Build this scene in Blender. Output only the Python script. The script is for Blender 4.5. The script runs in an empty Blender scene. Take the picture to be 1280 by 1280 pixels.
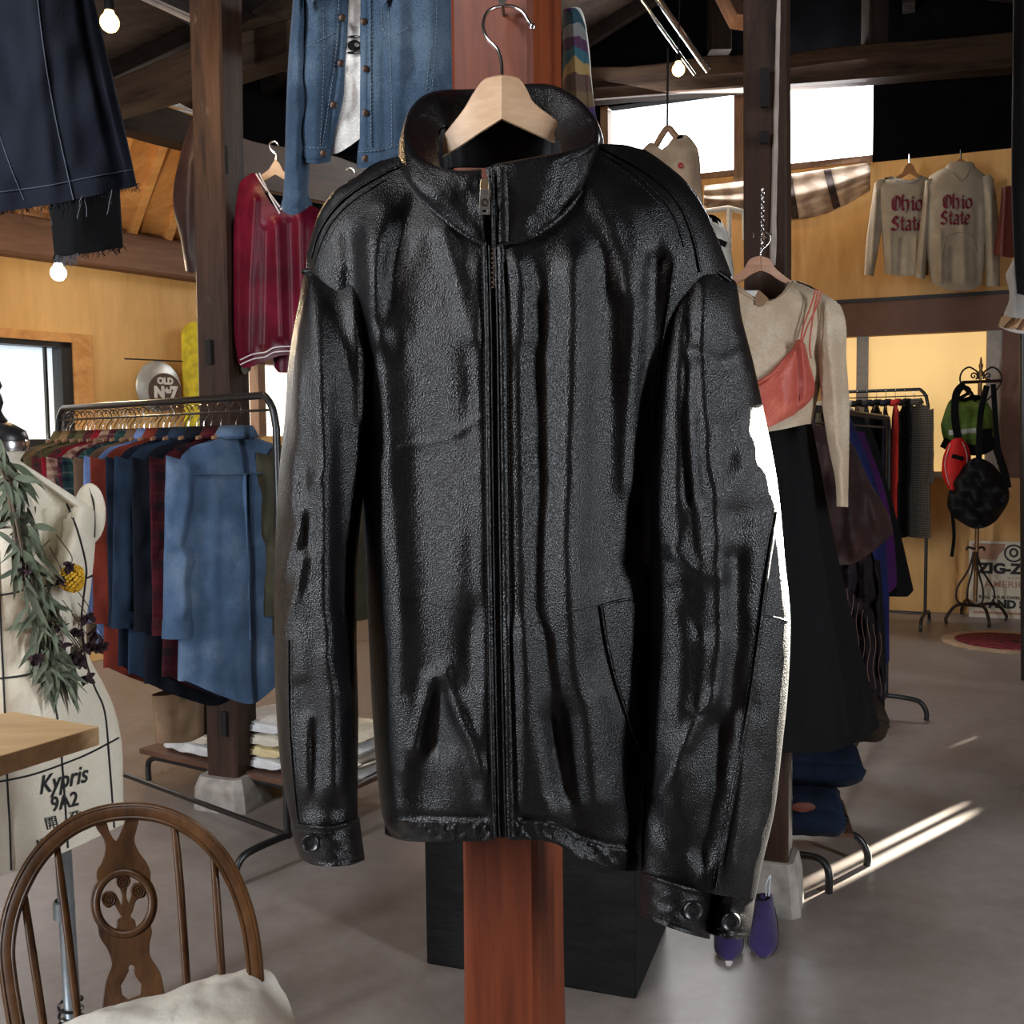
import bpy, math, random
import numpy as np
from mathutils import Vector, Matrix, noise
random.seed(7); np.random.seed(7)
SC = bpy.context.scene
COL = SC.collection
PI = math.pi
# ------------------------------------------------------------------ camera
FPX = 1280.0
CAM = np.array([0.0, 0.0, 1.45])
PITCH = math.radians(3.8); ROLL = math.radians(-0.7)
RM = Matrix.Rotation(PI/2-PITCH, 3, 'X') @ Matrix.Rotation(ROLL, 3, 'Z')
RN = np.array(RM)
cam_data = bpy.data.cameras.new('camera'); cam = bpy.data.objects.new('camera', cam_data)
COL.objects.link(cam); cam.location = CAM.tolist(); cam.rotation_euler = RM.to_euler()
cam_data.sensor_width = 36; cam_data.sensor_fit = 'HORIZONTAL'; cam_data.lens = 36*FPX/1280
cam_data.clip_start = 0.02; cam_data.clip_end = 200
SC.camera = cam

def ray(px, py):
    px = np.asarray(px, float); py = np.asarray(py, float)
    c = np.stack([(px-640)/FPX, -(py-640)/FPX, -np.ones_like(px+py)], -1)
    return c @ RN.T
def PN(px, py, Y):                       # point seen at pixel, at depth Y (array)
    px, py, Y = np.broadcast_arrays(np.asarray(px, float), np.asarray(py, float), np.asarray(Y, float))
    r = ray(px, py)
    return CAM + r*(Y/r[..., 1])[..., None]
def P(px, py, Y): return Vector(PN(px, py, Y).tolist())
def FL(px, py, z=0.0):                    # point on horizontal plane z
    r = ray(px, py); return Vector((CAM + r*((z-CAM[2])/r[2])).tolist())
def PLN(px, py, p0, nrm):                 # point on an arbitrary plane
    r = Vector(ray(px, py).tolist()); c = Vector(CAM.tolist())
    return c + r*((p0-c).dot(nrm)/r.dot(nrm))

# ------------------------------------------------------------------ materials
MATS = {}
def nodes(name):
    m = bpy.data.materials.new(name); m.use_nodes = True
    nt = m.node_tree; nt.nodes.clear()
    o = nt.nodes.new('ShaderNodeOutputMaterial'); b = nt.nodes.new('ShaderNodeBsdfPrincipled')
    nt.links.new(b.outputs[0], o.inputs[0]); MATS[name] = m
    return m, nt, b, o
def N(nt, t, **kw):
    n = nt.nodes.new(t)
    for k, v in kw.items():
        if k in n.inputs: n.inputs[k].default_value = v
        else: setattr(n, k, v)
    return n
def ramp(nt, fac, stops):
    r = nt.nodes.new('ShaderNodeValToRGB'); el = r.color_ramp.elements
    while len(el) > 1: el.remove(el[-1])
    el[0].position = stops[0][0]; el[0].color = (*stops[0][1], 1)
    for p, c in stops[1:]:
        e = el.new(p); e.color = (*c, 1)
    nt.links.new(fac, r.inputs[0]); return r
def coords(nt, scale=(1, 1, 1), kind='Object', rot=(0, 0, 0)):
    t = nt.nodes.new('ShaderNodeTexCoord'); mp = nt.nodes.new('ShaderNodeMapping')
    mp.inputs['Scale'].default_value = scale; mp.inputs['Rotation'].default_value = rot
    nt.links.new(t.outputs[kind], mp.inputs[0]); return mp.outputs[0]
def bump(nt, b, h, strength, dist=0.002, prev=None):
    bp = N(nt, 'ShaderNodeBump', Strength=strength, Distance=dist)
    nt.links.new(h, bp.inputs['Height'])
    if prev is not None: nt.links.new(prev, bp.inputs['Normal'])
    nt.links.new(bp.outputs[0], b.inputs['Normal']); return bp.outputs[0]
def cmul(c, k): return tuple(min(1, x*k) for x in c)
def plain(name, c, rough=0.5, metal=0.0, spec=0.5, var=0.12, vs=25.0, bs=0.15):
    if name in MATS: return MATS[name]
    m, nt, b, o = nodes(name)
    n = N(nt, 'ShaderNodeTexNoise', Scale=vs, Detail=4.0); nt.links.new(coords(nt), n.inputs['Vector'])
    r = ramp(nt, n.outputs['Fac'], [(0.3, cmul(c, 1-var)), (0.7, cmul(c, 1+var))])
    nt.links.new(r.outputs[0], b.inputs['Base Color'])
    b.inputs['Roughness'].default_value = rough; b.inputs['Metallic'].default_value = metal
    b.inputs['Specular IOR Level'].default_value = spec
    if bs: bump(nt, b, n.outputs['Fac'], bs, 0.001)
    return m
def fabric(name, c, c2=None, rough=0.9, fade=0.25, weave=900, bs=0.35, sheen=0.0, big=6.0):
    if name in MATS: return MATS[name]
    m, nt, b, o = nodes(name)
    v = coords(nt)
    n1 = N(nt, 'ShaderNodeTexNoise', Scale=big, Detail=5.0, Roughness=0.6); nt.links.new(v, n1.inputs['Vector'])
    n2 = N(nt, 'ShaderNodeTexNoise', Scale=float(weave)*0.35, Detail=2.0); nt.links.new(v, n2.inputs['Vector'])
    c2 = c2 or cmul(c, 1+fade*2)
    mx = N(nt, 'ShaderNodeMath', operation='MULTIPLY_ADD'); mx.inputs[1].default_value = 0.45
    nt.links.new(n2.outputs['Fac'], mx.inputs[0]); nt.links.new(n1.outputs['Fac'], mx.inputs[2])
    r = ramp(nt, mx.outputs[0], [(0.5, cmul(c, 1-fade)), (0.72, c), (0.95, c2)])
    nt.links.new(r.outputs[0], b.inputs['Base Color'])
    b.inputs['Roughness'].default_value = rough; b.inputs['Specular IOR Level'].default_value = 0.2
    b.inputs['Sheen Weight'].default_value = sheen
    p = bump(nt, b, n1.outputs['Fac'], 0.35, 0.02)
    bump(nt, b, n2.outputs['Fac'], bs, 0.0006, p)
    return m
def plaid(name, ground, bars, size=0.09):
    """ground colour crossed by bars [(pos, width, colour), ...] in both directions"""
    if name in MATS: return MATS[name]
    m, nt, b, o = nodes(name)
    t = nt.nodes.new('ShaderNodeTexCoord'); s = nt.nodes.new('ShaderNodeSeparateXYZ')
    nt.links.new(t.outputs['Object'], s.inputs[0])
    ad = N(nt, 'ShaderNodeMath', operation='ADD'); nt.links.new(s.outputs[0], ad.inputs[0]); nt.links.new(s.outputs[1], ad.inputs[1])
    col = None
    for axis in (ad.outputs[0], s.outputs[2]):
        f = N(nt, 'ShaderNodeMath', operation='MULTIPLY'); f.inputs[1].default_value = 1/size; nt.links.new(axis, f.inputs[0])
        g = N(nt, 'ShaderNodeMath', operation='FRACT'); nt.links.new(f.outputs[0], g.inputs[0])
        st = [(0.0, ground)]
        for p, w, c in bars: st += [(p, c), (min(.99, p+w), ground)]
        r = ramp(nt, g.outputs[0], st); r.color_ramp.interpolation = 'CONSTANT'
        if col is None: col = r
        else:
            mx = N(nt, 'ShaderNodeMix', data_type='RGBA'); mx.inputs['Factor'].default_value = 0.5
            nt.links.new(col.outputs[0], mx.inputs['A']); nt.links.new(r.outputs[0], mx.inputs['B'])
            nt.links.new(mx.outputs['Result'], b.inputs['Base Color'])
    b.inputs['Roughness'].default_value = 0.9; b.inputs['Specular IOR Level'].default_value = 0.2
    return m
def wood(name, dark, light, axis='Z', scale=14.0, stretch=12.0, rough=0.45, bs=0.25, spec=0.35, worn=None, kind='Object'):
    if name in MATS: return MATS[name]
    m, nt, b, o = nodes(name)
    sc = {'X': (1/stretch, 1, 1), 'Y': (1, 1/stretch, 1), 'Z': (1, 1, 1/stretch)}[axis]
    v = coords(nt, sc, kind)
    n = N(nt, 'ShaderNodeTexNoise', Scale=scale, Detail=8.0, Roughness=0.62, Distortion=0.6); nt.links.new(v, n.inputs['Vector'])
    n2 = N(nt, 'ShaderNodeTexNoise', Scale=scale*7, Detail=3.0, Roughness=0.6); nt.links.new(v, n2.inputs['Vector'])
    mid = tuple((a+c)/2 for a, c in zip(dark, light))
    mx = N(nt, 'ShaderNodeMath', operation='MULTIPLY_ADD'); mx.inputs[1].default_value = 0.4
    nt.links.new(n2.outputs['Fac'], mx.inputs[0]); nt.links.new(n.outputs['Fac'], mx.inputs[2])
    r = ramp(nt, mx.outputs[0], [(0.5, dark), (0.68, mid), (0.9, light)])
    out = r.outputs[0]
    if worn:
        w = N(nt, 'ShaderNodeTexNoise', Scale=5.0, Detail=9.0, Roughness=0.75); nt.links.new(coords(nt, (1, 1, .35), kind), w.inputs['Vector'])
        wr = ramp(nt, w.outputs['Fac'], [(0.60, (0, 0, 0)), (0.66, (1, 1, 1))])
        mm = N(nt, 'ShaderNodeMix', data_type='RGBA'); nt.links.new(wr.outputs[0], mm.inputs['Factor'])
        nt.links.new(out, mm.inputs['A']); mm.inputs['B'].default_value = (*worn, 1); out = mm.outputs['Result']
    nt.links.new(out, b.inputs['Base Color'])
    b.inputs['Roughness'].default_value = rough; b.inputs['Specular IOR Level'].default_value = spec
    bump(nt, b, mx.outputs[0], bs, 0.003)
    return m
def glow(name, c, s):
    if name in MATS: return MATS[name]
    m, nt, b, o = nodes(name)
    n = N(nt, 'ShaderNodeTexNoise', Scale=2.0, Detail=2.0); nt.links.new(coords(nt), n.inputs['Vector'])
    r = ramp(nt, n.outputs['Fac'], [(0.3, cmul(c, .93)), (0.7, c)])
    nt.links.new(r.outputs[0], b.inputs['Emission Color']); b.inputs['Base Color'].default_value = (*c, 1)
    b.inputs['Emission Strength'].default_value = s
    return m

# ------------------------------------------------------------------ meshes
class MB:
    def __init__(s): s.v = []; s.f = []
    def add(s, v, f):
        o = len(s.v); s.v += [tuple(float(c) for c in p) for p in v]; s.f += [tuple(i+o for i in q) for q in f]; return s
    def xform(s, M):
        s.v = [tuple(M @ Vector(p)) for p in s.v]; return s
    def grid(s, G, cu=False, cv=False):
        """G[i][j] array of points, cu closes i, cv closes j"""
        G = np.asarray(G, float); n, m = G.shape[:2]; o = len(s.v)
        s.v += [tuple(p) for p in G.reshape(-1, 3).tolist()]
        for i in range(n if cu else n-1):
            for j in range(m if cv else m-1):
                a, b = i, (i+1) % n; c, d = j, (j+1) % m
                s.f.append((o+a*m+c, o+a*m+d, o+b*m+d, o+b*m+c))
        return s
    def box(s, c, h, M=None):
        x, y, z = h; v = [Vector((sx*x, sy*y, sz*z)) for sx in (-1, 1) for sy in (-1, 1) for sz in (-1, 1)]
        if M is not None: v = [M @ p for p in v]
        v = [p+Vector(c) for p in v]
        return s.add(v, [(0, 1, 3, 2), (4, 6, 7, 5), (0, 4, 5, 1), (2, 3, 7, 6), (0, 2, 6, 4), (1, 5, 7, 3)])
    def beam(s, a, b, w, h, up=(0, 0, 1), seg=1, wob=0.0, ch=.06):
        a, b = Vector(a), Vector(b); t = (b-a).normalized(); up = Vector(up)
        sx = t.cross(up).normalized(); u = sx.cross(t).normalized(); G = []
        for i in range(seg+1):
            p = a.lerp(b, i/seg); k = wob*noise.noise(p*1.7+Vector((3, 1, 2))) if wob else 0
            kw, kh = w/2*(1+k), h/2*(1+k*1.3); e = ch*min(w, h); off = u*k*h*.5
            ring = [(-kw, -kh+e), (-kw+e, -kh), (kw-e, -kh), (kw, -kh+e), (kw, kh-e), (kw-e, kh), (-kw+e, kh), (-kw, kh-e)]
            G.append([p+off+sx*x+u*y for x, y in ring])
        o = len(s.v); s.grid(G, cv=True); n = len(s.v)
        s.f.append(tuple(range(o, o+8))); s.f.append(tuple(range(n-1, n-9, -1))); return s
    def tube(s, pts, r, n=8, closed=False, cap=True, flat=None):
        pts = [Vector(p) for p in pts]; m = len(pts); rs = r if hasattr(r, '__len__') else [r]*m
        T = []
        for i in range(m):
            a = pts[(i-1) % m] if closed or i > 0 else pts[i]; b = pts[(i+1) % m] if closed or i < m-1 else pts[i]
            T.append((b-a).normalized() if (b-a).length > 1e-9 else Vector((0, 0, 1)))
        x = T[0].orthogonal().normalized(); G = []
        for i in range(m):
            x = (x - T[i]*x.dot(T[i])); x = x.normalized() if x.length > 1e-6 else T[i].orthogonal().normalized()
            y = T[i].cross(x)
            G.append([pts[i]+(x*math.cos(2*PI*k/n)+y*math.sin(2*PI*k/n))*rs[i] for k in range(n)])
        o = len(s.v); s.grid(G, cu=closed, cv=True)
        if cap and not closed:
            e = len(s.v); s.f.append(tuple(range(o, o+n))); s.f.append(tuple(range(e-1, e-n-1, -1)))
        return s
    def lathe(s, prof, c=(0, 0, 0), n=24, M=None, sx=1, sy=1):
        G = [[Vector((r*math.cos(2*PI*k/n)*sx, r*math.sin(2*PI*k/n)*sy, z)) for k in range(n)] for r, z in prof]
        if M is not None: G = [[M @ p for p in q] for q in G]
        return s.grid([[p+Vector(c) for p in q] for q in G], cv=True)
    def build(s, name, m=None, parent=None, smooth=True, angle=50, solid=0, sub=0, bevel=0):
        me = bpy.data.meshes.new(name); me.from_pydata(s.v, [], s.f); me.update()
        o = bpy.data.objects.new(name, me); COL.objects.link(o)
        if m is not None: me.materials.append(m)
        if smooth:
            me.polygons.foreach_set('use_smooth', [True]*len(me.polygons))
            try: me.set_sharp_from_angle(angle=math.radians(angle))
            except Exception: pass
        if parent is not None: o.parent = parent
        if bevel:
            md = o.modifiers.new('bevel', 'BEVEL'); md.width = bevel; md.segments = 2; md.limit_method = 'ANGLE'
        if solid:
            md = o.modifiers.new('solid', 'SOLIDIFY'); md.thickness = solid; md.offset = -1
        if sub:
            md = o.modifiers.new('sub', 'SUBSURF'); md.levels = sub; md.render_levels = sub
        return o
def tag(o, label=None, cat=None, group=None, kind=None):
    if label: o['label'] = label
    if cat: o['category'] = cat
    if group: o['group'] = group
    if kind: o['kind'] = kind
    return o
def empty(name, loc=(0, 0, 0), rz=0, label=None, cat=None, group=None):
    o = bpy.data.objects.new(name, None); COL.objects.link(o); o.location = loc; o.rotation_euler = (0, 0, rz)
    o.empty_display_size = 0.05
    # children are built in world coordinates: cancel the offset through the parent inverse
    return tag(o, label, cat, group)
def adopt(root, o):
    """parent a part built in world coordinates"""
    M = Matrix.LocRotScale(root.location, root.rotation_euler, None)
    o.parent = root; o.matrix_parent_inverse = M.inverted(); return o
def subpart(part, o):
    o.parent = part; o.matrix_parent_inverse = Matrix.Identity(4); return o
def S(name, mb, m, **k):
    o = mb.build(name, m, **k); o['kind'] = 'structure'; return o
def copy_tree(o, parent=None):
    c = o.copy(); COL.objects.link(c)
    if parent is not None: c.parent = parent
    for ch in list(o.children): copy_tree(ch, c)
    return c

def smooth_fn(pts):
    pts = sorted(pts); x = np.array([p[0] for p in pts], float); y = np.array([p[1] for p in pts], float)
    if len(x) == 1: return lambda t: np.full_like(np.asarray(t, float), y[0])
    h = np.diff(x); d = np.diff(y)/h; m = np.zeros_like(x); m[0], m[-1] = d[0], d[-1]
    for i in range(1, len(x)-1): m[i] = 0 if d[i-1]*d[i] <= 0 else (d[i-1]*h[i]+d[i]*h[i-1])/(h[i]+h[i-1])
    def f(t):
        t = np.clip(np.asarray(t, float), x[0], x[-1]); i = np.clip(np.searchsorted(x, t, 'right')-1, 0, len(x)-2)
        hh = h[i]; s = (t-x[i])/hh
        return ((1+2*s)*(1-s)**2)*y[i] + s*(1-s)**2*hh*m[i] + s*s*(3-2*s)*y[i+1] + s*s*(s-1)*hh*m[i+1]
    return f
def spline(pts, n=40, closed=False):
    """Catmull-Rom through points of any dimension"""
    A = np.array([tuple(p) for p in pts], float); m = len(A); out = []
    segs = m if closed else m-1; k = max(2, int(n/segs))
    for i in range(segs):
        if closed: p0, p1, p2, p3 = A[(i-1) % m], A[i], A[(i+1) % m], A[(i+2) % m]
        else: p0, p1, p2, p3 = A[max(i-1, 0)], A[i], A[i+1], A[min(i+2, m-1)]
        for j in range(k):
            t = j/k
            out.append(.5*((2*p1)+(-p0+p2)*t+(2*p0-5*p1+4*p2-p3)*t*t+(-p0+3*p1-3*p2+p3)*t**3))
    if not closed: out.append(A[-1])
    return np.array(out)
def dist_poly(x, y, pts):
    best = np.full(np.shape(x), 1e9)
    for (ax, ay), (bx, by) in zip(pts[:-1], pts[1:]):
        dx, dy = bx-ax, by-ay; L = dx*dx+dy*dy+1e-12
        t = np.clip(((x-ax)*dx+(y-ay)*dy)/L, 0, 1)
        best = np.minimum(best, np.hypot(x-ax-t*dx, y-ay-t*dy))
    return best
def vnoise(x, y, seed=0.0):
    """cheap smooth value noise for arrays"""
    x = np.asarray(x, float); y = np.asarray(y, float)
    xi = np.floor(x); yi = np.floor(y); u = x-xi; v = y-yi; u = u*u*(3-2*u); v = v*v*(3-2*v)
    def h(a, b): return np.modf(np.sin(a*127.1+b*311.7+seed*74.7)*43758.5453)[0]
    return (h(xi, yi)*(1-u)+h(xi+1, yi)*u)*(1-v)+(h(xi, yi+1)*(1-u)+h(xi+1, yi+1)*u)*v

class Shell:
    """a hanging cloth tube, laid out in a 2-D frame (x across, y down) with depth d towards the viewer"""
    def __init__(s, L, R, top, bot, D, Db=None, dc=0.0, folds=(), shoulder=None, sfall=80.0, expo=2.2,
                 wr=(), backtop=None, rip=None):
        f = lambda q: q if callable(q) else smooth_fn(q if hasattr(q, '__len__') else [(0, q)])
        s.L, s.R, s.top, s.bot, s.D = f(L), f(R), f(top), f(bot), f(D)
        s.Db = f(Db) if Db is not None else s.D
        s.dc = f(dc); s.folds = folds; s.sh = f(shoulder) if shoulder is not None else None
        s.sfall = sfall; s.expo = expo; s.wr = wr; s.bt = f(backtop) if backtop is not None else s.top; s.rip = rip
    def _a(s, x, y):
        L, R = s.L(y), s.R(y); return np.clip((x-(L+R)/2)/np.maximum((R-L)/2, 1e-6), -1, 1)
    def _prof(s, x, y):
        a = s._a(x, y); p = (1-np.abs(a)**s.expo); p = np.maximum(p, 0)**(1/s.expo)
        if s.sh is not None:
            t = np.clip((y-s.sh(x))/s.sfall, 0, 1); p = p*np.sqrt(np.maximum(1-(1-t)**2, 0))
        return p
    def disp(s, x, y):
        d = np.zeros(np.shape(x+y*1.0))
        for f in s.folds:
            d = d + f[2]*np.exp(-(dist_poly(x, y, f[0])/f[1])**2)
        for amp, sx, sy, seed in s.wr: d = d + amp*(vnoise(x/sx, y/sy, seed)-.5)*2
        if s.rip is not None: d = d + s.rip(x, y)
        return d
    def front(s, x, y, raise_=0.0):
        x = np.asarray(x, float); y = np.asarray(y, float); p = s._prof(x, y)
        return s.dc(y) + s.D(y)*p + s.disp(x, y)*np.clip(p*2.0, 0, 1) + raise_
    def back(s, x, y): return s.dc(y) - s.Db(y)*s._prof(x, y) + s.disp(x, y)*0.4*np.clip(s._prof(x, y)*2, 0, 1)
    def mesh(s, fn, nx=60, ny=80, nb=24, mb=None):
        mb = mb or MB(); th = np.linspace(0, PI, nx+1); a1 = -np.cos(th)
        a2 = np.cos(np.linspace(0, PI, nb+1))[1:-1]
        a = np.concatenate([a1, a2]); fr = np.concatenate([np.ones(nx+1), np.zeros(nb-1)]).astype(bool)
        A, T = np.meshgrid(a, np.linspace(0, 1, ny+1)); FR = np.broadcast_to(fr, A.shape)
        x = np.zeros_like(A); y = np.full_like(A, 0.0)
        # iterate x <-> y
        ymin = float(np.min(s.top(np.linspace(-2000, 3000, 400)))); ymax = float(np.max(s.bot(np.linspace(-2000, 3000, 400))))
        y = ymin+(ymax-ymin)*T
        for _ in range(24):
            x = (s.L(y)+s.R(y))/2 + A*(s.R(y)-s.L(y))/2
            yt = np.where(FR, s.top(x), s.bt(x)); y = .5*y+.5*(yt+(s.bot(x)-yt)*T)
        x = (s.L(y)+s.R(y))/2 + A*(s.R(y)-s.L(y))/2
        d = np.where(FR, s.front(x, y), s.back(x, y))
        return mb.grid(fn(x, y, d), cv=True)
def pixmap(Yc):
    return lambda x, y, d: PN(x, y, Yc-d)
def locmap(x, y, d):
    x, y, d = np.broadcast_arrays(np.asarray(x, float), np.asarray(y, float), np.asarray(d, float))
    return np.stack([x, -d, -y], -1)
def ribbon(mb, sh, fn, pts, w, h, n=60, off=0.0, prof=5, sink=0.0015, smooth=True):
    """raised strip draped on the front of a shell"""
    q = spline(pts, n) if smooth else np.array(pts, float)
    t = np.gradient(q, axis=0); t /= np.maximum(np.linalg.norm(t, axis=1), 1e-9)[:, None]
    nr = np.stack([-t[:, 1], t[:, 0]], 1); G = []
    ws = w if hasattr(w, '__len__') else [w, w]; wv = np.interp(np.linspace(0, 1, len(q)), np.linspace(0, 1, len(ws)), ws)
    us = np.linspace(-1, 1, prof)
    for u in us:
        p = q + nr*(u*wv/2+off)[:, None]; hh = h*(1-abs(u)**4) - (sink if abs(u) == 1 else 0)
        G.append(fn(p[:, 0], p[:, 1], sh.front(p[:, 0], p[:, 1])+hh))
    return mb.grid(np.array(G))
def stitch(mb, sh, fn, pts, dash=5.0, gap=3.0, w=1.3, h=0.0008, n=200):
    q = spline(pts, n); seg = np.linalg.norm(np.diff(q, axis=0), axis=1); L = np.concatenate([[0], np.cumsum(seg)])
    s0 = 0
    while s0+dash < L[-1]:
        a = [np.interp(s0+k*dash/3, L, q[:, i]) for k in range(4) for i in (0, 1)]
        ribbon(mb, sh, fn, [(a[0], a[1]), (a[2], a[3]), (a[4], a[5]), (a[6], a[7])], [w*.5, w, w, w*.5], h, prof=3, smooth=False, sink=.0004)
        s0 += dash+gap
    return mb
def curve_mesh(outlines, depth=0.0, bev=0.0, res=2):
    """filled 2-D outlines (with holes) -> verts, faces"""
    cu = bpy.data.curves.new('tmp', 'CURVE'); cu.dimensions = '2D'; cu.fill_mode = 'BOTH'; cu.extrude = depth/2; cu.bevel_depth = bev; cu.bevel_resolution = res
    for o in outlines:
        sp = cu.splines.new('POLY'); sp.points.add(len(o)-1); sp.use_cyclic_u = True
        for i, p in enumerate(o): sp.points[i].co = (p[0], p[1], 0, 1)
    ob = bpy.data.objects.new('tmp', cu); COL.objects.link(ob)
    dg = bpy.context.evaluated_depsgraph_get(); me = bpy.data.meshes.new_from_object(ob.evaluated_get(dg))
    v = [tuple(x.co) for x in me.vertices]; f = [tuple(p.vertices) for p in me.polygons]
    bpy.data.objects.remove(ob); bpy.data.curves.remove(cu); bpy.data.meshes.remove(me); return v, f
def text_mesh(txt, size=1.0, depth=0.0, bold=0.0, shear=0.0, sx=1.0, align='CENTER'):
    cu = bpy.data.curves.new('tmp', 'FONT'); cu.body = txt; cu.size = size; cu.extrude = depth/2; cu.offset = bold; cu.shear = shear
    cu.align_x = align; cu.align_y = 'CENTER'; cu.resolution_u = 4
    ob = bpy.data.objects.new('tmp', cu); COL.objects.link(ob)
    dg = bpy.context.evaluated_depsgraph_get(); me = bpy.data.meshes.new_from_object(ob.evaluated_get(dg))
    v = [(x.co.x*sx, x.co.y, x.co.z) for x in me.vertices]; f = [tuple(p.vertices) for p in me.polygons]
    bpy.data.objects.remove(ob); bpy.data.curves.remove(cu); bpy.data.meshes.remove(me); return v, f
# ================================================================== THE ROOM
m_ply = wood('plywood', (.56, .29, .085), (.74, .43, .15), 'Z', 3.0, 5.0, rough=.5, bs=.05)
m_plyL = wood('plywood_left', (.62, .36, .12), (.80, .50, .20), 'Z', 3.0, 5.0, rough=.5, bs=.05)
m_old = wood('old_timber', (.010, .0055, .004), (.055, .028, .018), 'Z', 9.0, 9.0, rough=.6, bs=.5, spec=.2, worn=(.085, .062, .048))
m_log = wood('log_timber', (.008, .005, .004), (.050, .030, .019), 'X', 7.0, 9.0, rough=.8, bs=.5, spec=.1)
m_mid = wood('weathered_beam', (.085, .043, .027), (.21, .115, .07), 'X', 6.0, 9.0, rough=.7, bs=.4)
m_plank = wood('brown_plank', (.05, .024, .016), (.11, .056, .036), 'X', 6.0, 9.0, rough=.6, bs=.3)
m_pine = wood('pine_board', (.50, .22, .06), (.78, .42, .15), 'X', 5.0, 8.0, rough=.6, bs=.2)
m_blackwall = plain('black_wall', (.0022, .0022, .003), .9, var=.4, vs=5, spec=.05)
m_roof = wood('roof_board', (.012, .009, .008), (.065, .046, .036), 'X', 5.0, 6.0, rough=.7, bs=.4, spec=.1)
m_rafter = wood('rafter', (.005, .0035, .003), (.022, .015, .012), 'X', 8.0, 9.0, rough=.6, spec=.15)
m_stone = plain('concrete_footing', (.30, .27, .24), .9, var=.3, vs=18, bs=.8)
m_black = plain('black_metal', (.012, .012, .013), .35, spec=.5, var=.2, bs=.05)
m_chrome = plain('chrome', (.75, .75, .76), .18, 1.0, var=.03, bs=0)
m_frame = plain('window_frame', (.018, .016, .015), .5, var=.2)
m_mull = wood('mullion', (.12, .06, .035), (.26, .15, .09), 'Z', 8, 8)
m_brownwall = plain('brown_panel', (.16, .078, .05), .7, var=.1, vs=6)
def floor_mat():
    m, nt, b, o = nodes('concrete_floor')
    v = coords(nt)
    n = N(nt, 'ShaderNodeTexNoise', Scale=.9, Detail=9.0, Roughness=.6, Distortion=.5); nt.links.new(v, n.inputs['Vector'])
    n2 = N(nt, 'ShaderNodeTexNoise', Scale=14.0, Detail=10.0, Roughness=.75); nt.links.new(v, n2.inputs['Vector'])
    mx = N(nt, 'ShaderNodeMath', operation='MULTIPLY_ADD'); mx.inputs[1].default_value = .45
    nt.links.new(n2.outputs['Fac'], mx.inputs[0]); nt.links.new(n.outputs['Fac'], mx.inputs[2])
    r = ramp(nt, mx.outputs[0], [(.52, (.15, .122, .108)), (.7, (.215, .18, .162)), (.9, (.30, .262, .24))])
    nt.links.new(r.outputs[0], b.inputs['Base Color'])
    rr = ramp(nt, n.outputs['Fac'], [(.35, (.26,)*3), (.7, (.5,)*3)]); nt.links.new(rr.outputs[0], b.inputs['Roughness'])
    bump(nt, b, n2.outputs['Fac'], .06, .002); return m
m_floor = floor_mat()
f = MB(); f.box((-3, 4, -.06), (10.5, 9.5, .06)); S('floor', f, m_floor, smooth=False)

Z3 = Vector((0, 0, 1))
class Wall:
    def __init__(s, p0, e, n):
        s.p0, s.e, s.n = Vector(p0), Vector(e).normalized(), Vector(n).normalized()   # n points into the room
    def at(s, px, py):
        q = PLN(px, py, s.p0, s.n)-s.p0; return q.dot(s.e), q.z
    def pt(s, u, z, d=0): return s.p0+s.e*u+Z3*z+s.n*d
    def slab(s, mb, u0, u1, z0, z1, d0=-.12, d1=0.0):
        v = [s.pt(u, z, d) for u in (u0, u1) for z in (z0, z1) for d in (d0, d1)]
        return mb.add(v, [(0, 1, 3, 2), (4, 6, 7, 5), (0, 4, 5, 1), (2, 3, 7, 6), (0, 2, 6, 4), (1, 5, 7, 3)])
    def poly(s, mb, outline, depth=.02, d=0.0):   # outline in (u,z)
        v, fc = curve_mesh([outline], depth); return mb.add([s.pt(x, y, d+z) for x, y, z in v], fc)
WB = Wall((3.59, 8.5, 0), (.933, -.36, 0), (-.36, -.933, 0))
WL = Wall((-2.84, 7.0, 0), (.617, .787, 0), (.787, -.617, 0))
# where they meet
A = np.array([[WB.e.x, -WL.e.x], [WB.e.y, -WL.e.y]]); sol = np.linalg.solve(A, np.array([WL.p0.x-WB.p0.x, WL.p0.y-WB.p0.y]))
UBL, ULB = float(sol[0]), float(sol[1]); UBR = 1.4
# back wall openings (u, z)
def uz(w, l, t, r, b):
    (ul, _), (ur, _) = w.at(l, (t+b)/2), w.at(r, (t+b)/2); zt = w.at((l+r)/2, t)[1]; zb = w.at((l+r)/2, b)[1]; return ul, ur, zb, zt
hi = uz(WB, 757, 112, 1091, 212)
lo = uz(WB, 1035, 385, 1252, 597)
zply_t = WB.at(1180, 194)[1]; zply_b = WB.at(1150, 371)[1]
lo = (lo[0], lo[1], lo[2], zply_b-.12)
w = MB()
WB.slab(w, UBL, hi[0], 0, 6.3); WB.slab(w, hi[0], hi[1], hi[3], 6.3); WB.slab(w, hi[1], UBR, zply_t, 6.3)
S('wall_back', w, m_blackwall, smooth=False)
w = MB()
WB.slab(w, hi[0], hi[1], zply_b, hi[2], -.12, 0); WB.slab(w, hi[1], UBR, zply_b, zply_t, -.12, 0)
S('wall_back_upper', w, m_ply, smooth=False)
w = MB(); WB.slab(w, UBL, hi[0], 0, 0.01, -.1, 0); WB.slab(w, hi[0], UBR, 0, lo[2], -.12, 0.0)
WB.slab(w, hi[0], lo[0], lo[2], zply_b, -.12, 0)
S('wall_back_lower', w, m_ply, smooth=False)
w = MB(); WB.slab(w, lo[0]-.05, UBR, zply_b-.30, zply_b-.005, -.10, .015); WB.slab(w, lo[1], UBR, lo[2], zply_b, -.11, .01)
S('wall_back_header', w, m_brownwall, smooth=False)
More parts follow.
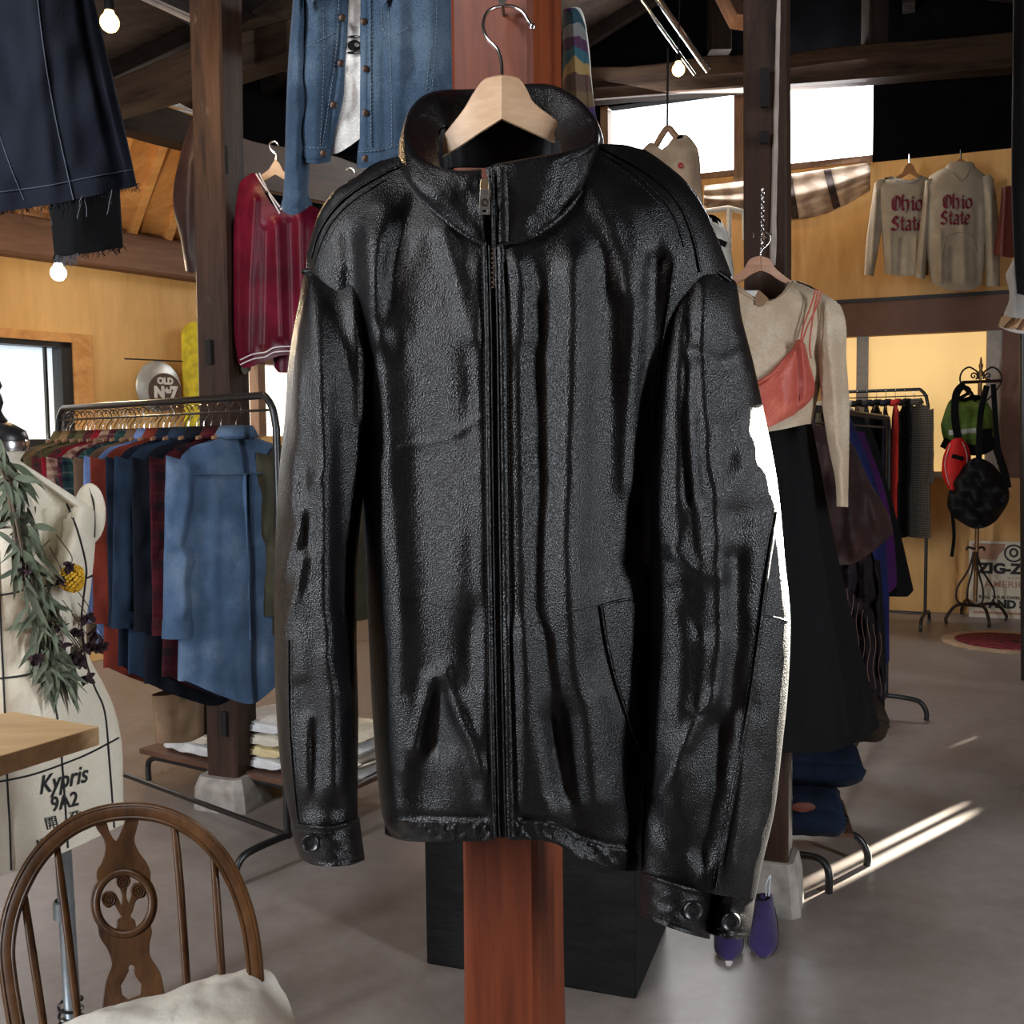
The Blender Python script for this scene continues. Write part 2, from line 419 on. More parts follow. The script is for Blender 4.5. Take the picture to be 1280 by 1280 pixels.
w = MB(); WB.slab(w, lo[0], UBR, zply_b-.02, zply_b+.01, 0, .03); S('trim_1', w, m_frame, smooth=False)
# roller-shade window: lit shade between pale frame strips
fr = MB(); t = lambda a: WB.at(a, 480)[0]
for a, b in ((1070, 1085), (1233, 1253)): WB.slab(fr, t(a), t(b), lo[2], lo[3], -.10, -.03)
WB.slab(fr, lo[0], lo[1], lo[3]-.1, lo[3], -.10, -.03); WB.slab(fr, lo[0], lo[1], lo[2], lo[2]+.05, -.10, .02)
wf = S('window_3', fr, plain('shade_frame', (.42, .38, .33), .7), smooth=False)
sh = MB(); WB.slab(sh, lo[0], lo[1], lo[2], lo[3], -.12, -.105)
o = sh.build('roller_shade', glow('lit_shade', (1.0, .66, .26), .62), wf, smooth=False)
# upper window frame + mullions
fr = MB(); tm = lambda a: WB.at(a, 160)[0]
WB.slab(fr, tm(918), tm(933), hi[2]-.3, hi[3], -.06, .04); WB.slab(fr, tm(926), tm(929), hi[2], hi[3], -.09, .0)
WB.slab(fr, hi[0]-.04, hi[0]+.03, hi[2], hi[3], -.1, .03); WB.slab(fr, hi[0], hi[1], hi[2]-.05, hi[2], -.1, .02)
wf = S('window_1', fr, m_mull, smooth=False)
g = MB(); WB.slab(g, hi[0], hi[1], hi[2], hi[3], -.14, -.13); g.build('pane', glow('bright_pane', (.95, .98, 1.0), 5.0), wf, smooth=False)
# left wall: plywood with two windows
ztim = WL.at(120, 336)[1]
lw = uz(WL, -260, 416, 90, 560); lw2 = uz(WL, 292, 448, 372, 545)
tb = WL.at(120, 336)[1]; U0 = -13.5; ztop = tb+.1
w = MB()
WL.slab(w, U0, lw[0], 0, ztop); WL.slab(w, lw[0], lw[1], 0, lw[2]); WL.slab(w, lw[0], lw[1], lw[3], ztop)
WL.slab(w, lw[1], lw2[0], 0, ztop); WL.slab(w, lw2[0], lw2[1], 0, lw2[2]); WL.slab(w, lw2[0], lw2[1], lw2[3], ztop); WL.slab(w, lw2[1], ULB+.1, 0, ztop)
S('wall_left', w, m_plyL, smooth=False)
w = MB(); WL.slab(w, WL.at(262, 250)[0], ULB+.1, ztop, 6.0, -.1, 0); WL.slab(w, U0, WL.at(262, 250)[0], ztop+1.7, 6.0, -.1, 0); S('wall_left_upper', w, m_blackwall, smooth=False)
fr = MB()
tw = .05
WL.slab(fr, lw[1]-.075, lw[1]-.0, lw[2], lw[3], -.10, .02); WL.slab(fr, lw[0], lw[1], lw[3]-.035, lw[3], -.10, .02); WL.slab(fr, lw[0], lw[1], lw[2], lw[2]+.05, -.1, .02)
WL.slab(fr, lw[1]-.15, lw[1]-.135, lw[2], lw[3], -.08, -.05)
wf = S('window_2', fr, m_frame, smooth=False)
cs = MB(); WL.slab(cs, lw[1], lw[1]+.14, lw[2]-.1, lw[3]+.06, 0, .035); WL.slab(cs, lw[0], lw[1]+.0, lw[3], lw[3]+.06, 0, .035)
cs.build('window_casing', m_pine, wf, smooth=False)
g = MB(); WL.slab(g, lw[0], lw[1], lw[2], lw[3], -.13, -.12)
def frosted():
    m, nt, b, o = nodes('frosted_pane')
    t = nt.nodes.new('ShaderNodeTexCoord'); s = nt.nodes.new('ShaderNodeSeparateXYZ'); nt.links.new(t.outputs['Generated'], s.inputs[0])
    r = ramp(nt, s.outputs[2], [(.25, (1, .98, .90)), (.75, (.60, .72, .80)), (1, (.52, .66, .78))])
    nt.links.new(r.outputs[0], b.inputs['Emission Color']); b.inputs['Emission Strength'].default_value = .95; return m
g.build('pane', frosted(), wf, smooth=False)
fr = MB(); uu = lambda a: WL.at(a, 490)[0]
WL.slab(fr, uu(320), uu(329), lw2[2], lw2[3], -.08, .03); WL.slab(fr, lw2[0], lw2[1], lw2[3]-.05, lw2[3]+.05, -.08, .03)
wf = S('window_4', fr, m_mull, smooth=False)
g = MB(); WL.slab(g, lw2[0], lw2[1], lw2[2], lw2[3], -.14, -.13); g.build('pane', glow('warm_pane', (1.0, .93, .78), 2.2), wf, smooth=False)
# right and rear walls (outside the frame); the right wall has the slits the sun comes through
SUN_AZ = math.radians(49.6); SUN_EL = math.radians(8)
SD = Vector((math.sin(SUN_AZ)*math.cos(SUN_EL), math.cos(SUN_AZ)*math.cos(SUN_EL), math.sin(SUN_EL)))
XR = 4.9
def hit(p): p = Vector(p); q = p+SD*((XR-p.x)/SD.x); return q.y, q.z
holes = []
for (a, b, wd) in (((985, 1112), (1196, 1008), .072), ((985, 1127), (1209, 1019), .072)):
    (ya, za), (yb, zb) = hit(FL(*a)), hit(FL(*b)); ym = (ya+yb)/2; holes.append([ym-wd/2, ym+wd/2, min(za, zb), max(za, zb)])
holes.sort(); holes[1][0] = max(holes[1][0], holes[0][1]+.022)
ja, jb = hit(P(975, 545, 1.16)), hit(P(955, 1110, 1.16))
holes.append([min(ja[0], jb[0])-.07, max(ja[0], jb[0])+.07, jb[1]-.02, ja[1]+.02])
for (a, b) in (((1160, 939), (1181, 931)), ((1190, 931), (1211, 923))):
    (ya, za), (yb, zb) = hit(FL(*a)), hit(FL(*b)); ym = (ya+yb)/2; holes.append([ym-.02, ym+.02, min(za, zb), max(za, zb)])
holes.sort()
for i in range(1, len(holes)): holes[i][0] = max(holes[i][0], holes[i-1][1]+.01); holes[i][1] = max(holes[i][1], holes[i][0]+.02)
w = MB(); y = -3.4; bx = lambda y0, y1, z0, z1: w.box((XR+.02, (y0+y1)/2, (z0+z1)/2), (.02, (y1-y0)/2, (z1-z0)/2))
for h in holes:
    if h[0] > y: bx(y, h[0], 0, 6.5)
    bx(h[0], h[1], 0, h[2]); bx(h[0], h[1], h[3], 6.5); y = h[1]
bx(y, 8.15, 0, 6.5)
S('wall_right', w, m_brownwall, smooth=False)
w = MB(); yr = -3.2
for x0, x1, z0, z1 in ((-12, 5.0, 0, 6.5),):
    w.box(((x0+x1)/2, yr-.05, (z0+z1)/2), ((x1-x0)/2, .05, (z1-z0)/2))
S('wall_rear', w, m_brownwall, smooth=False)
# ------------------------------------------------------------------ roof
RU, _ = WB.at(905, 160); RZ = 5.6
def roofz(u): return RZ-.30*u if u > 0 else RZ-.44*min(-u, 2.6)-.22*max(0, -u-2.6)
def roofpt(u, d): return WB.pt(RU+u, roofz(u), d)
w = MB()
for u0, u1 in ((-2.6, -7.5), (-2.6, 0), (0, 6.5)):
    ue = (lambda d: 1.45+.386*d-RU) if u1 > 0 else (lambda d: u1)
    G = [[roofpt(u0, -.6), roofpt(u0, 13)], [roofpt(ue(-.6), -.6), roofpt(ue(13), 13)]]
    v = [G[i][j]+Z3*k for i in (0, 1) for j in (0, 1) for k in (0, .08)]
    w.add(v, [(0, 1, 3, 2), (4, 6, 7, 5), (0, 4, 5, 1), (2, 3, 7, 6), (0, 2, 6, 4), (1, 5, 7, 3)])
S('ceiling', w, m_roof, smooth=False)
for k in range(11):
    for sgn, um in ((-1, 7.4), (1, 0)):
        b = MB(); d = .25+k*1.0; um = um or 1.3+.386*d-RU
        b.beam(roofpt(0, d)-Z3*.07, roofpt(sgn*min(um, 2.6 if sgn < 0 else 99), d)-Z3*.07, .07, .12)
        if sgn < 0: b.beam(roofpt(-2.6, d)-Z3*.07, roofpt(-um, d)-Z3*.07, .07, .12)
        o = b.build('rafter', m_rafter, smooth=False)
        tag(o, 'dark sloping rafter under the %s roof slope, row of parallel rafters' % ('left' if sgn < 0 else 'right'), 'rafter', 'rafters under the %s slope' % ('left' if sgn < 0 else 'right'))
for u in (-5.6, -4.2, -2.8, -1.4, 1.5, 3.0):
    b = MB(); b.beam(roofpt(u, 0)-Z3*.18, roofpt(u, 12)-Z3*.18, .10, .10)
    o = b.build('purlin', m_rafter, smooth=False); tag(o, 'dark long purlin running under the rafters of the roof', 'roof beam', 'purlins')
# beams
def beamthing(name, a, b, wd, ht, m, label, cat='roof beam', seg=14, wob=.10):
    a, b = Vector(a), Vector(b); L = (b-a).length; mb = MB().beam((0, 0, 0), (L, 0, 0), wd, ht, seg=seg, wob=wob)
    o = mb.build(name, m, angle=40); o.rotation_mode = 'QUATERNION'; o.rotation_quaternion = (b-a).to_track_quat('X', 'Z'); o.location = a
    return tag(o, label, cat)
beamthing('tie_beam', P(90, 142, 4.95), P(440, 30, 4.25), .13, .15, m_log, 'rough brown round log beam crossing behind the left post near the bulb')
beamthing('timber_beam', WL.pt(-9, ztop+.03, .0), WL.pt(ULB, ztop+.03, 0), .26, WL.at(120, 272)[1]-ztop+.02, m_mid, 'thick weathered brown timber laid along the top of the left plywood wall')
cb0, cb1 = P(60, 118, 5.1), P(262, 176, 6.3)
beamthing('dark_beam', cb0, cb1, .14, .17, m_log, 'dark beam carrying pale cables left of the left post')
c = MB()
for k in range(3):
    q = [cb0.lerp(cb1, i/12)+Z3*(.10+.012*k+.012*math.sin(i*1.3+k))+Vector((0, -.09-.012*k, 0)) for i in range(13)]; c.tube(q, .007, 6)
tag(c.build('electric_cable', plain('pale_cable', (.55, .52, .48), .5)), 'bundle of pale electric cables running along the dark beam', 'cable')
beamthing('plank_beam', P(262, 193, 4.38), P(470, 240, 5.6), .05, .22, m_plank, 'wide flat brown plank beam behind the dark red sweater')
g0, g1 = WB.pt(UBL+.2, WB.at(747, 110)[1], .14), WB.pt(UBR, WB.at(1266, 70)[1], .14)
beamthing('tie_beam', P(600, 120, 9.4), P(1330, 62, 8.0), .2, .26, m_log, 'long dark log beam across the back wall above the bright windows')
zt = WB.at(860, 100)[1]
beamthing('king_post', WB.pt(RU+.0, zt+.1, .25), WB.pt(RU, RZ-.2, .25), .18, .18, m_rafter, 'dark upright king post above the bulb on the back beam', seg=4, wob=0)
ku, kz = WB.at(1095, 60)
beamthing('strut', WB.pt(ku, kz-.1, .3), WB.pt(ku, kz+1.2, .3), .2, .16, m_rafter, 'short dark upright strut above the back beam at right', seg=4, wob=0)
ku, kz = WB.at(1090, 60)
beamthing('brace', P(905, -10, 7.9), P(925, 28, 7.7), .12, .12, m_mid, 'short reddish brown brace just left of the right post', seg=3, wob=0)
cd = MB(); q0, q1 = P(815, -12, 7.4), P(885, 88, 8.0); cd.tube([q0, q1], .022, 8); cd.tube([q0+Vector((-.1, 0, -.03)), q1+Vector((-.1, 0, -.03))], .012, 8)
tag(cd.build('conduit_pipe', m_chrome), 'pale metal conduit pipes slanting down beside the bulb over the bright window', 'pipe')
cd = MB(); cd.tube([P(175, -4, 5), P(243, 27, 4.7)], .012, 8); cd.tube([P(178, -8, 5), P(246, 23, 4.7)], .006, 8)
tag(cd.build('conduit_pipe', plain('dull_conduit', (.35, .3, .26), .4)), 'thin dull conduit slanting down towards the left post at the top', 'pipe')
# gap of daylight in the roof
sk = MB(); a = [P(201, 130, 6.9), P(206, 122, 6.9), P(224, 127, 7.0), P(214, 135, 7.0)]; sk.add(a+[p+Vector((.02, .05, .03)) for p in a], [(0, 1, 2, 3), (7, 6, 5, 4), (0, 4, 5, 1), (1, 5, 6, 2), (2, 6, 7, 3), (3, 7, 4, 0)])
o = sk.build('window_5', glow('sky_gap', (.8, .92, 1), 1.0), smooth=False); o['kind'] = 'structure'
# lean-to ceiling of orange pine boards with rafters, beyond the left wall timber
A_, B_, C_, D_ = P(-120, 243, 6.3), P(266, 326, 7.9), P(266, 148, 6.5), P(-120, 60, 4.9)
w = MB(); nn = (B_-A_).cross(D_-A_).normalized()*.03
if nn.z < 0: nn = -nn
v = [A_, B_, C_, D_, A_+nn, B_+nn, C_+nn, D_+nn]; w.add(v, [(0, 1, 2, 3), (7, 6, 5, 4), (0, 4, 5, 1), (1, 5, 6, 2), (2, 6, 7, 3), (3, 7, 4, 0)])
S('ceiling_lean_to', w, m_pine, smooth=False)
for k in range(6):
    t0 = .28+k*.13; a = A_.lerp(B_, t0); b = D_.lerp(C_, min(1, t0+.16))
    o = MB().beam(a-nn*1.6, b-nn*1.6, .05, .07).build('pine_rafter', m_pine, smooth=False)
    tag(o, 'orange pine rafter of the lit low roof above the left wall', 'rafter', 'pine rafters of the low roof')
# posts -----------------------------------------------------------------
def post(name, base, top, wd, dp, yaw, m, label, footing=None):
    r = empty(name, base, yaw, label, 'post'); a = Vector((0, 0, footing[0]-.0 if footing else 0)); t = Vector(top)-Vector(base)
    t = Matrix.Rotation(-yaw, 3, 'Z') @ t
    MB().beam(a, t, wd, dp, up=(0, 1, 0), seg=30, wob=.05).build('post_shaft', m, r, angle=35)
    if footing:
        h, s = footing; mb = MB(); G = []
        for z, k in ((0, 1), (h*.6, .95), (h*.92, .84), (h, .80)):
            G.append([(s*k*math.copysign(1, math.cos(q))*min(1, 1.25*abs(math.cos(q)))*(1+.06*noise.noise(Vector((q, z*9, 1)))), s*k*math.copysign(1, math.sin(q))*min(1, 1.25*abs(math.sin(q))), z) for q in [i*PI/12+PI/24 for i in range(24)]])
        G.append([(0, 0, h)]*24); mb.grid(G, cv=True).build('footing', m_stone, r, angle=30)
    return r
YG = math.radians(-21)
bl = FL(292, 1003); bl.z = 0
pl = post('timber_post', bl, P(264, -250, bl.y-.02), .145, .145, YG, m_old, 'dark old timber post on a stone footing behind the left clothes rack', (.13, .125))
br = FL(962, 1128); br.z = 0
pr = post('timber_post', br, P(958, -200, br.y), .125, .13, YG, m_old, 'dark old timber post with a chain and cream shirt, right of the leather jacket', (.16, .10))
# mortise slots and pale chipped edge on posts
pa, pb = P(634, 0, 1.325), P(645, 1280, 1.325); kk = (pa-pb)/(pa.z-pb.z); p0_ = pb-kk*pb.z; p1_ = pb+kk*(3.3-pb.z)
pc = post('timber_post', p0_, p1_, .106, .118, math.radians(-21), wood('red_post', (.060, .011, .005), (.20, .045, .014), 'Z', 10, 14, rough=.42, bs=.12, spec=.22, worn=(.16, .045, .018)), 'reddish brown polished square post the leather jacket hangs on')
for par, slots in ((pl, ((280, 200, 34), (262, 440, 30), (281, 905, 32))), (pr, ((956, 110, 46), (955, 172, 14)))):
    for sx_, sy_, hh in slots:
        q = P(sx_, sy_, par.location.y-.085); k = .5*hh/1280*q.y
        mb = MB(); mb.box((0, 0, 0), (.012, .01, k), Matrix.Rotation(YG, 3, 'Z')); mb.v = [tuple(Vector(p)+q) for p in mb.v]
        adopt(par, mb.build('mortise', plain('mortise_dark', (.006, .005, .004), .9), smooth=False))
mb = MB(); q0, q1 = P(976, -10, br.y-.09), P(968, 330, br.y-.09); mb.tube([q0.lerp(q1, i/20)+Vector((.006*noise.noise(Vector((i, 0, 0))), .02, 0)) for i in range(21)], [.008+.005*abs(noise.noise(Vector((i*.7, 2, 0)))) for i in range(21)], 6)
adopt(pr, mb.build('chipped_edge', plain('chipped_paint', (.36, .30, .26), .8), smooth=True))
# plinth ------------------------------------------------------------------
c0, c1, c2 = FL(533, 1205), FL(795, 1250), FL(831, 1160)
e1 = (c1-c0); e1.z = 0; L1 = e1.length; e1.normalize(); e2 = Vector((-e1.y, e1.x, 0)); L2 = (c2-c1).length
mb = MB(); v = [c0, c1, c1+e2*L2, c0+e2*L2]; v = [Vector((p.x, p.y, 0)) for p in v]+[Vector((p.x, p.y, .52)) for p in v]
mb.add(v, [(0, 3, 2, 1), (4, 5, 6, 7), (0, 1, 5, 4), (1, 2, 6, 5), (2, 3, 7, 6), (3, 0, 4, 7)])
tag(mb.build('display_plinth', wood('black_stained', (.004, .004, .004), (.012, .012, .013), 'X', 30, 14, rough=.5, bs=.6, spec=.18), smooth=False, bevel=.006), 'square black-stained wooden box plinth on the floor behind the red post', 'plinth')
# ------------------------------------------------------------------ lights
wd = bpy.data.worlds.new('sky'); SC.world = wd; wd.use_nodes = True
bg = wd.node_tree.nodes['Background']; bg.inputs[0].default_value = (.80, .90, 1, 1); bg.inputs[1].default_value = .6
def light(name, kind, loc, target=None, e=100, c=(1, 1, 1), size=1, sy=None, spread=None):
    l = bpy.data.lights.new(name, kind); l.energy = e; l.color = c; o = bpy.data.objects.new(name, l); COL.objects.link(o); o.location = loc
    if kind == 'AREA':
        l.size = size
        if sy: l.shape = 'RECTANGLE'; l.size_y = sy
    if kind == 'POINT': l.shadow_soft_size = size
    if target is not None: o.rotation_euler = (Vector(target)-Vector(loc)).to_track_quat('-Z', 'Y').to_euler()
    return o
s = light('sun', 'SUN', (8, 8, 6), e=160, c=(1, .93, .78)); s.data.angle = math.radians(.5); s.rotation_euler = SD.to_track_quat('Z', 'Y').to_euler()
light('assumed_side_light_left', 'AREA', (-3.7, -.35, 1.9), (-.3, 1.4, 1.0), 200, (.84, .92, 1), .32, 2.4)  # assumed from the jacket highlights; added lamp inside the room, no shopfront opening here
light('assumed_side_light_right', 'AREA', (3.3, -.35, 1.9), (0.1, 1.4, 1.0), 130, (.88, .94, 1), .28, 2.4)  # assumed counterpart on the right; added lamp in a closed room, no shopfront
light('overhead_fill', 'AREA', (-1.5, .3, 3.1), (-.9, 1.9, .8), 34, (.97, .98, 1), .9, .6)  # added fill lamp above dress form and chair; the roof has no skylight here
c = WB.pt((hi[0]+hi[1])/2, (hi[2]+hi[3])/2, .3); light('high_window_daylight', 'AREA', c, (0, 3, .3), 80, (.95, .97, 1), 2.2, .8)
c = WB.pt((hi[0]+hi[1])/2, hi[3]-.1, .35); light('roof_fill', 'AREA', c, c+WB.n*2.5+Vector((.8, 0, 2.0)), 70, (.95, .97, 1), 2.0, .4)  # extra upward lamp by the high windows, added to lighten the roof boards
c = WL.pt(lw[1]-1.0, (lw[2]+lw[3])/2, .15); light('left_window_daylight', 'AREA', c, c+WL.n*2+Vector((0, 0, -1.6)), 16, (.95, .97, 1), 1.8, 1.1)
BULBS = [((137, 28, 3.6), 'bare glowing bulb hanging at the top left beside the navy trousers', 14), ((848, 87, 7.4), 'bare glowing bulb hanging before the back beam right of the leather jacket', 30), ((73, 341, 5.3), 'bare glowing bulb below the frayed black trouser leg', 34)]
m_bulb = glow('bulb_glass', (1, .66, .22), 5.5); m_bulb2 = glow('bulb_glass_white', (1, .93, .8), 6)
for k, ((px, py, Y), lab, e) in enumerate(BULBS):
    p = P(px, py, Y); r = empty('light_bulb', p, 0, lab, 'light bulb')
    R_ = [.032, .045, .040][k]
    MB().lathe([(0, -R_)]+[(R_*math.sin(a), -R_*math.cos(a)) for a in np.linspace(.2, 2.5, 12)]+[(R_*.45, R_*1.25)], n=20).build('glass_globe', m_bulb2 if k == 2 else m_bulb, r)
    MB().lathe([(R_*.48, R_*1.2), (R_*.52, R_*2.2), (R_*.2, R_*2.5), (0, R_*2.5)], n=16).build('socket', m_black, r)
    MB().tube([(0, 0, R_*2.4), (.01, 0, .5), (0, 0, 1.2)], .004, 6).build('cord', m_black, r)
    light('bulb_light', 'POINT', p+Vector((0, -.0, -R_-.03)), e=e, c=(1, .66, .34) if k < 2 else (1, .78, .5), size=.04)
SC.view_settings.view_transform = 'Standard'; SC.view_settings.look = 'None'; SC.view_settings.gamma = 1; SC.view_settings.use_curve_mapping = False
SC.view_settings.exposure = 0.08
# ================================================================== THE LEATHER JACKET
def leather():
    m, nt, b, o = nodes('black_leather')
    v = coords(nt)
    vo = N(nt, 'ShaderNodeTexVoronoi', Scale=620.0); nt.links.new(v, vo.inputs['Vector'])
    n1 = N(nt, 'ShaderNodeTexNoise', Scale=300.0, Detail=3.0, Roughness=.6, Distortion=1.0); nt.links.new(v, n1.inputs['Vector'])
    n2 = N(nt, 'ShaderNodeTexNoise', Scale=9.0, Detail=7.0, Roughness=.62, Distortion=.7); nt.links.new(v, n2.inputs['Vector'])
    n3 = N(nt, 'ShaderNodeTexNoise', Scale=42.0, Detail=5.0, Roughness=.6, Distortion=1.5); nt.links.new(v, n3.inputs['Vector'])
    r = ramp(nt, n2.outputs['Fac'], [(.35, (.0022, .0023, .0028)), (.7, (.006, .0056, .006))]); nt.links.new(r.outputs[0], b.inputs['Base Color'])
    rr = ramp(nt, n2.outputs['Fac'], [(.3, (.26,)*3), (.7, (.34,)*3)]); nt.links.new(rr.outputs[0], b.inputs['Roughness'])
    b.inputs['Specular IOR Level'].default_value = .29
    p = bump(nt, b, n2.outputs['Fac'], .20, .008)
    p = bump(nt, b, n3.outputs['Fac'], .10, .0010, p)
    p = bump(nt, b, vo.outputs['Distance'], .52, .0010, p)
    bump(nt, b, n1.outputs['Fac'], .35, .0006, p)
    return m
m_lea = leather(); m_seam = plain('jacket_thread', (.018, .018, .02), .5, var=.1, bs=0)
m_lining = fabric('black_lining', (.006, .006, .007), rough=.6, weave=400)
m_steel = plain('dark_steel', (.30, .28, .25), .35, .9, vs=200, var=.25, bs=.1)
m_button = plain('black_button', (.005, .005, .006), .32, spec=.4, bs=0)
m_hanger = wood('pale_hanger_wood', (.46, .28, .155), (.64, .44, .27), 'X', 16, 10, rough=.4, bs=.1)
YJ = 1.175; jm = pixmap(YJ)
jr = empty('leather_jacket', P(630, 620, YJ), 0, 'black leather zip-front jacket with stand collar hanging on the red post, largest garment', 'jacket')
SHL = [(372, 345), (383, 318), (395, 275), (412, 245), (440, 225), (480, 200), (505, 186), (560, 172), (630, 168), (700, 166), (748, 165), (790, 183), (835, 207), (862, 232), (882, 262), (899, 302), (917, 350)]
neck = [(503, 196), (512, 222), (530, 246), (560, 275), (590, 296), (613, 306), (640, 304), (672, 292), (700, 270), (722, 243), (740, 205), (747, 180)]
TOP = [p for p in SHL if p[0] < 500]+neck+[p for p in SHL if p[0] > 750]
folds_b = [
    # vertical drapes: ridges and hollows
    ([(455, 300), (468, 450), (482, 620), (492, 800), (492, 1010)], 17, .016),
    ([(475, 260), (472, 420)], 13, .010),
    ([(440, 300), (448, 460), (458, 560)], 11, -.018),
    ([(520, 330), (530, 520), (540, 760), (532, 980)], 20, -.004),
    ([(575, 420), (582, 600), (583, 740)], 22, .004),
    ([(597, 330), (604, 600), (606, 1000)], 8, .006),
    ([(648, 330), (651, 600), (655, 1000)], 9, .006),
    ([(676, 380), (682, 620), (688, 800), (700, 980)], 14, -.008),
    ([(722, 330), (716, 500), (708, 680), (716, 820), (744, 1000)], 18, .018),
    ([(757, 330), (765, 520), (768, 700)], 20, -.011),
    ([(800, 260), (800, 420), (790, 600)], 17, .010),
    ([(818, 330), (806, 500), (800, 700)], 10, -.014),
    ([(660, 800), (672, 900), (690, 1010)], 15, .011), ([(700, 900), (720, 1040)], 15, -.012),
    ([(748, 880), (770, 960), (785, 1070)], 14, .007),
    # puckers near the left pocket
    ([(556, 840), (566, 880), (590, 930), (598, 960)], 6, .0075), ([(540, 850), (530, 890), (520, 935)], 7, .008),
    ([(553, 868), (548, 925)], 13, -.009), ([(516, 880), (508, 960)], 9, .004),
    ([(600, 760), (588, 800), (592, 850)], 10, -.004), ([(500, 560), (560, 548), (606, 520)], 4, .0015),
    # shoulder creases falling from the collar
    ([(520, 250), (490, 330), (478, 400)], 9, -.008), ([(555, 290), (575, 350), (588, 420)], 9, .006),
    ([(735, 225), (765, 280), (780, 360)], 11, .008), ([(765, 200), (800, 250), (822, 320)], 8, -.005), ([(640, 320), (660, 360), (664, 420)], 9, .005),
    # top panel roll of the hem band
    ([(476, 1018), (540, 1021), (606, 1022)], 3.5, -.004), ([(652, 1022), (690, 1026), (720, 1043), (760, 1055), (805, 1060)], 3.5, -.004),
]
bodyL = [(180, 383), (330, 383), (350, 388), (380, 404), (420, 430), (500, 446), (600, 453), (700, 457), (800, 461), (900, 466), (1000, 475), (1020, 478), (1036, 484), (1046, 492)]
bodyR = [(180, 916), (345, 914), (400, 880), (480, 846), (600, 836), (700, 832), (800, 826), (900, 818), (1000, 812), (1060, 808), (1090, 804)]
BOT = [(470, 1034), (492, 1044), (540, 1049), (600, 1048), (640, 1047), (680, 1048), (700, 1054), (716, 1068), (745, 1080), (790, 1085), (812, 1085)]
body = Shell(bodyL, bodyR, TOP, BOT, [(170, .055), (300, .085), (500, .09), (800, .10), (1090, .10)], [(170, .05), (1090, .085)],
             folds=[(p, w_*1.45, a_*.95) if w_ > 5 else (p, w_, a_) for p, w_, a_ in folds_b], shoulder=SHL, sfall=115, expo=2.1, wr=[(.0018, 50, 150, 1), (.00025, 18, 40, 2)],
             backtop=[p for p in SHL if p[0] < 500]+[(505, 200), (530, 238), (630, 242), (722, 238), (746, 195)]+[p for p in SHL if p[0] > 750])
o = adopt(jr, body.mesh(jm, 230, 260, 40).build('jacket_body', m_lea, angle=180)); 
# hem band, panels and seams ------------------------------------------------
def jseam(name, sh, pts, w, h, n=80, m=None, fnm=None):
    for p in (pts if isinstance(pts[0], list) else [pts]): adopt(jr, ribbon(MB(), sh, fnm or jm, p, w, h, n).build(name, m or m_lea, angle=180))
def jst(name, sh, lines):
    for p in lines: adopt(jr, stitch(MB(), sh, jm, p, 4.2, 2.2, 1.0, .0010).build(name, m_seam, angle=180))
hb = MB(); bandtop = smooth_fn([(476, 1018), (540, 1022), (612, 1023), (640, 1022), (680, 1023), (705, 1032), (730, 1046), (760, 1054), (812, 1060)])
for x0, x1 in ((481, 618), (637, 806)):
    xs = np.linspace(x0, x1, 110); G = []
    for k in np.linspace(0, 1, 18):
        ys = bandtop(xs)+2+(body.bot(xs)+1.5-bandtop(xs))*k
        puck = .0012*(vnoise(xs/9, np.full_like(xs, k*2.2), 5)-.3)+.0008*(vnoise(xs/4.5, ys/9, 6)-.5)
        e = .0035*(1-abs(2*k-1)**5)-.001
        G.append(jm(xs, ys, body.front(xs, np.minimum(ys, body.bot(xs)-.5))+e+puck*(1-abs(2*k-1)**4)*2))
    hb.grid(G)
adopt(jr, hb.build('hem_band', m_lea, angle=180))
# placket: left strip, right strip, zip tape and teeth
pl_l = [(609, 306), (612, 420), (614, 600), (617, 800), (621, 1000), (623, 1047)]
adopt(jr, ribbon(MB(), body, jm, [(x+5.5, y) for x, y in pl_l], 14, -.0015, 120, sink=.004).build('zip_tape', m_lining, angle=180))
jseam('placket', body, [[(x-3, y) for x, y in pl_l]], 8, .0055, 140)
jseam('placket', body, [[(x+15.5, y) for x, y in pl_l]], 13, .0062, 140)
jseam('placket_edge', body, [[(x+9.8, y) for x, y in pl_l]], 3.2, .0070, 140)
jseam('placket_edge', body, [[(x+2.0, y) for x, y in pl_l]], 3.0, .0062, 140)
jst('placket_stitching', body, [[(x-7.6, y) for x, y in pl_l], [(x+22.5, y) for x, y in pl_l], [(x+12.6, y) for x, y in pl_l]])
tz = MB()
for i in range(17):
    y = 311+i*3.0; x = 616.5+(y-311)*.012+(1 if i % 2 else -1)*.9; c = Vector(jm(x, y, body.front(x, y)+.0045).tolist()); tz.box(c, (.0014, .0012, .0009))
adopt(jr, tz.build('zip_teeth', plain('zip_silver', (.7, .7, .7), .25, 1.0, bs=0), smooth=False))
# yoke and shoulder seams
jseam('shoulder_seam', body, [[(388, 322), (398, 290), (416, 262), (440, 240), (480, 216), (500, 207)], [(752, 184), (790, 204), (826, 228), (852, 258), (868, 300), (876, 340)]], 3.4, .0035, 80)
jseam('shoulder_seam', body, [[(392, 330), (404, 296), (422, 268), (446, 247), (482, 224)], [(756, 194), (788, 212), (818, 238), (842, 268), (856, 308)]], 2.0, .0022, 80)
jst('shoulder_stitching', body, [[(400, 322), (410, 298), (428, 272), (450, 252), (484, 230)], [(756, 200), (786, 219), (814, 244), (836, 272), (850, 308)], [(395, 326), (407, 297), (425, 270), (448, 249)]])
jseam('panel_seam', body, [[(497, 745), (545, 757), (606, 770)], [(652, 790), (690, 772), (752, 756)], [(652, 782), (640, 786)]], 1.6, .0012, 40)
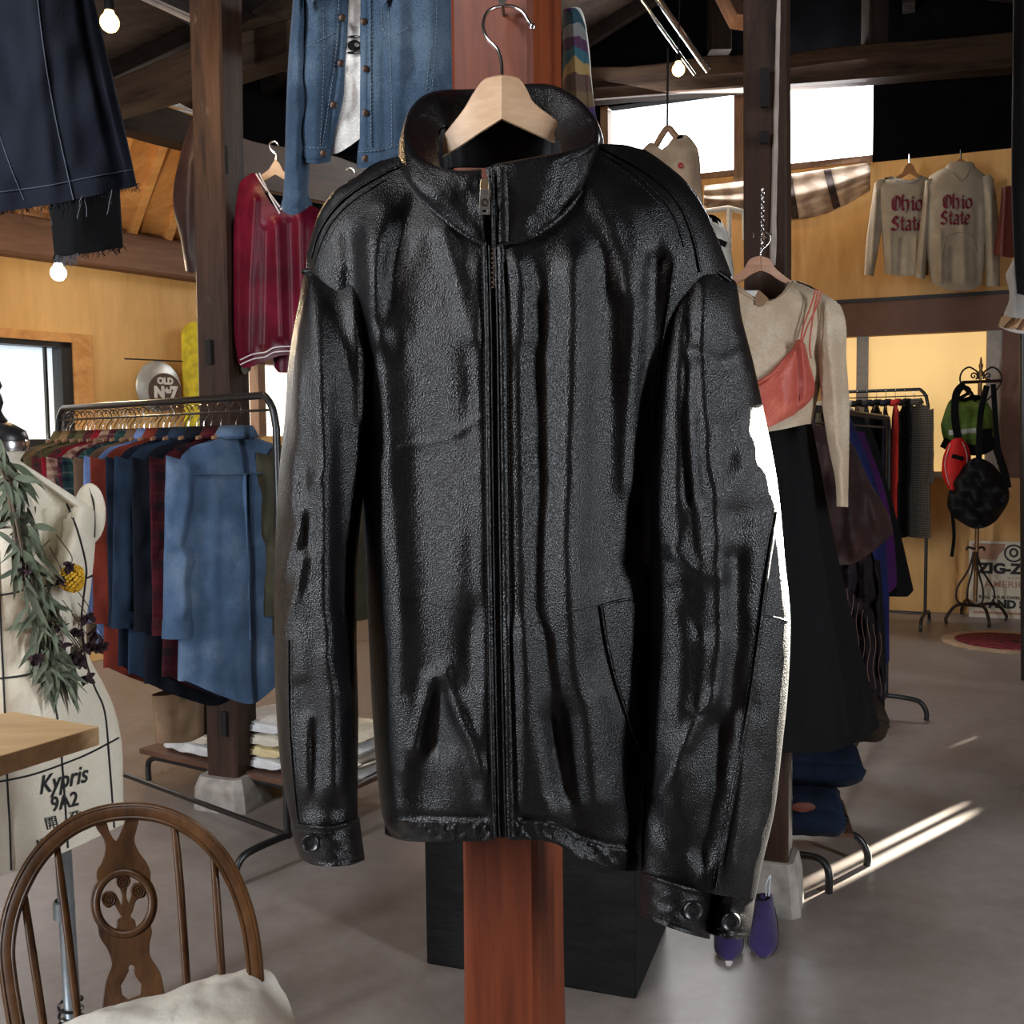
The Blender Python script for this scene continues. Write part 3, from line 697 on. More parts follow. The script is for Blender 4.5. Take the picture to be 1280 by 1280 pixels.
# right pocket welt
jseam('pocket_welt', body, [[(752, 760), (758, 800), (770, 850), (788, 905), (800, 935)], [(750, 759), (770, 752), (792, 748)]], 5.0, .0040, 60)
jst('pocket_stitching', body, [[(758, 762), (764, 800), (776, 848), (794, 902)], [(762, 762), (768, 800), (780, 846), (797, 895)]])
pf = MB(); G = []
for k in np.linspace(0, 1, 10):
    ys = np.linspace(754, 930, 40); xl = np.interp(ys, [754, 800, 850, 905, 935], [754, 760, 772, 790, 802]); xs = xl+(820-xl)*k
    G.append(jm(xs, ys, body.front(xs, ys)+.003))
pf.grid(G); adopt(jr, pf.build('pocket_flap', m_lea, angle=180))
# ---- collar ---------------------------------------------------------------
ringB = [(608, 305, None), (585, 294, None), (552, 270, None), (524, 242, None), (507, 214, .012), (503, 185, -.02), (535, 172, -.05), (600, 168, -.065), (680, 166, -.062), (738, 166, -.04), (750, 180, -.006), (742, 206, .020), (722, 244, None), (698, 272, None), (660, 297, None), (618, 306, None)]
ringM = [(606, 262, .094), (582, 256, .094), (545, 246, .088), (515, 226, .066), (503, 200, .020), (508, 165, -.02), (535, 145, -.060), (600, 138, -.075), (675, 136, -.07), (732, 150, -.045), (752, 172, -.006), (748, 192, .022), (730, 220, .060), (704, 244, .084), (664, 258, .094), (616, 262, .094)]
ringT = [(603, 221, .088), (580, 222, .087), (549, 218, .082), (520, 205, .062), (506, 180, .020), (512, 145, -.02), (538, 123, -.050), (596, 117, -.065), (676, 111, -.062), (716, 122, -.042), (742, 148, -.006), (746, 168, .020), (738, 187, .055), (708, 198, .080), (664, 206, .088), (611, 216, .092)]
ringR = [(603, 215, .082), (580, 216, .080), (552, 213, .074), (527, 198, .052), (514, 172, .014), (522, 138, -.02), (545, 121, -.042), (597, 119, -.054), (674, 113, -.052), (708, 126, -.036), (730, 148, -.006), (738, 166, .016), (732, 184, .045), (704, 194, .070), (662, 202, .080), (611, 211, .086)]
ringI = [(603, 222, .074), (582, 221, .070), (560, 218, .060), (549, 210, .040), (546, 186, .006), (550, 164, -.022), (566, 158, -.036), (604, 160, -.044), (668, 160, -.044), (690, 166, -.034), (699, 176, -.010), (702, 184, .012), (702, 193, .036), (690, 200, .058), (656, 208, .072), (612, 217, .078)]
ringD = [(603, 262, .070), (585, 260, .064), (566, 254, .050), (554, 242, .030), (550, 226, .004), (553, 214, -.026), (570, 210, -.040), (606, 210, -.046), (665, 210, -.046), (688, 212, -.036), (698, 218, -.014), (700, 224, .008), (698, 234, .030), (684, 246, .050), (654, 256, .066), (612, 260, .074)]
def ringpts(r):
    out = []
    for x, y, d in r:
        if d is None: d = float(body.front(x, y))+.003
        out.append((x, y, d))
    return spline(out, 180)
rings = [ringpts(q) for q in (ringB, ringM, ringT, ringR, ringI, ringD)]
stack = np.array(rings)           # 6 x n x 3
def loft(keys, nseg):
    out = []
    K = np.array(keys)
    for j in range(K.shape[1]): out.append(spline([tuple(p) for p in K[:, j]], nseg))
    return np.array(out).transpose(1, 0, 2)
Lo = loft(stack[:5], 64); nn_ = Lo.shape[0]
U = np.linspace(0, 1, Lo.shape[1])[None, :]*60; V = np.linspace(0, 1, nn_)[:, None]*4
wrk = .0035*(vnoise(U/3, V*1.0, 11)-.5)+.0012*(vnoise(U/1.2, V*1.8, 12)-.5)+.0003*(vnoise(U*2.4, V*5, 13)-.5)
edge = np.clip(np.linspace(0, 1, nn_)[:, None]*8, 0, 1)
Lo[..., 2] += wrk*edge; Lo[..., 0] += 1200*wrk*edge*.35; Lo[..., 1] += 900*wrk*edge*.3
adopt(jr, MB().grid(jm(Lo[..., 0], Lo[..., 1], Lo[..., 2])).build('collar', m_lea, angle=180, solid=.0022))
Li = loft(np.array([stack[4], (stack[4]*.45+stack[5]*.55), stack[5]]), 16); Li[..., 2] -= .001
Li[..., 0] += 0.9*np.sin(np.linspace(0, 1, Li.shape[1])*160)[None, :]
adopt(jr, MB().grid(jm(Li[..., 0], Li[..., 1], Li[..., 2])).build('lining', m_lining, angle=180, solid=.001))
# collar/neck welt seam, collar front edge strip, hang loop
mb = MB(); q = ringpts(ringB); mb.tube(jm(q[:, 0], q[:, 1]+1, q[:, 2]+.001), .0030, 8); q2 = q*1.0
adopt(jr, mb.build('collar_seam', m_lea, angle=180))
mb = MB(); q = ringpts([(x, y+5 if y > 190 else y+3, (None if d is None else d)) for x, y, d in ringT]); mb.tube(jm(q[:, 0], q[:, 1], q[:, 2]+.0015), .0011, 6)
adopt(jr, mb.build('collar_piping', m_lea, angle=180))
mb = MB(); st = []
for x, y0, y1, w, dd in ((627, 209, 302, 15, .0035), (615.5, 213, 306, 6, .005)):
    G = []
    for u in np.linspace(-1, 1, 7):
        ys = np.linspace(y0, y1, 30); t_ = (ys-y0)/(y1-y0); d = np.interp(t_, [0, .5, 1], [.090, .096, float(body.front(x, 305))+.004])
        G.append(jm(x+u*w/2+t_*2, ys, d+dd*(1-abs(u)**4)))
    mb.grid(G)
adopt(jr, mb.build('collar_placket', m_lea, angle=180))
mb = MB(); qq = [(606, 171, -.041), (610, 164, -.034), (635, 161, -.033), (660, 162, -.034), (664, 169, -.041)]; q = spline(qq, 30); mb.tube(jm(q[:, 0], q[:, 1], q[:, 2]), .0022, 6)
adopt(jr, mb.build('hang_loop', m_lea))
# zip slider and pull
def jp(x, y, d): return Vector(jm(x, y, d).tolist())
sl = MB(); v, f = curve_mesh([[(-4, 0), (4, 0), (5, -8), (4, -24), (-4, -24), (-5, -8)]], 4, .6)
sl.add([jp(605.5+x, 224-y, .101+z*.0009) for x, y, z in v], f); zs = sl.build('zip_slider', plain('brass_slider', (.45, .34, .2), .3, .9, bs=0), angle=40); adopt(jr, zs)
pu = MB()
ol = [(-5, -13), (5, -13), (6.5, -44), (-6.5, -44)]; holes = [[(-3.6, -38), (3.6, -38), (3.8, -41.5), (-3.8, -41.5)]]
v, f = curve_mesh([ol]+holes, 2.2, .5); pu.add([jp(605.5+x, 224-y, .108+z*.0009) for x, y, z in v], f)
zp = pu.build('zip_pull', m_steel, angle=40); subpart(zs, zp)
rr_ = MB(); ce = jp(605.8, 253, .1098); rr_.tube([ce+Vector((.0032*math.cos(a), 0, .0032*math.sin(a))) for a in np.linspace(0, 2*PI, 17)[:-1]], .0006, 6, closed=True); subpart(zs, rr_.build('pull_emblem', m_button))
# ---- sleeves ----------------------------------------------------------------
sL = Shell([(325, 385), (345, 380), (380, 373), (450, 361), (520, 356), (600, 348), (680, 344), (800, 343), (900, 346), (980, 354), (1030, 364), (1040, 366)],
           [(325, 450), (345, 462), (400, 470), (470, 468), (560, 462), (640, 452), (720, 446), (800, 446), (900, 448), (1000, 447), (1040, 448)],
           [(372, 348), (384, 333), (415, 332), (440, 318), (470, 322)], [(345, 1028), (368, 1034), (400, 1038), (450, 1028)],
           [(320, .030), (380, .06), (600, .066), (1040, .055)], [(320, .02), (600, .05), (1040, .05)], dc=[(320, .0), (420, .004), (700, .012), (1040, .022)],
           shoulder=[(370, 340), (470, 318)], sfall=55, expo=2.0,
           folds=[([(385, 350), (398, 450), (405, 560), (408, 700), (412, 820), (420, 980)], 11, .013), ([(372, 380), (372, 520), (366, 640)], 9, .008),
                  ([(425, 350), (436, 480), (430, 620), (425, 760)], 13, -.010), ([(352, 720), (375, 660), (392, 600)], 7, .007), ([(350, 800), (368, 745), (378, 700)], 6, .005),
                  ([(375, 860), (392, 930), (388, 1000)], 9, -.006), ([(385, 900), (384, 985)], 6, .006), ([(405, 820), (440, 880)], 8, .004), ([(425, 870), (436, 960), (432, 1020)], 9, .006),
                  ([(360, 540), (380, 600), (388, 680)], 9, -.006), ([(372, 1018), (410, 1010), (445, 1018)], 8, -.004), ([(440, 360), (452, 440), (456, 520)], 8, .007)],
           wr=[(.0018, 34, 100, 21), (.0004, 16, 30, 22)])
sR = Shell([(315, 836), (340, 832), (400, 826), (480, 819), (560, 815), (700, 813), (850, 810), (960, 806), (1050, 802), (1130, 801)],
           [(315, 900), (345, 917), (400, 928), (450, 941), (520, 956), (600, 971), (700, 981), (780, 988), (860, 985), (940, 977), (1020, 967), (1080, 953), (1130, 943)],
           [(832, 330), (850, 321), (875, 326), (900, 338), (920, 352)], [(800, 1092), (850, 1108), (893, 1118), (945, 1124)],
           [(315, .03), (400, .050), (600, .044), (1120, .044)], [(315, .02), (600, .055), (1120, .05)], dc=[(315, .0), (420, .012), (600, .036), (700, .040), (1120, .042)],
           shoulder=[(832, 324), (875, 320), (920, 346)], sfall=55, expo=2.0,
           folds=[([(880, 345), (876, 450), (884, 560), (893, 640), (902, 720), (903, 800), (893, 880)], 12, .012), ([(846, 360), (840, 520), (846, 700), (850, 860), (842, 1000)], 17, .010),
                  ([(866, 370), (862, 500), (866, 620)], 8, -.006), ([(918, 700), (914, 820), (900, 960), (880, 1080)], 12, -.010), ([(905, 480), (925, 462)], 14, .003), ([(902, 540), (936, 520)], 13, .004), ([(900, 620), (930, 590), (944, 560)], 12, .005),
                  ([(920, 645), (955, 640)], 12, -.006), ([(842, 690), (872, 715), (900, 720)], 7, .006), ([(840, 740), (876, 790)], 9, -.004), ([(868, 900), (845, 960), (822, 990)], 8, .006), ([(893, 870), (860, 930)], 7, .005),
                  ([(815, 1050), (850, 1075), (885, 1088)], 10, .005), ([(930, 900), (925, 1000), (915, 1080)], 8, .006), ([(868, 440), (900, 452), (930, 440)], 6, .004)],
           wr=[(.0018, 40, 90, 31), (.0004, 16, 26, 32)])
for sh in (sL, sR): sh.folds = [(p, w_*1.35, a_*.9) for p, w_, a_ in sh.folds]
for nm, sh in (('sleeve', sL), ('sleeve', sR)): adopt(jr, sh.mesh(jm, 120, 240, 40).build(nm, m_lea, angle=180))
jseam('armhole_seam', sL, [[(377, 340), (392, 336), (415, 339), (430, 346)]], 6, .004, 30)
jseam('armhole_seam', sR, [[(840, 330), (848, 324), (866, 326), (890, 334), (914, 350)]], 7, .0065, 40)
jseam('armhole_seam', body, [[(844, 328), (836, 380), (826, 450), (820, 540)]], 4, .003, 40)
jseam('sleeve_seam', sR, [[(972, 640), (962, 700), (952, 780), (938, 880), (916, 1000), (896, 1112)]], 5, .0042, 90)
jseam('sleeve_seam', sR, [[(952, 770), (970, 772), (986, 777)]], 3.5, .003, 20)
jseam('sleeve_seam', sL, [[(360, 800), (361, 900), (366, 970), (372, 1030)]], 3, .0025, 60)
jst('sleeve_stitching', sR, [[(966, 640), (956, 700), (946, 780), (932, 880), (910, 1000), (891, 1105)], [(846, 330), (866, 332), (890, 341), (908, 354)]])
jst('sleeve_stitching', sL, [[(365, 800), (366, 900), (371, 970), (377, 1030)], [(380, 346), (395, 342), (415, 345)]])
# cuffs (a closed tube each, the right one opened by its placket)
def cuff(L, R, top, bot, ref, D, dc, seed, extra=()):
    c = Shell(L, R, top, bot, D, D, dc=dc, expo=2.0, wr=[(.0007, 14, 10, seed), (.00025, 6, 7, seed+1)], folds=list(extra))
    return c
cL = cuff([(1020, 364), (1040, 365), (1072, 375), (1085, 380)], [(1020, 449), (1050, 453), (1078, 456), (1085, 455)], [(360, 1026), (380, 1031), (410, 1033), (450, 1022)], [(370, 1068), (384, 1078), (410, 1083), (440, 1081), (458, 1074)], sL, .060, .022, 41,
          [([(366, 1030), (410, 1036), (452, 1026)], 2.5, .003), ([(376, 1072), (410, 1079), (456, 1073)], 2.0, -.0015)])
cR1 = cuff([(1080, 800), (1170, 801)], [(1080, 895), (1120, 893), (1175, 887)], [(798, 1089), (850, 1106), (897, 1119)], [(798, 1143), (830, 1157), (862, 1168), (890, 1175)], sR, .064, .030, 51,
           [([(801, 1092), (850, 1109), (893, 1121)], 2.5, .003), ([(803, 1140), (850, 1160), (886, 1170)], 2, -.0015)])
cR2 = cuff([(1100, 888), (1175, 884)], [(1100, 946), (1130, 943), (1175, 937)], [(884, 1112), (915, 1118), (948, 1125)], [(884, 1166), (905, 1173), (925, 1174), (940, 1168)], sR, .050, .018, 61,
           [([(890, 1114), (945, 1126)], 2.5, .003), ([(890, 1163), (936, 1166)], 2, -.0015)])
for c in (cL, cR1, cR2): adopt(jr, c.mesh(jm, 70, 40, 24).build('cuff', m_lea, angle=180))
jst('cuff_stitching', cL, [[(372, 1038), (410, 1041), (450, 1031)], [(380, 1071), (410, 1077), (452, 1071)]])
jst('cuff_stitching', cR1, [[(804, 1098), (850, 1114), (890, 1126)], [(804, 1138), (850, 1155), (884, 1166)]])
def button(c, x, y, r):
    d = float(c.front(x, y)); p = jp(x, y, d+.004); s = r/1280*1.14
    Mx = Matrix.Rotation(PI/2, 3, 'X')
    b = MB().lathe([(0, -.1), (.8, -.1), (1, .1), (1, .3), (.86, .42), (.74, .34), (.6, .2), (0, .18)], n=28); b.v = [tuple(Vector((q[0]*s, -q[2]*s, q[1]*s))+p) for q in b.v]
    bo = b.build('button', m_button, angle=60); adopt(jr, bo)
    h = MB()
    for a in range(4): h.box(p+Vector((s*.2*math.cos(a*PI/2+.8), -.2*s, s*.2*math.sin(a*PI/2+.8))), (s*.07, s*.03, s*.07))
    subpart(bo, h.build('button_thread', m_seam, smooth=False))
button(cL, 388, 1053, 11.5); button(cR1, 866, 1137, 12.5); button(cR2, 913, 1151, 12)
mb = MB(); ribbon(mb, cR1, jm, [(843, 1127), (852, 1131), (860, 1133)], 4, .0018, 12); ribbon(mb, cR1, jm, [(846, 1136), (853, 1139), (858, 1140)], 3, .0014, 12); ribbon(mb, cL, jm, [(392, 1046), (402, 1046), (410, 1048)], 3.5, .0018, 12)
adopt(jr, mb.build('buttonhole', m_lea))
# ---- hanger -------------------------------------------------------------------
hr = empty('clothes_hanger', P(627, 140, 1.2), 0, 'pale wooden coat hanger with steel hook inside the leather jacket collar', 'hanger')
hm = pixmap(1.2)
topc = spline([(627, 95), (606, 100), (592, 117), (578, 140), (553, 170), (530, 189)], 40); botc = spline([(627, 148), (600, 165), (575, 182), (552, 196), (531, 211)], 40)
topr = spline([(627, 95), (648, 99), (658, 112), (668, 130), (694, 150), (712, 162)], 40); botr = spline([(627, 148), (650, 158), (672, 168), (694, 178), (712, 188)], 40)
for tc, bc, lean in ((topc, botc, .00030), (topr, botr, .00034)):
    G = []
    for (x0, y0), (x1, y1) in zip(tc, bc):
        k = abs((x0+x1)/2-627); dd = .012-k*lean; th = .011
        ring = [(x0, y0, dd+th*.6), (x1, y1, dd+th*.85), (x1, y1+2, dd+th*.5), (x1, y1, dd-th), (x0, y0, dd-th), (x0, y0-1.5, dd+th*.1)]
        G.append([hm(a, b, c).tolist() for a, b, c in ring])
    mb = MB(); o_ = len(mb.v); mb.grid(G, cv=True); mb.f.append(tuple(range(6))); e = len(mb.v); mb.f.append(tuple(range(e-1, e-7, -1)))
    adopt(hr, mb.build('hanger_arm', m_hanger, angle=35))
q = spline([(627, 98, .008), (627, 80, -.002), (622, 62, -.012), (608, 46, -.022), (604, 30, -.032), (610, 14, -.042), (625, 8, -.048), (641, 8, -.048), (653, 15, -.044), (661, 27, -.038), (665, 33, -.034)], 60)
adopt(hr, MB().tube(hm(q[:, 0], q[:, 1], q[:, 2]), .0021, 10).build('hook', m_chrome))
adopt(hr, MB().lathe([(0, -.004), (.003, -.003), (.004, 0), (.003, .003), (0, .004)], c=hm(665.5, 33.5, -.034).tolist(), n=12).build('hook_tip', m_chrome))
nl = MB(); a = Vector(hm(628, 12, -.05).tolist()); nl.tube([a+Vector((0, -.02, .001)), a+Vector((.002, .035, -.002))], .0022, 8); nl.lathe([(0, 0), (.005, 0), (.005, .002), (0, .002)], n=12, M=Matrix.Rotation(PI/2, 3, 'X'), c=a+Vector((0, -.02, .001)))
tag(nl.build('nail', m_steel), 'steel nail in the red post holding the hook of the wooden hanger', 'nail')
# ================================================================== GARMENT BUILDERS
m_hang_dark = wood('brown_hanger_wood', (.20, .10, .05), (.36, .20, .11), 'X', 16, 10, rough=.4, bs=.1)
def hanger_local(root, m=None, wd=.20, drop=.07, hookh=.10, z0=-.10, name='hanger', hm=None):
    """wooden hanger, its hook resting at the local origin"""
    h = MB(); G = []
    for x in np.linspace(-wd, wd, 25):
        a = abs(x)/wd; zc = z0-drop*a**1.5; t = .020*(1-.55*a); G.append([(x, -.007, zc+t*.5), (x, .007, zc+t*.5), (x, .007, zc-t*.7), (x, -.007, zc-t*.7)])
    h.grid(G, cv=True); h.f.append((0, 1, 2, 3)); e = len(h.v); h.f.append((e-1, e-2, e-3, e-4))
    o = h.build(name, m or m_hang_dark, root, angle=40)
    k = MB(); pts = [(0, 0, z0), (0, 0, z0+.035), (.008, 0, z0+.052), (.02, 0, z0+.066), (.022, 0, z0+.085), (.012, 0, z0+.100), (0, 0, z0+.106), (-.013, 0, z0+.100), (-.021, 0, z0+.086)]
    pts = [(x, y, z-(z0+.102)*1.0+0.0 if False else z) for x, y, z in pts]
    k.tube(spline(pts, 28), .0022, 6); k.build('hook', hm or m_chrome, root)
    return o
def garment(root, m, L=.80, sh=.23, chest=.26, hem=.25, D=.045, slv=.58, sw=.075, cuffw=.05, z0=-.115, fold_seed=0, collar=True, sleeves=True, spread=.04, folds=(), neckw=.07, tail=.0, nm='shirt_body', res=1.0, mcollar=None, slope=.055, back=False, neckdrop=.02):
    """hanging garment in local metres: x across, y down (=-z)"""
    y0 = -z0; rnd = random.Random(fold_seed); F = list(folds)
    for k in range(6):
        x = -chest+2*chest*(k+.5)/6+rnd.uniform(-.02, .02); F.append(([(x*.8, y0+.12+rnd.uniform(0, .1)), (x*.95, y0+L*.6), (x+rnd.uniform(-.02, .02), y0+L)], .022, rnd.uniform(-.010, .012)))
    nk = [(-neckw, y0), (0, y0+neckdrop), (neckw, y0)]
    top = [(-sh-.03, y0+slope+.05), (-sh, y0+slope), (-neckw*1.6, y0+.012)]+nk+[(neckw*1.6, y0+.012), (sh, y0+slope), (sh+.03, y0+slope+.05)]
    bot = [(-chest, y0+L-.05-tail*.5), (-chest*.5, y0+L), (0, y0+L+tail), (chest*.5, y0+L), (chest, y0+L-.05-tail*.5)] if tail else [(-chest, y0+L), (0, y0+L+.008), (chest, y0+L)]
    b = Shell([(y0, -sh), (y0+.06, -sh-.005), (y0+.22, -chest+.01), (y0+L, -hem)], [(y0, sh), (y0+.06, sh+.005), (y0+.22, chest-.01), (y0+L, hem)], top, bot,
              [(y0, D*.5), (y0+.2, D), (y0+L, D*1.1)], folds=F, shoulder=[(-sh, y0+slope-.005), (-neckw, y0-.01), (neckw, y0-.01), (sh, y0+slope-.005)], sfall=.09, expo=2.2, wr=[(.003, .06, .12, fold_seed)])
    bo = b.mesh(locmap, int(44*res), int(50*res), 16).build(nm, m, root, angle=180)
    if sleeves:
        for s in (-1, 1):
            sl = Shell([(0, -sw), (slv, -cuffw)], [(0, sw), (slv, cuffw)], [(-sw, .03 if s > 0 else -.0), (sw, .0 if s > 0 else .03)], [(-1, slv), (1, slv)], [(0, D*.55), (slv, D*.75)],
                       folds=[([(rnd.uniform(-.02, .02), .05), (rnd.uniform(-.02, .02), slv*.5), (0, slv)], .018, .009), ([(-.03*s, slv*.4), (.03*s, slv*.55)], .02, -.008)], shoulder=[(-1, 0), (1, 0)], sfall=.06, expo=2, wr=[(.004, .04, .07, fold_seed+s)])
            th = s*spread
            def f(x, y, d, s=s, th=th):
                X = s*(sh-.02)+x*math.cos(th)+y*math.sin(th); Y = y0+slope-.01+y*math.cos(th)-x*math.sin(th); return locmap(X, Y, d+.004)
            sl.mesh(f, int(22*res), int(36*res), 10).build('sleeve', m, root, angle=180)
            cf = MB(); G = []
            for k in range(5):
                yy = slv-.055+k*.015
                G.append([f(np.array(math.cos(q)*(cuffw+.004)), np.array(yy), np.array(math.sin(q)*(D*.75+.003))) for q in np.linspace(0, 2*PI, 21)[:-1]])
            cf.grid(np.array(G), cv=True).build('cuff', m, root, angle=180)
    if collar:
        c = MB(); G = []
        for k, (zz, r) in enumerate(((-.012, 1.0), (.030, .92), (.036, .96), (.005, 1.22), (-.006, 1.25))):
            G.append([(math.cos(q)*neckw*r, -math.sin(q)*.042*r, z0+zz+(.0 if math.sin(q) < 0 else .006)) for q in np.linspace(0, 2*PI, 33)[:-1]])
        c.grid(G, cv=True).build('collar', mcollar or m, root, angle=180, solid=.0015)
    return b
# ================================================================== LEFT CLOTHES RACK
def rack(name, a, b, h, label, foot=.22, parts=True, m=None, r=.013, mids=(), footdrop=.07):
    """garment rail: two arched ends with low skids, a top bar and a lower bar"""
    a, b = Vector(a), Vector(b); c = (a+b)/2; c.z = 0; t = (b-a).normalized(); n = Vector((-t.y, t.x, 0)); m = m or m_black
    root = empty(name, c, 0, label, 'clothes rack'); A, B = a-c, b-c
    up = Vector((0, 0, h)); q = [A+Vector((0, 0, .1)), A+up*.5, A+up*.93, A+up*.975+t*.02, A+up+t*.06, (A+B)/2+up, B+up-t*.06, B+up*.975-t*.02, B+up*.93, B+up*.5, B+Vector((0, 0, .1))]
    pts = [q[0], q[1], q[2]]+[Vector(p) for p in spline(q[2:5], 10)[1:]]+[q[5]]+[Vector(p) for p in spline(q[6:9], 10)]+[q[9], q[10]]
    MB().tube(pts, r, 10).build('rail_frame', m, root)
    for E in (A, B):
        p = [E-n*foot, E-n*foot+Vector((0, 0, footdrop*.6)), E-n*(foot-.03)+Vector((0, 0, footdrop+.02)), E-n*(foot-.09)+Vector((0, 0, footdrop+.035)), E+Vector((0, 0, footdrop+.04)), E+n*(foot-.09)+Vector((0, 0, footdrop+.035)), E+n*(foot-.03)+Vector((0, 0, footdrop+.02)), E+n*foot+Vector((0, 0, footdrop*.6)), E+n*foot]
        MB().tube(spline(p, 40), r, 10).build('foot', m, root)
    MB().tube([A+Vector((0, 0, footdrop+.04)), B+Vector((0, 0, footdrop+.04))], r*.8, 8).build('lower_bar', m, root)
    MB().tube([A+Vector((0, 0, h-.05))+n*.0, B+Vector((0, 0, h-.05))], r*.35, 6).build('wire', m, root)
    return root
RA, RB = Vector((-1.95, 4.42, 0)), Vector((-.79, 3.46, 0)); RH = 1.625
rack('clothes_rack', RA, RB, RH, 'black tubular clothes rack full of shirts at left between mannequin and leather jacket')
den = fabric('blue_denim', (.055, .095, .165), (.12, .165, .235), weave=1200, fade=.35)
rt = (RB-RA).normalized(); ryaw = math.atan2(rt.y, rt.x)+PI/2
SH = [  # k along the rail, material, label, length, seed
    (.850, den, 'faded blue denim shirt seen from behind, nearest on the left rack', .84),
    (.790, plaid('plaid_darkred', (.045, .004, .008), [(.15, .3, (.010, .004, .006)), (.7, .08, (.09, .01, .014))], .10), 'dark red and black plaid shirt directly behind the denim shirt on the left rack', .84),
    (.720, fabric('navy', (.003, .0045, .009)), 'black navy shirt between the dark red plaid shirt and the slate blue shirt', .88),
    (.655, fabric('slate', (.011, .022, .042), fade=.2), 'slate blue shirt with a buttoned cuff behind the navy shirt on the left rack', .86),
    (.595, fabric('inkblue', (.005, .009, .019)), 'ink blue shirt between the slate blue shirt and the rust red shirt', .84),
    (.545, fabric('rust', (.12, .018, .010)), 'rust red shirt in the middle of the left rack', .86),
    (.500, fabric('pale_blue', (.10, .15, .30)), 'light blue shirt just left of the rust red shirt', .80),
    (.455, fabric('taupe', (.11, .065, .04)), 'plain taupe brown shirt left of the light blue shirt', .78),
    (.410, plaid('plaid_green', (.012, .040, .038), [(.1, .25, (.004, .008, .016)), (.6, .1, (.09, .12, .11))], .06), 'dark green and navy plaid shirt on the left rack', .78),
    (.370, plaid('plaid_wine', (.07, .012, .02), [(.15, .2, (.015, .01, .02)), (.6, .08, (.2, .12, .11))], .05), 'wine and grey plaid shirt left of the green plaid shirt', .78),
    (.330, plaid('gingham', (.12, .05, .04), [(.0, .5, (.33, .22, .16))], .03), 'small brown and cream checked shirt right of the crimson shirt', .78),
    (.290, fabric('crimson', (.17, .006, .014)), 'bright crimson red shirt near the far end of the left rack', .78),
    (.250, plaid('plaid_maroon', (.09, .014, .016), [(.2, .25, (.03, .02, .02))], .05), 'maroon checked shirt left of the crimson shirt', .78),
    (.205, fabric('olive', (.075, .062, .028)), 'olive green shirt near the far end of the left rack', .78),
    (.160, plaid('plaid_olive', (.05, .045, .025), [(.2, .3, (.02, .02, .012)), (.7, .1, (.16, .08, .05))], .06), 'olive and brown plaid shirt left of the plain olive shirt', .78),
    (.115, fabric('tan', (.20, .12, .055)), 'tan shirt second from the far left end of the left rack', .78),
    (.070, fabric('moss', (.10, .075, .035)), 'mossy brown shirt at the far left end of the left rack', .78),
]
for i, (k, m, lab, L) in enumerate(SH):
    p = RA.lerp(RB, k); r = empty('hanging_shirt', (p.x, p.y, RH-.0), ryaw+(random.uniform(-.10, .10) if i > 1 else (.04 if i == 0 else 0)), lab, 'shirt', 'shirts on the left rack')
    dark = i in (2, 3, 4)
    garment(r, m, L=L+.05, sh=.235, chest=.25, hem=.27, D=.034 if i else .05, slv=.60, sw=.072, cuffw=.05, z0=-.14, fold_seed=i, spread=.05+.04*(i % 3 == 0), tail=.05, slope=.075, res=1.6 if i < 2 else .8, neckdrop=-.005 if i == 0 else .02)
    hanger_local(r, wd=.10, drop=.018, z0=-.122)
    if i == 0:
        # yoke seam, back pleat and cuff button of the denim shirt
        sb = Shell([(0, -.22), (1, -.26)], [(0, .22), (1, .26)], [(0, .1)], [(0, .9)], .056)
        fm = lambda x, y, d: locmap(x, y, d)
        for pts, w_, h_ in (([(-.205, .262), (0, .268), (.205, .262)], .006, .004), ([(-.01, .27), (-.012, .5), (-.01, .85)], .008, .004), ([(.012, .27), (.014, .5), (.02, .85)], .005, .003)):
            ribbon(MB(), sb, fm, pts, w_, h_, 30, sink=.012).build('yoke_seam', den, r, angle=180)
# empty hangers on the rail between the shirts
hp = None
for j, k in enumerate([.03, .05, .09, .14, .18, .23, .27, .31, .35, .39, .43, .48, .52, .57, .62, .64, .69, .75]):
    p = RA.lerp(RB, k); r = empty('clothes_hanger', (p.x, p.y, RH), ryaw+random.uniform(-.15, .15), 'brown wooden hanger hooked on the left rack rail between the shirts', 'hanger', 'bare hangers on the left rack')
    hanger_local(r, m=m_hang_dark, wd=.06, drop=.02, z0=-.125, hm=m_chrome if j % 3 else m_black)
for k, m, lab in ((.955, fabric('army', (.035, .03, .018)), 'dark olive jacket at the near end of the left rack beside the leather sleeve'),):
    p = RA.lerp(RB, k)+Vector((.12, .34, 0)); r = empty('hanging_shirt', (p.x, p.y, RH), ryaw, lab, 'jacket'); garment(r, m, L=.7, fold_seed=55, z0=-.15); hanger_local(r, z0=-.14)
# ---- low rail with folded clothes behind ----------------------------------------
sA, sB = FL(186, 975), FL(420, 1032); sA.z = sB.z = 0
t = (sB-sA).normalized(); n = Vector((-t.y, t.x, 0)); c = (sA+sB)/2; L = (sB-sA).length/2
root = empty('low_shelf', c, 0, 'low black-framed wooden shelf on the floor holding folded clothes behind the left post', 'shelf')
MB().tube(spline([-t*L, -t*L+Vector((0, 0, .07)), -t*(L-.03)+Vector((0, 0, .10)), -t*(L-.1)+Vector((0, 0, .108)), Vector((0, 0, .108)), t*(L-.1)+Vector((0, 0, .108)), t*(L-.03)+Vector((0, 0, .10)), t*L+Vector((0, 0, .07)), t*L], 60), .013, 8).build('shelf_frame', m_black, root)
MB().tube([-t*(L-.1)+n*.40+Vector((0, 0, .108)), t*(L-.1)+n*.40+Vector((0, 0, .108))], .013, 8).build('shelf_frame', m_black, root)
for s in (-1, 1): MB().tube([t*s*(L-.1)+Vector((0, 0, .108)), t*s*(L-.1)+n*.40+Vector((0, 0, .108)), t*s*(L-.1)+n*.42], .012, 8).build('cross_bar', m_black, root)
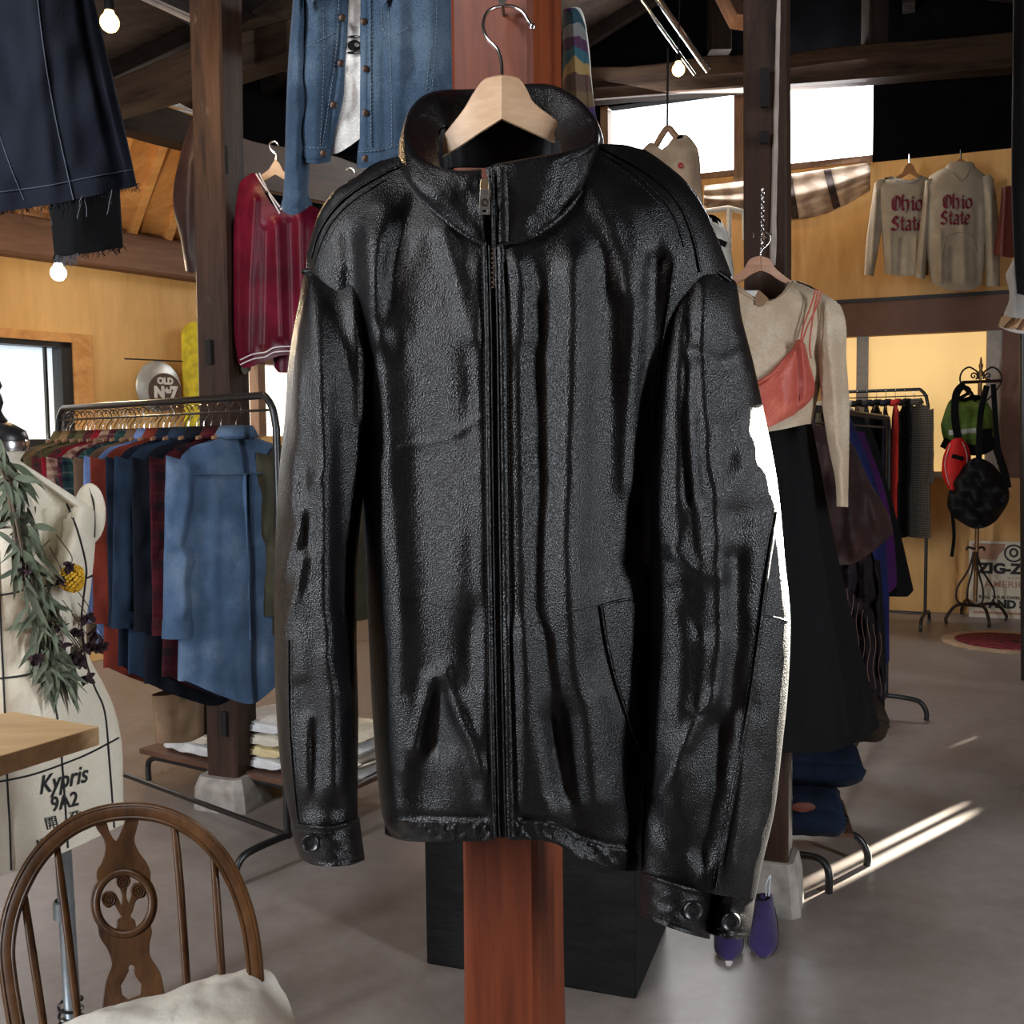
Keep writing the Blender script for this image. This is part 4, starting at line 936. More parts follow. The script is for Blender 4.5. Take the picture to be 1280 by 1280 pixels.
mb = MB(); mb.box(n*.2+Vector((0, 0, .130)), (L+.03, .22, .011), Matrix.Rotation(math.atan2(t.y, t.x), 3, 'Z')); mb.build('shelf_board', wood('dark_board', (.06, .028, .018), (.14, .07, .045), 'X', 10, 8), root, smooth=False)
MB().tube([-t*(L-.42)-n*.0+Vector((0, 0, .12)), -t*(L-.42)+Vector((0, 0, .75))], .013, 8).build('upright', m_black, root)
def folded(loc, yaw, w, d, h, m, label, cat='folded clothes', seed=0, layers=3, group=None):
    """a folded garment: rounded front fold with visible layers"""
    mb = MB(); G = []; rnd = random.Random(seed)
    prof = []
    nth = 40
    for i in range(nth):
        a = 2*PI*i/nth; cx, cz = math.cos(a), math.sin(a)
        x = math.copysign(abs(cx)**.35, cx)*d/2; z = h/2+math.copysign(abs(cz)**.6, cz)*h/2
        x += .010*math.sin(z/h*layers*2*PI)*(1 if cx < 0 else -1)*abs(cx)
        prof.append((x, z))
    us = np.linspace(-1, 1, 26)
    for u in us:
        e = (1-abs(u)**7)**.5 if abs(u) < 1 else .02
        G.append([(u*w/2+.006*math.sin(z*90+seed), x*(.8+.2*e), h/2+(z-h/2)*max(e, .15)+.007*noise.noise(Vector((u*3+seed, x*14, 0)))) for x, z in prof])
    mb.grid(G, cv=True); mb.f.append(tuple(range(nth))); q = len(mb.v); mb.f.append(tuple(range(q-1, q-nth-1, -1)))
    o = mb.build('folded_shirt', m, angle=180); o.location = loc; o.rotation_euler = (0, 0, yaw); return tag(o, label, cat, group)
yw = math.atan2(t.y, t.x); z0_ = .142
cr = fabric('cream_cloth', (.52, .47, .38)); wh = fabric('white_cloth', (.55, .54, .53)); yl = fabric('pale_yellow_cloth', (.56, .46, .25)); br_ = fabric('brown_cloth', (.20, .125, .075)); dk = fabric('dark_cloth', (.012, .013, .018)); dn2 = fabric('deep_denim', (.016, .032, .07))
def stackfold(off, items, wd=.33, dd=.30):
    z = z0_; base = c+t*off+n*.17
    for m, h, lab, sd in items: folded((base.x, base.y, z), yw+random.uniform(-.04, .04), wd, dd, h, m, lab, seed=sd); z += h+.001
stackfold(-L+.22, [(wh, .05, 'grey white folded shirt at the bottom of the leftmost stack on the low shelf', 1), (cr, .045, 'off white folded shirt in the middle of the leftmost stack on the low shelf', 2), (yl, .04, 'pale yellow folded shirt on top of the leftmost stack on the low shelf', 3)])
stackfold(-L+.60, [(wh, .05, 'white folded shirt at the bottom of the stack left of the post', 4), (yl, .045, 'yellowish folded shirt on the stack partly behind the left post', 5), (cr, .05, 'cream folded shirt on the stack partly behind the left post', 6), (wh, .05, 'white folded shirt topmost of the stack behind the left post', 16)])
stackfold(-L+.98, [(wh, .05, 'white folded shirt at the bottom of the stack right of the left post', 7), (cr, .05, 'cream folded shirt in the stack right of the left post', 8), (wh, .05, 'pale folded shirt in the upper stack right of the left post', 9), (cr, .04, 'cream folded shirt on top right of the left post', 10)])
if L > .55: stackfold(-L+1.34, [(dn2, .07, 'dark blue folded jeans at the right of the low shelf by the leather sleeve', 11), (dk, .06, 'black folded trousers in the right stack of the low shelf', 12), (dk, .06, 'dark folded trousers on top of the right stack of the low shelf', 13)])
# brown paper-coloured garment hanging low behind the denim shirt
p = RA.lerp(RB, .72); p += n*.0
bg_ = Shell([(0, -.13), (.2, -.12)], [(0, .13), (.2, .12)], [(0, 0)], [(-.1, .19), (0, .205), (.1, .19)], .05, wr=[(.006, .05, .08, 4)])
o = bg_.mesh(lambda x, y, d: np.stack([x, -d+.0, -y], -1), 30, 20, 10).build('folded_trousers', br_, angle=180); q_ = P(228, 862, 4.05); o.location = q_; o.rotation_euler = (0, 0, ryaw)
tag(o, 'brown trousers folded over and hanging below the shirts, left of the post', 'trousers')
# ================================================================== THINGS ON THE LEFT WALL
u, z = WL.at(187, 484)
rt_ = empty('round_sign', WL.pt(u, z, .10), math.atan2(WL.e.y, WL.e.x), 'round silver and brown lettered sign on the left plywood wall', 'sign')
k = .17
MB().lathe([(0, 0), (k*1.02, 0), (k*1.05, .012), (k*.98, .025), (0, .025)], n=48, M=Matrix.Rotation(PI/2, 3, 'X')).build('sign_disc', plain('silver_disc', (.48, .48, .45), .4, .4, var=.3, vs=9), rt_)
b = MB().lathe([(0, .026), (k*.78, .026), (k*.78, .031), (0, .031)], n=40, M=Matrix.Rotation(PI/2, 3, 'X')); b.v = [(x+k*.24, y, z_-k*.22) for x, y, z_ in b.v]; b.build('sign_centre', plain('sign_brown', (.085, .05, .035), .6), rt_)
for s_, sz, x, zz, bd in (('OLD', k*.36, .24, .22, .004), ('No', k*.30, .30, -.17, .003), ('N', k*.62, -.06, -.26, .007), ('7', k*.66, .62, -.26, .007)):
    v, f = text_mesh(s_, sz, .003, bd); MB().add([(a+k*x, -.034-c_, b_+k*zz) for a, b_, c_ in v], f).build('sign_lettering', plain('sign_cream', (.72, .70, .64), .6), rt_, smooth=False)
wb = MB(); wb.tube([(-k*1.5, -.01, k*1.06), (k*1.2, -.01, k*1.10)], .005, 6); wb.build('sign_wire', m_black, rt_)
u, z = WL.at(238, 474)
rt_ = empty('skateboard_deck', WL.pt(u, z, .06), math.atan2(WL.e.y, WL.e.x), 'yellow skateboard deck hung upright on the left wall beside the post', 'skateboard')
ol = []
for a in np.linspace(0, 2*PI, 49)[:-1]:
    ol.append((.105*math.cos(a), math.copysign(min(.30, .30), math.sin(a))+.11*math.sin(a) if abs(math.sin(a)) > 1e-6 else 0))
v, f = curve_mesh([ol], .010, .003); MB().add([(x, -zz-.12*max(0, abs(y)-.26)**1.0, y) for x, y, zz in v], f).build('deck', plain('deck_yellow', (.80, .62, .03), .45, var=.35, vs=14), rt_, angle=40)
# ================================================================== MANNEQUIN
m_linen = fabric('mannequin_linen', (.66, .60, .48), (.74, .69, .58), weave=700, fade=.06, bs=.2)
m_tape = plain('black_tape', (.006, .006, .007), .7, var=.1, bs=0)
mr = empty('dress_form', P(25, 800, 2.1), 0, 'cream linen dress form with black tape grid and a dried garland beside the wooden table', 'mannequin')
YM = lambda x: 2.0+np.clip((x+40)/190, -1.2, 1.2)*.10
mmap = lambda x, y, d: PN(x, y, YM(x)-d)
torso = Shell([(560, -33), (590, -40), (604, -120), (622, -170), (700, -140), (760, -125), (800, -128), (860, -150), (920, -175), (1000, -185), (1110, -185)],
              [(560, 33), (585, 36), (592, 60), (604, 104), (616, 116), (640, 121), (680, 119), (740, 113), (780, 108), (820, 111), (850, 127), (880, 141), (920, 151), (980, 154), (1040, 155)],
              [(-200, 620), (-120, 604), (-40, 590), (-33, 562), (0, 558), (33, 564), (38, 584), (64, 597), (100, 602), (118, 612), (124, 625)],
              [(-190, 1128), (0, 1096), (86, 1063), (155, 1030)], [(555, .045), (590, .06), (640, .10), (690, .13), (760, .105), (800, .095), (880, .12), (960, .13), (1100, .12)],
              shoulder=[(-170, 604), (-40, 588), (-34, 530), (34, 530), (38, 580), (110, 600), (125, 612)], sfall=60, expo=2.0,
              folds=[([(20, 690), (25, 720)], 30, .02)], wr=[(.0015, 40, 40, 71)])
adopt(mr, torso.mesh(mmap, 90, 130, 40).build('torso', m_linen, angle=180))
def disc(cx, cy, rx, ry, d0, name, m, par, Yf, th=8):
    mb = MB(); G = []
    for kk, dd in ((0, th*.9), (.35, th*.85), (.7, th*.6), (.92, th*.3), (1.0, 0), (1.0, -th*2)):
        G.append([PN(cx+rx*kk*math.cos(a), cy+ry*kk*math.sin(a), Yf-d0-dd*.001) for a in np.linspace(0, 2*PI, 33)[:-1]])
    return adopt(par, mb.grid(np.array(G), cv=True).build(name, m, angle=60))
disc(112, 642, 20.5, 38, .0, 'arm_cap', m_linen, mr, 2.08, 14)
TP = [[(70, 598), (80, 622), (94, 655), (103, 685), (108, 711), (106, 735), (102, 771), (104, 800), (108, 828), (118, 858), (131, 890), (137, 954), (143, 1035)],
      [(111, 606), (117, 625), (119.5, 645), (118.5, 672)], [(0, 744), (18, 741), (36, 736), (60, 732), (103, 724), (116, 719)], [(0, 848), (25, 845), (45, 840), (90, 827), (107, 819)],
      [(-5, 978), (0, 977), (45, 967), (104, 945), (149, 922)], [(-4, 600), (-2, 700), (0, 760), (6, 890), (9, 972), (12, 1030), (14, 1088)], [(50, 780), (63, 854), (72, 899), (77, 945), (82, 1010), (85, 1060)], [(-6, 620), (2, 621), (9, 622)]]
for p in TP: adopt(mr, ribbon(MB(), torso, mmap, p, 4.0, .0016, 60, sink=.004, prof=5).build('grid_tape', m_tape, angle=180))
def textmap(txt, cx, cy, size, rot, m, par, sh, mp, nm='lettering', shear=0, bold=0, sx=1.0, up=.0022):
    v, f = text_mesh(txt, size, 0, bold, shear, sx); x = np.array([q[0] for q in v]); y = np.array([q[1] for q in v]); c_, s_ = math.cos(rot), math.sin(rot)
    X = cx+x*c_-y*s_*1.0; Y = cy-(x*s_+y*c_); pts = mp(X, Y, sh.front(X, Y)+up)
    return adopt(par, MB().add(pts, f).build(nm, m, smooth=False))
textmap('Kypris', 77, 976, 31, math.radians(15), m_tape, mr, torso, mmap, shear=.55, bold=.5, sx=.78)
textmap('9A2', 80, 1003, 25, math.radians(14), m_tape, mr, torso, mmap, shear=.2, bold=.5, sx=.85)
textmap('開   発', 80, 1026, 17, math.radians(13), m_tape, mr, torso, mmap, bold=.1)
textmap('MITSU', 62, 1051, 12, math.radians(13), m_tape, mr, torso, mmap, bold=.2)
nk = P(-2, 558, 2.02)
b = MB().lathe([(0, .055), (.012, .05), (.03, .044), (.052, .03), (.056, .018), (.056, .010)], n=32, sy=.85, c=nk); ncap = adopt(mr, b.build('neck_cap', m_black))
b = MB().lathe([(.0565, .012), (.058, .008), (.058, -.006), (.0565, -.010)], n=32, sy=.85, c=nk); subpart(ncap, b.build('neck_ring', m_chrome))
b = MB().lathe([(0, .135), (.008, .13), (.012, .118), (.006, .108), (.010, .10), (.013, .085), (.008, .07), (.014, .058), (.020, .05), (.014, .045)], n=20, c=nk); subpart(ncap, b.build('finial', m_black))
pb_ = P(76, 1040, 2.12); pz = Vector((pb_.x+.012, pb_.y, 0))
adopt(mr, MB().tube([pz+Vector((0, 0, .05)), Vector((pb_.x, pb_.y, pb_.z+.15))], .017, 14).build('stand_pole', plain('grey_pipe', (.22, .24, .25), .4, .6), angle=180))
adopt(mr, MB().lathe([(.018, -.02), (.022, -.018), (.022, .018), (.018, .02)], n=20, c=P(80, 1136, 2.12)).build('pole_collar', plain('grey_pipe', (.22, .24, .25))))
sp = []; q0 = P(88, 1250, 2.12)
for i in range(160): a = i*.35; sp.append(q0+Vector((.024*math.cos(a), .024*math.sin(a), -i*.0011)))
adopt(mr, MB().tube(sp, .0032, 6).build('spring', m_black))
for k in range(3):
    a = k*2*PI/3+.3; adopt(mr, MB().tube(spline([pz+Vector((0, 0, .2)), pz+Vector((.1*math.cos(a), .1*math.sin(a), .15)), pz+Vector((.24*math.cos(a), .24*math.sin(a), .012))], 12), .012, 8).build('stand_leg', m_black))
# ---- garland -------------------------------------------------------------------
gr = empty('dried_garland', P(40, 700, 1.9), 0, 'dried garland of grey green leaves and dark flowers draped over the dress form', 'dried flowers')
m_leaf = plain('dried_leaf', (.058, .072, .040), .75, var=.45, vs=30); m_stem = plain('dry_stem', (.075, .050, .028), .8); m_dkfl = plain('dark_petal', (.020, .004, .008), .8, var=.5, vs=90); m_yel = plain('yellow_bloom', (.62, .36, .02), .85, var=.4, vs=160)
def gp(x, y, lift): return Vector(mmap(x, y, torso.front(min(max(x, -20), 108 if y > 660 else 112), y)+lift).tolist())
spine = spline([(-12, 540), (8, 590), (22, 640), (30, 690), (44, 740), (55, 790), (66, 835), (70, 850)], 60)
rnd = random.Random(5)
st = MB()
for j in range(5):
    off = rnd.uniform(-7, 9); st.tube([gp(x+off*math.sin(i/12+j), y, .012+.006*j) for i, (x, y) in enumerate(spine)][::3], [.0035-.002*i/20 for i in range(len(spine[::3]))], 6)
adopt(gr, st.build('stems', m_stem))
lf = MB()
def leaf(p, dr, L, W, nrm):
    dr = dr.normalized(); sd = dr.cross(nrm).normalized(); G = []
    bend = rnd.uniform(-.35, .45); tw = rnd.uniform(-.6, .6)
    for i in range(9):
        t_ = i/8; w_ = W*math.sin(PI*min(1, t_*1.02)**.75)*.5+.0004; c_ = p+dr*(L*t_)+nrm*(-bend*L*t_*t_*.5)+Vector((0, 0, -L*.25*t_*t_)); s2 = sd*math.cos(tw*t_)+nrm*math.sin(tw*t_)
        G.append([c_-s2*w_, c_+nrm*w_*-.25, c_+s2*w_])
    lf.grid(np.array([[tuple(v) for v in r_] for r_ in G]))
for i in range(190):
    t_ = rnd.random()**.85; x, y = spine[int(t_*(len(spine)-1))]; x += rnd.gauss(4, 9 if t_ > .15 else 4); y += rnd.uniform(-8, 8); lift = rnd.uniform(.012, .055)
    ang = rnd.gauss(.35, .65) if rnd.random() > .2 else rnd.gauss(-.7, .4)
    L_ = rnd.uniform(.03, .068)*(1.0 if t_ < .8 else .9); leaf(gp(x, y, lift), Vector((math.sin(ang), rnd.uniform(-.35, .1), -math.cos(ang))), L_, L_*rnd.uniform(.14, .27), Vector((rnd.uniform(-.5, .5), -1, rnd.uniform(-.2, .6))).normalized())
for i in range(26):
    a = rnd.uniform(-.9, 1.1); leaf(gp(62+rnd.uniform(-10, 10), 812+rnd.uniform(-10, 20), .04), Vector((math.sin(a), -.1, -math.cos(a))), rnd.uniform(.05, .085), rnd.uniform(.005, .008), Vector((.1, -1, .2)).normalized())
adopt(gr, lf.build('foliage', m_leaf, angle=180))
yb = MB(); yc = gp(90, 723, .05)
for i in range(170):
    a = math.acos(1-2*(i+.5)/170); b_ = i*2.39996; d_ = Vector((math.sin(a)*math.cos(b_), math.sin(a)*math.sin(b_), math.cos(a))); r_ = .022*(1+rnd.uniform(-.08, .12)); c_ = yc+Vector((d_.x*r_, d_.y*r_, d_.z*r_*1.25))
    yb.tube([yc, c_*.5+yc*.5, c_], [.0008, .0018, .0034], 5)
adopt(gr, yb.build('yellow_flower', m_yel))
for (x, y) in ((88, 706), (75, 722), (33, 713), (72, 778), (96, 788), (110, 770), (116, 792), (122, 806), (108, 806), (98, 822), (108, 846), (77, 806), (45, 820), (92, 818), (128, 806), (104, 826)):
    fb = MB(); c_ = gp(x, y, .055)
    for j in range(9):
        d_ = Vector((rnd.uniform(-1, 1), rnd.uniform(-1, .3), rnd.uniform(-1, .6))).normalized(); e_ = rnd.uniform(.010, .019); sd = d_.orthogonal()
        fb.grid(np.array([[tuple(c_+d_*e_*t_+sd*(w_*k_)+Vector((0, 0, -.003*t_))) for k_ in (-1, 0, 1)] for t_, w_ in ((0, .001), (.4, .0045), (.8, .004), (1.1, .0006))]))
    fb.tube([c_-Vector((0, 0, .002)), c_+Vector((0, 0, .002))], [.005, .005], 6)
    adopt(gr, fb.build('dark_flower', m_dkfl)); adopt(gr, MB().tube([tuple(q) for q in spline([c_, (c_+gp(x-8, y-22, .05))/2+Vector((.008, 0, 0)), gp(max(62, x-18), y-38, .03)], 10)], .0010, 5).build('flower_stem', m_stem))
# ================================================================== TABLE
tc = P(124, 908, 1.80); tz = tc.z; tf = FL(0, 945, tz); tb2 = FL(0, 893, tz)
dx = (tf-tc).normalized(); dy = (tb2-tc).normalized(); dy = (dy-dx*dx.dot(dy)).normalized() if abs(dx.dot(dy)) < .6 else dy
tr_ = empty('wooden_table', (tc.x, tc.y, 0), 0, 'pale wooden table top at the left edge in front of the dress form', 'table')
TH = .034; v = [tc, tc+dx*.75, tc+dx*.75+dy*.8, tc+dy*.8]; v = [Vector((p.x, p.y, tz-TH)) for p in v]+[Vector((p.x, p.y, tz)) for p in v]
adopt(tr_, MB().add(v, [(0, 3, 2, 1), (4, 5, 6, 7), (0, 1, 5, 4), (1, 2, 6, 5), (2, 3, 7, 6), (3, 0, 4, 7)]).build('tabletop', wood('table_wood', (.36, .20, .09), (.62, .42, .22), 'X', 9, 10, rough=.5, bs=.15), smooth=False, bevel=.002))
for a, b_ in ((.68, .45), (.68, .75), (.1, .75)):
    q = tc+dx*a+dy*b_; adopt(tr_, MB().beam((q.x, q.y, 0), (q.x, q.y, tz-TH), .04, .04, up=(0, 1, 0)).build('table_leg', m_hang_dark, smooth=False))
# ================================================================== CHAIR
m_ch = wood('chair_wood', (.026, .010, .004), (.105, .046, .016), 'Z', 14, 8, rough=.34, bs=.08, spec=.28)
YC = lambda y: 1.60+(1290-y)*.00042
chm = lambda x, y, d=0: PN(x, y, YC(y)-d)
cr_ = empty('windsor_chair', P(170, 1280, 1.5), 0, 'brown bow-back wooden chair with pierced round back splat and white cushion at lower left', 'chair')
bow = spline([(30, 1335), (20, 1280), (11, 1225), (8, 1180), (18, 1130), (42, 1080), (75, 1044), (112, 1023), (155, 1014), (200, 1018), (240, 1036), (272, 1066), (296, 1108), (312, 1160), (319, 1215), (323, 1280), (325, 1335)], 110)
mb = MB(); G = []; nb_ = len(bow)
tg = np.gradient(bow, axis=0); tg /= np.linalg.norm(tg, axis=1)[:, None]; nr = np.stack([-tg[:, 1], tg[:, 0]], 1)
for i, (x, y) in enumerate(bow):
    s_ = i/(nb_-1); wdt = 11.5 if s_ < .5 else 11.5-1.5*(s_-.5); ring = []
    for a in np.linspace(0, 2*PI, 17)[:-1]:
        ca, sa = math.cos(a), math.sin(a); sq = lambda c_: math.copysign(abs(c_)**.62, c_)
        ring.append(chm(x+nr[i, 0]*wdt*sq(ca), y+nr[i, 1]*wdt*sq(ca), .0125*sq(sa)))
    G.append(ring)
bow_o = adopt(cr_, mb.grid(np.array(G), cv=True).build('bow', m_ch, angle=180))
for k_ in (-1, 1):
    subpart(bow_o, MB().tube([chm(x+nr[i, 0]*7.5*k_, y+nr[i, 1]*7.5*k_, .0125) for i, (x, y) in enumerate(bow)], .0016, 6).build('bow_bead', m_ch))
for p in ([(29, 1112), (42, 1200), (62, 1330)], [(71, 1058), (84, 1160), (104, 1330)], [(217, 1022), (226, 1120), (240, 1330)], [(266, 1056), (272, 1140), (285, 1330)], [(-200, 0)]):
    if len(p) < 2: continue
    q = spline(p, 20); adopt(cr_, MB().tube([chm(x, y) for x, y in q], [.0052+.0016*math.sin(PI*i/(len(q)-1)) for i in range(len(q))], 12).build('spindle', m_ch))
# splat with an oval opening
lft = [(119, 1022), (121, 1034), (130, 1048), (132, 1062), (128, 1078), (121, 1090), (122, 1100)]
rgt = [(174, 1020), (170, 1036), (167, 1050), (172, 1064), (182, 1078), (187, 1090), (187, 1099)]
notch = [(158, 1024), (152, 1040), (145, 1052), (137, 1042), (132, 1026)]
lb = [(123, 1159), (126, 1172), (136, 1188), (140, 1205), (134, 1222), (130, 1245), (126, 1300)]; rb = [(188, 1159), (189, 1166), (186, 1180), (187, 1196), (196, 1210), (201, 1222), (206, 1250), (212, 1300)]
c0_ = (155, 1129); aL = [(c0_[0]+41*math.cos(a), c0_[1]+45*math.sin(a)) for a in np.linspace(math.radians(218), math.radians(142), 16)]; aR = [(c0_[0]+41*math.cos(a), c0_[1]+45*math.sin(a)) for a in np.linspace(math.radians(38), math.radians(-38), 16)]
ol = [tuple(p) for p in spline(lft, 24)]+aL+[tuple(p) for p in spline(lb, 28)]+[tuple(p) for p in spline(rb, 28)[::-1]]+aR+[tuple(p) for p in spline(rgt, 24)[::-1]]+[tuple(p) for p in spline(notch, 16)]
hole = [(c0_[0]+31*math.cos(a), c0_[1]+35*math.sin(a)) for a in np.linspace(0, 2*PI, 41)[:-1]]
kh = [(167+9*math.cos(a), 1226+9*math.sin(a)) for a in np.linspace(PI*.75, PI*2.25, 14)]+[(180, 1246), (186, 1262), (150, 1262), (156, 1246)]
kh = [(164+4.5*math.cos(a), 1210+5*math.sin(a)) for a in np.linspace(PI*.8, PI*2.2, 9)]+[(170, 1220), (177, 1230), (175, 1244), (160, 1250), (152, 1244), (150, 1232), (157, 1220)]
def chplate(outs, th, bev, name, d0=0.0):
    v, f = curve_mesh([[(x, -y) for x, y in o_] for o_ in outs], th, bev); k_ = .00128
    return adopt(cr_, MB().add([chm(x, -y, d0+z*k_) for x, y, z in v], f).build(name, m_ch, angle=35))
splat_o = chplate([ol, hole, kh], 6, 1.0, 'splat')
G = []
for a in np.linspace(0, 2*PI, 57)[:-1]:
    G.append([chm(c0_[0]+(35+5.2*math.cos(b_))*math.cos(a), c0_[1]+(39+5.2*math.cos(b_))*math.sin(a), .0045+.0048*math.sin(b_)) for b_ in np.linspace(0, 2*PI, 11)[:-1]])
subpart(splat_o, MB().grid(np.array(G), cu=True, cv=True).build('oval_ring', m_ch, angle=180))
orn = [(149, 1164), (147, 1152), (152, 1146), (148, 1138), (143, 1130), (136, 1134), (130, 1130), (128, 1122), (133, 1115), (142, 1116), (147, 1124), (151, 1132), (153, 1120), (150, 1108), (146, 1103), (147, 1096), (153, 1093), (160, 1096), (162, 1103), (158, 1110), (157, 1120), (160, 1130), (164, 1120), (164, 1112), (169, 1105), (177, 1105), (182, 1111), (180, 1120), (172, 1123), (168, 1128), (165, 1138), (162, 1146), (168, 1152), (167, 1164)]
chplate([[tuple(p) for p in spline(orn, 140, True)]], 4, 1.2, 'fleur_carving')
for (x, y) in ((136, 1124), (154, 1103), (173, 1114)):
    for rr in (7.5, 4.3, 1.6):
        subpart(splat_o, MB().tube([chm(x+rr*math.cos(a), y+rr*1.05*math.sin(a), .0052) for a in np.linspace(0, 2*PI, 21)[:-1]], .0011, 6, closed=True).build('rosette', m_ch))
# seat, legs (below the frame) and cushion
cs = chm(172, 1300); sc_ = Vector((cs[0]-.0, cs[1]-.19, .44))
ol = [(.21*math.copysign(abs(math.cos(a))**.7, math.cos(a)), .20*math.copysign(abs(math.sin(a))**.7, math.sin(a))) for a in np.linspace(0, 2*PI, 41)[:-1]]
v, f = curve_mesh([ol], .025, .006); adopt(cr_, MB().add([sc_+Vector(p) for p in v], f).build('seat', m_ch, angle=40))
for sx_ in (-1, 1):
    for sy_ in (-1, 1):
        a, b_ = sc_+Vector((sx_*.14, sy_*.13, 0)), Vector((sc_.x+sx_*.20, sc_.y+sy_*.19, 0)); adopt(cr_, MB().tube([a.lerp(b_, i/12) for i in range(13)], [.013+.006*math.sin(PI*i/12)**2 for i in range(13)], 12).build('leg', m_ch))
cu = MB(); CC = Vector(P(200, 1300, 1.50)); CC = Vector((CC.x+.03, CC.y-.03, 0))
G = []; yaw = math.radians(24)
for i in range(61):
    th = PI*i/60; row = []
    for j in range(96):
        ph = 2*PI*j/96; ct, s_t = math.cos(th), math.sin(th); p_ = 0.55
        cx_, sx_ = math.cos(ph), math.sin(ph); e = lambda c_, q: math.copysign(abs(c_)**q, c_)
        X, Y_ = e(cx_, p_)*e(s_t, .8)*.19, e(sx_, p_)*e(s_t, .8)*.185
        r2 = max(abs(X)/.19, abs(Y_)/.185); Z_ = e(ct, .9)*.055*(1-.55*r2**4)
        wv_ = .006*noise.noise(Vector((X*16, Y_*16, 3)))+.003*noise.noise(Vector((X*40, Y_*34, 7)))+.004*math.sin(ph*7+X*20)*r2**3
        X2, Y2 = X*math.cos(yaw)-Y_*math.sin(yaw), X*math.sin(yaw)+Y_*math.cos(yaw)
        row.append((CC.x+X2*(1+wv_*2), CC.y+Y2*(1+wv_*2), .535+Z_*(1.15 if ct > 0 else .8)+wv_+.035*max(0, X/.19)*max(0, Y_/.185)))
    G.append(row)
cu.grid(G, cv=True)
tag(cu.build('seat_cushion', fabric('cushion_linen', (.56, .53, .46), (.64, .61, .55), weave=500, fade=.08, bs=.5), angle=180), 'creased off-white linen cushion lying on the brown bow-back chair', 'cushion')
# ================================================================== HANGING GARMENTS AT THE TOP
def shell_thing(name, sh, Y, m, label, cat, loc, nx=50, ny=60, nb=16, part=None, mp=None):
    r = empty(name, P(loc[0], loc[1], Y), 0, label, cat); o = sh.mesh(mp or pixmap(Y), nx, ny, nb).build(part or 'body', m, angle=180); adopt(r, o); return r
def strip(root, name, sh, mp, pts, w, h, m, n=40): return adopt(root, ribbon(MB(), sh, mp, pts, w, h, n, sink=.002).build(name, m, angle=180))
m_navy = fabric('navy_cotton', (.0045, .0065, .013), fade=.2, weave=900); m_blk = fabric('black_cotton', (.003, .003, .0035), weave=900); m_thr = plain('navy_thread', (.035, .045, .065), .8); m_fray = plain('fray_thread', (.10, .11, .13), .9)
tr = Shell([(-500, -60), (0, -75), (280, -90)], [(-500, 60), (-100, 99), (0, 118), (120, 147), (240, 173)], [(-90, -420), (100, -420)], [(-95, 280), (0, 265), (60, 256), (110, 246), (174, 232)], .055,
           folds=[([(30, -100), (48, 60), (66, 240)], 10, .006), ([(93, -60), (108, 40), (128, 130), (152, 232)], 5, -.012), ([(0, 40), (20, 120)], 14, -.006), ([(80, 60), (90, 200)], 12, .005)], wr=[(.003, 30, 60, 81)])
r = shell_thing('hanging_trousers', tr, 1.75, m_navy, 'large navy blue trousers with frayed cut hem hanging at the top left corner', 'trousers', (90, 0), 90, 110, part='trouser_leg')
mp = pixmap(1.75)
strip(r, 'leg_seam', tr, mp, [(42, -60), (52, 40), (68, 140), (92, 250)], 2.6, .002, m_thr); strip(r, 'leg_seam', tr, mp, [(-40, 244), (0, 240), (60, 232), (110, 222), (166, 212)], 2, .0015, m_thr)
strip(r, 'leg_seam', tr, mp, [(-10, 140), (10, 200), (30, 250)], 2, .0012, m_thr)
def frays(root, pts, Y, mn, mx, num, m, seed):
    rnd = random.Random(seed); q = spline(pts, 200); f = MB()
    for i in range(num):
        x, y = q[rnd.randrange(len(q))]; L = rnd.uniform(mn, mx)*(2.2 if rnd.random() < .08 else 1); a = []; xx = x; d = rnd.uniform(0, .05)
        for j in range(5): a.append(P(xx, y-2+L*j/4, Y-d)); xx += rnd.uniform(-2.4, 2.4)
        f.tube(a, .0005 if L < 20 else .0007, 4)
    o = f.build('frayed_threads', m); adopt(root, o)
frays(r, [(-5, 262), (60, 254), (110, 244), (173, 231)], 1.76, 3, 12, 170, m_navy, 3); frays(r, [(10, 262), (60, 254), (118, 244), (168, 233)], 1.74, 10, 34, 9, m_fray, 4)
bk = Shell([(100, 52), (240, 60), (320, 68)], [(100, 140), (240, 150), (310, 154)], [(50, 100), (150, 100)], [(66, 322), (100, 318), (154, 309)], .04, wr=[(.003, 30, 50, 83)], folds=[([(95, 200), (100, 320)], 4, -.004)])
r = shell_thing('hanging_trousers', bk, 1.95, m_blk, 'black trouser leg with frayed hem hanging behind the navy trousers', 'trousers', (105, 280), 40, 40, part='trouser_leg')
frays(r, [(68, 320), (110, 317), (154, 309)], 1.95, 3, 10, 80, m_blk, 6); frays(r, [(70, 321), (84, 322), (98, 318)], 1.93, 4, 14, 40, m_fray, 8)
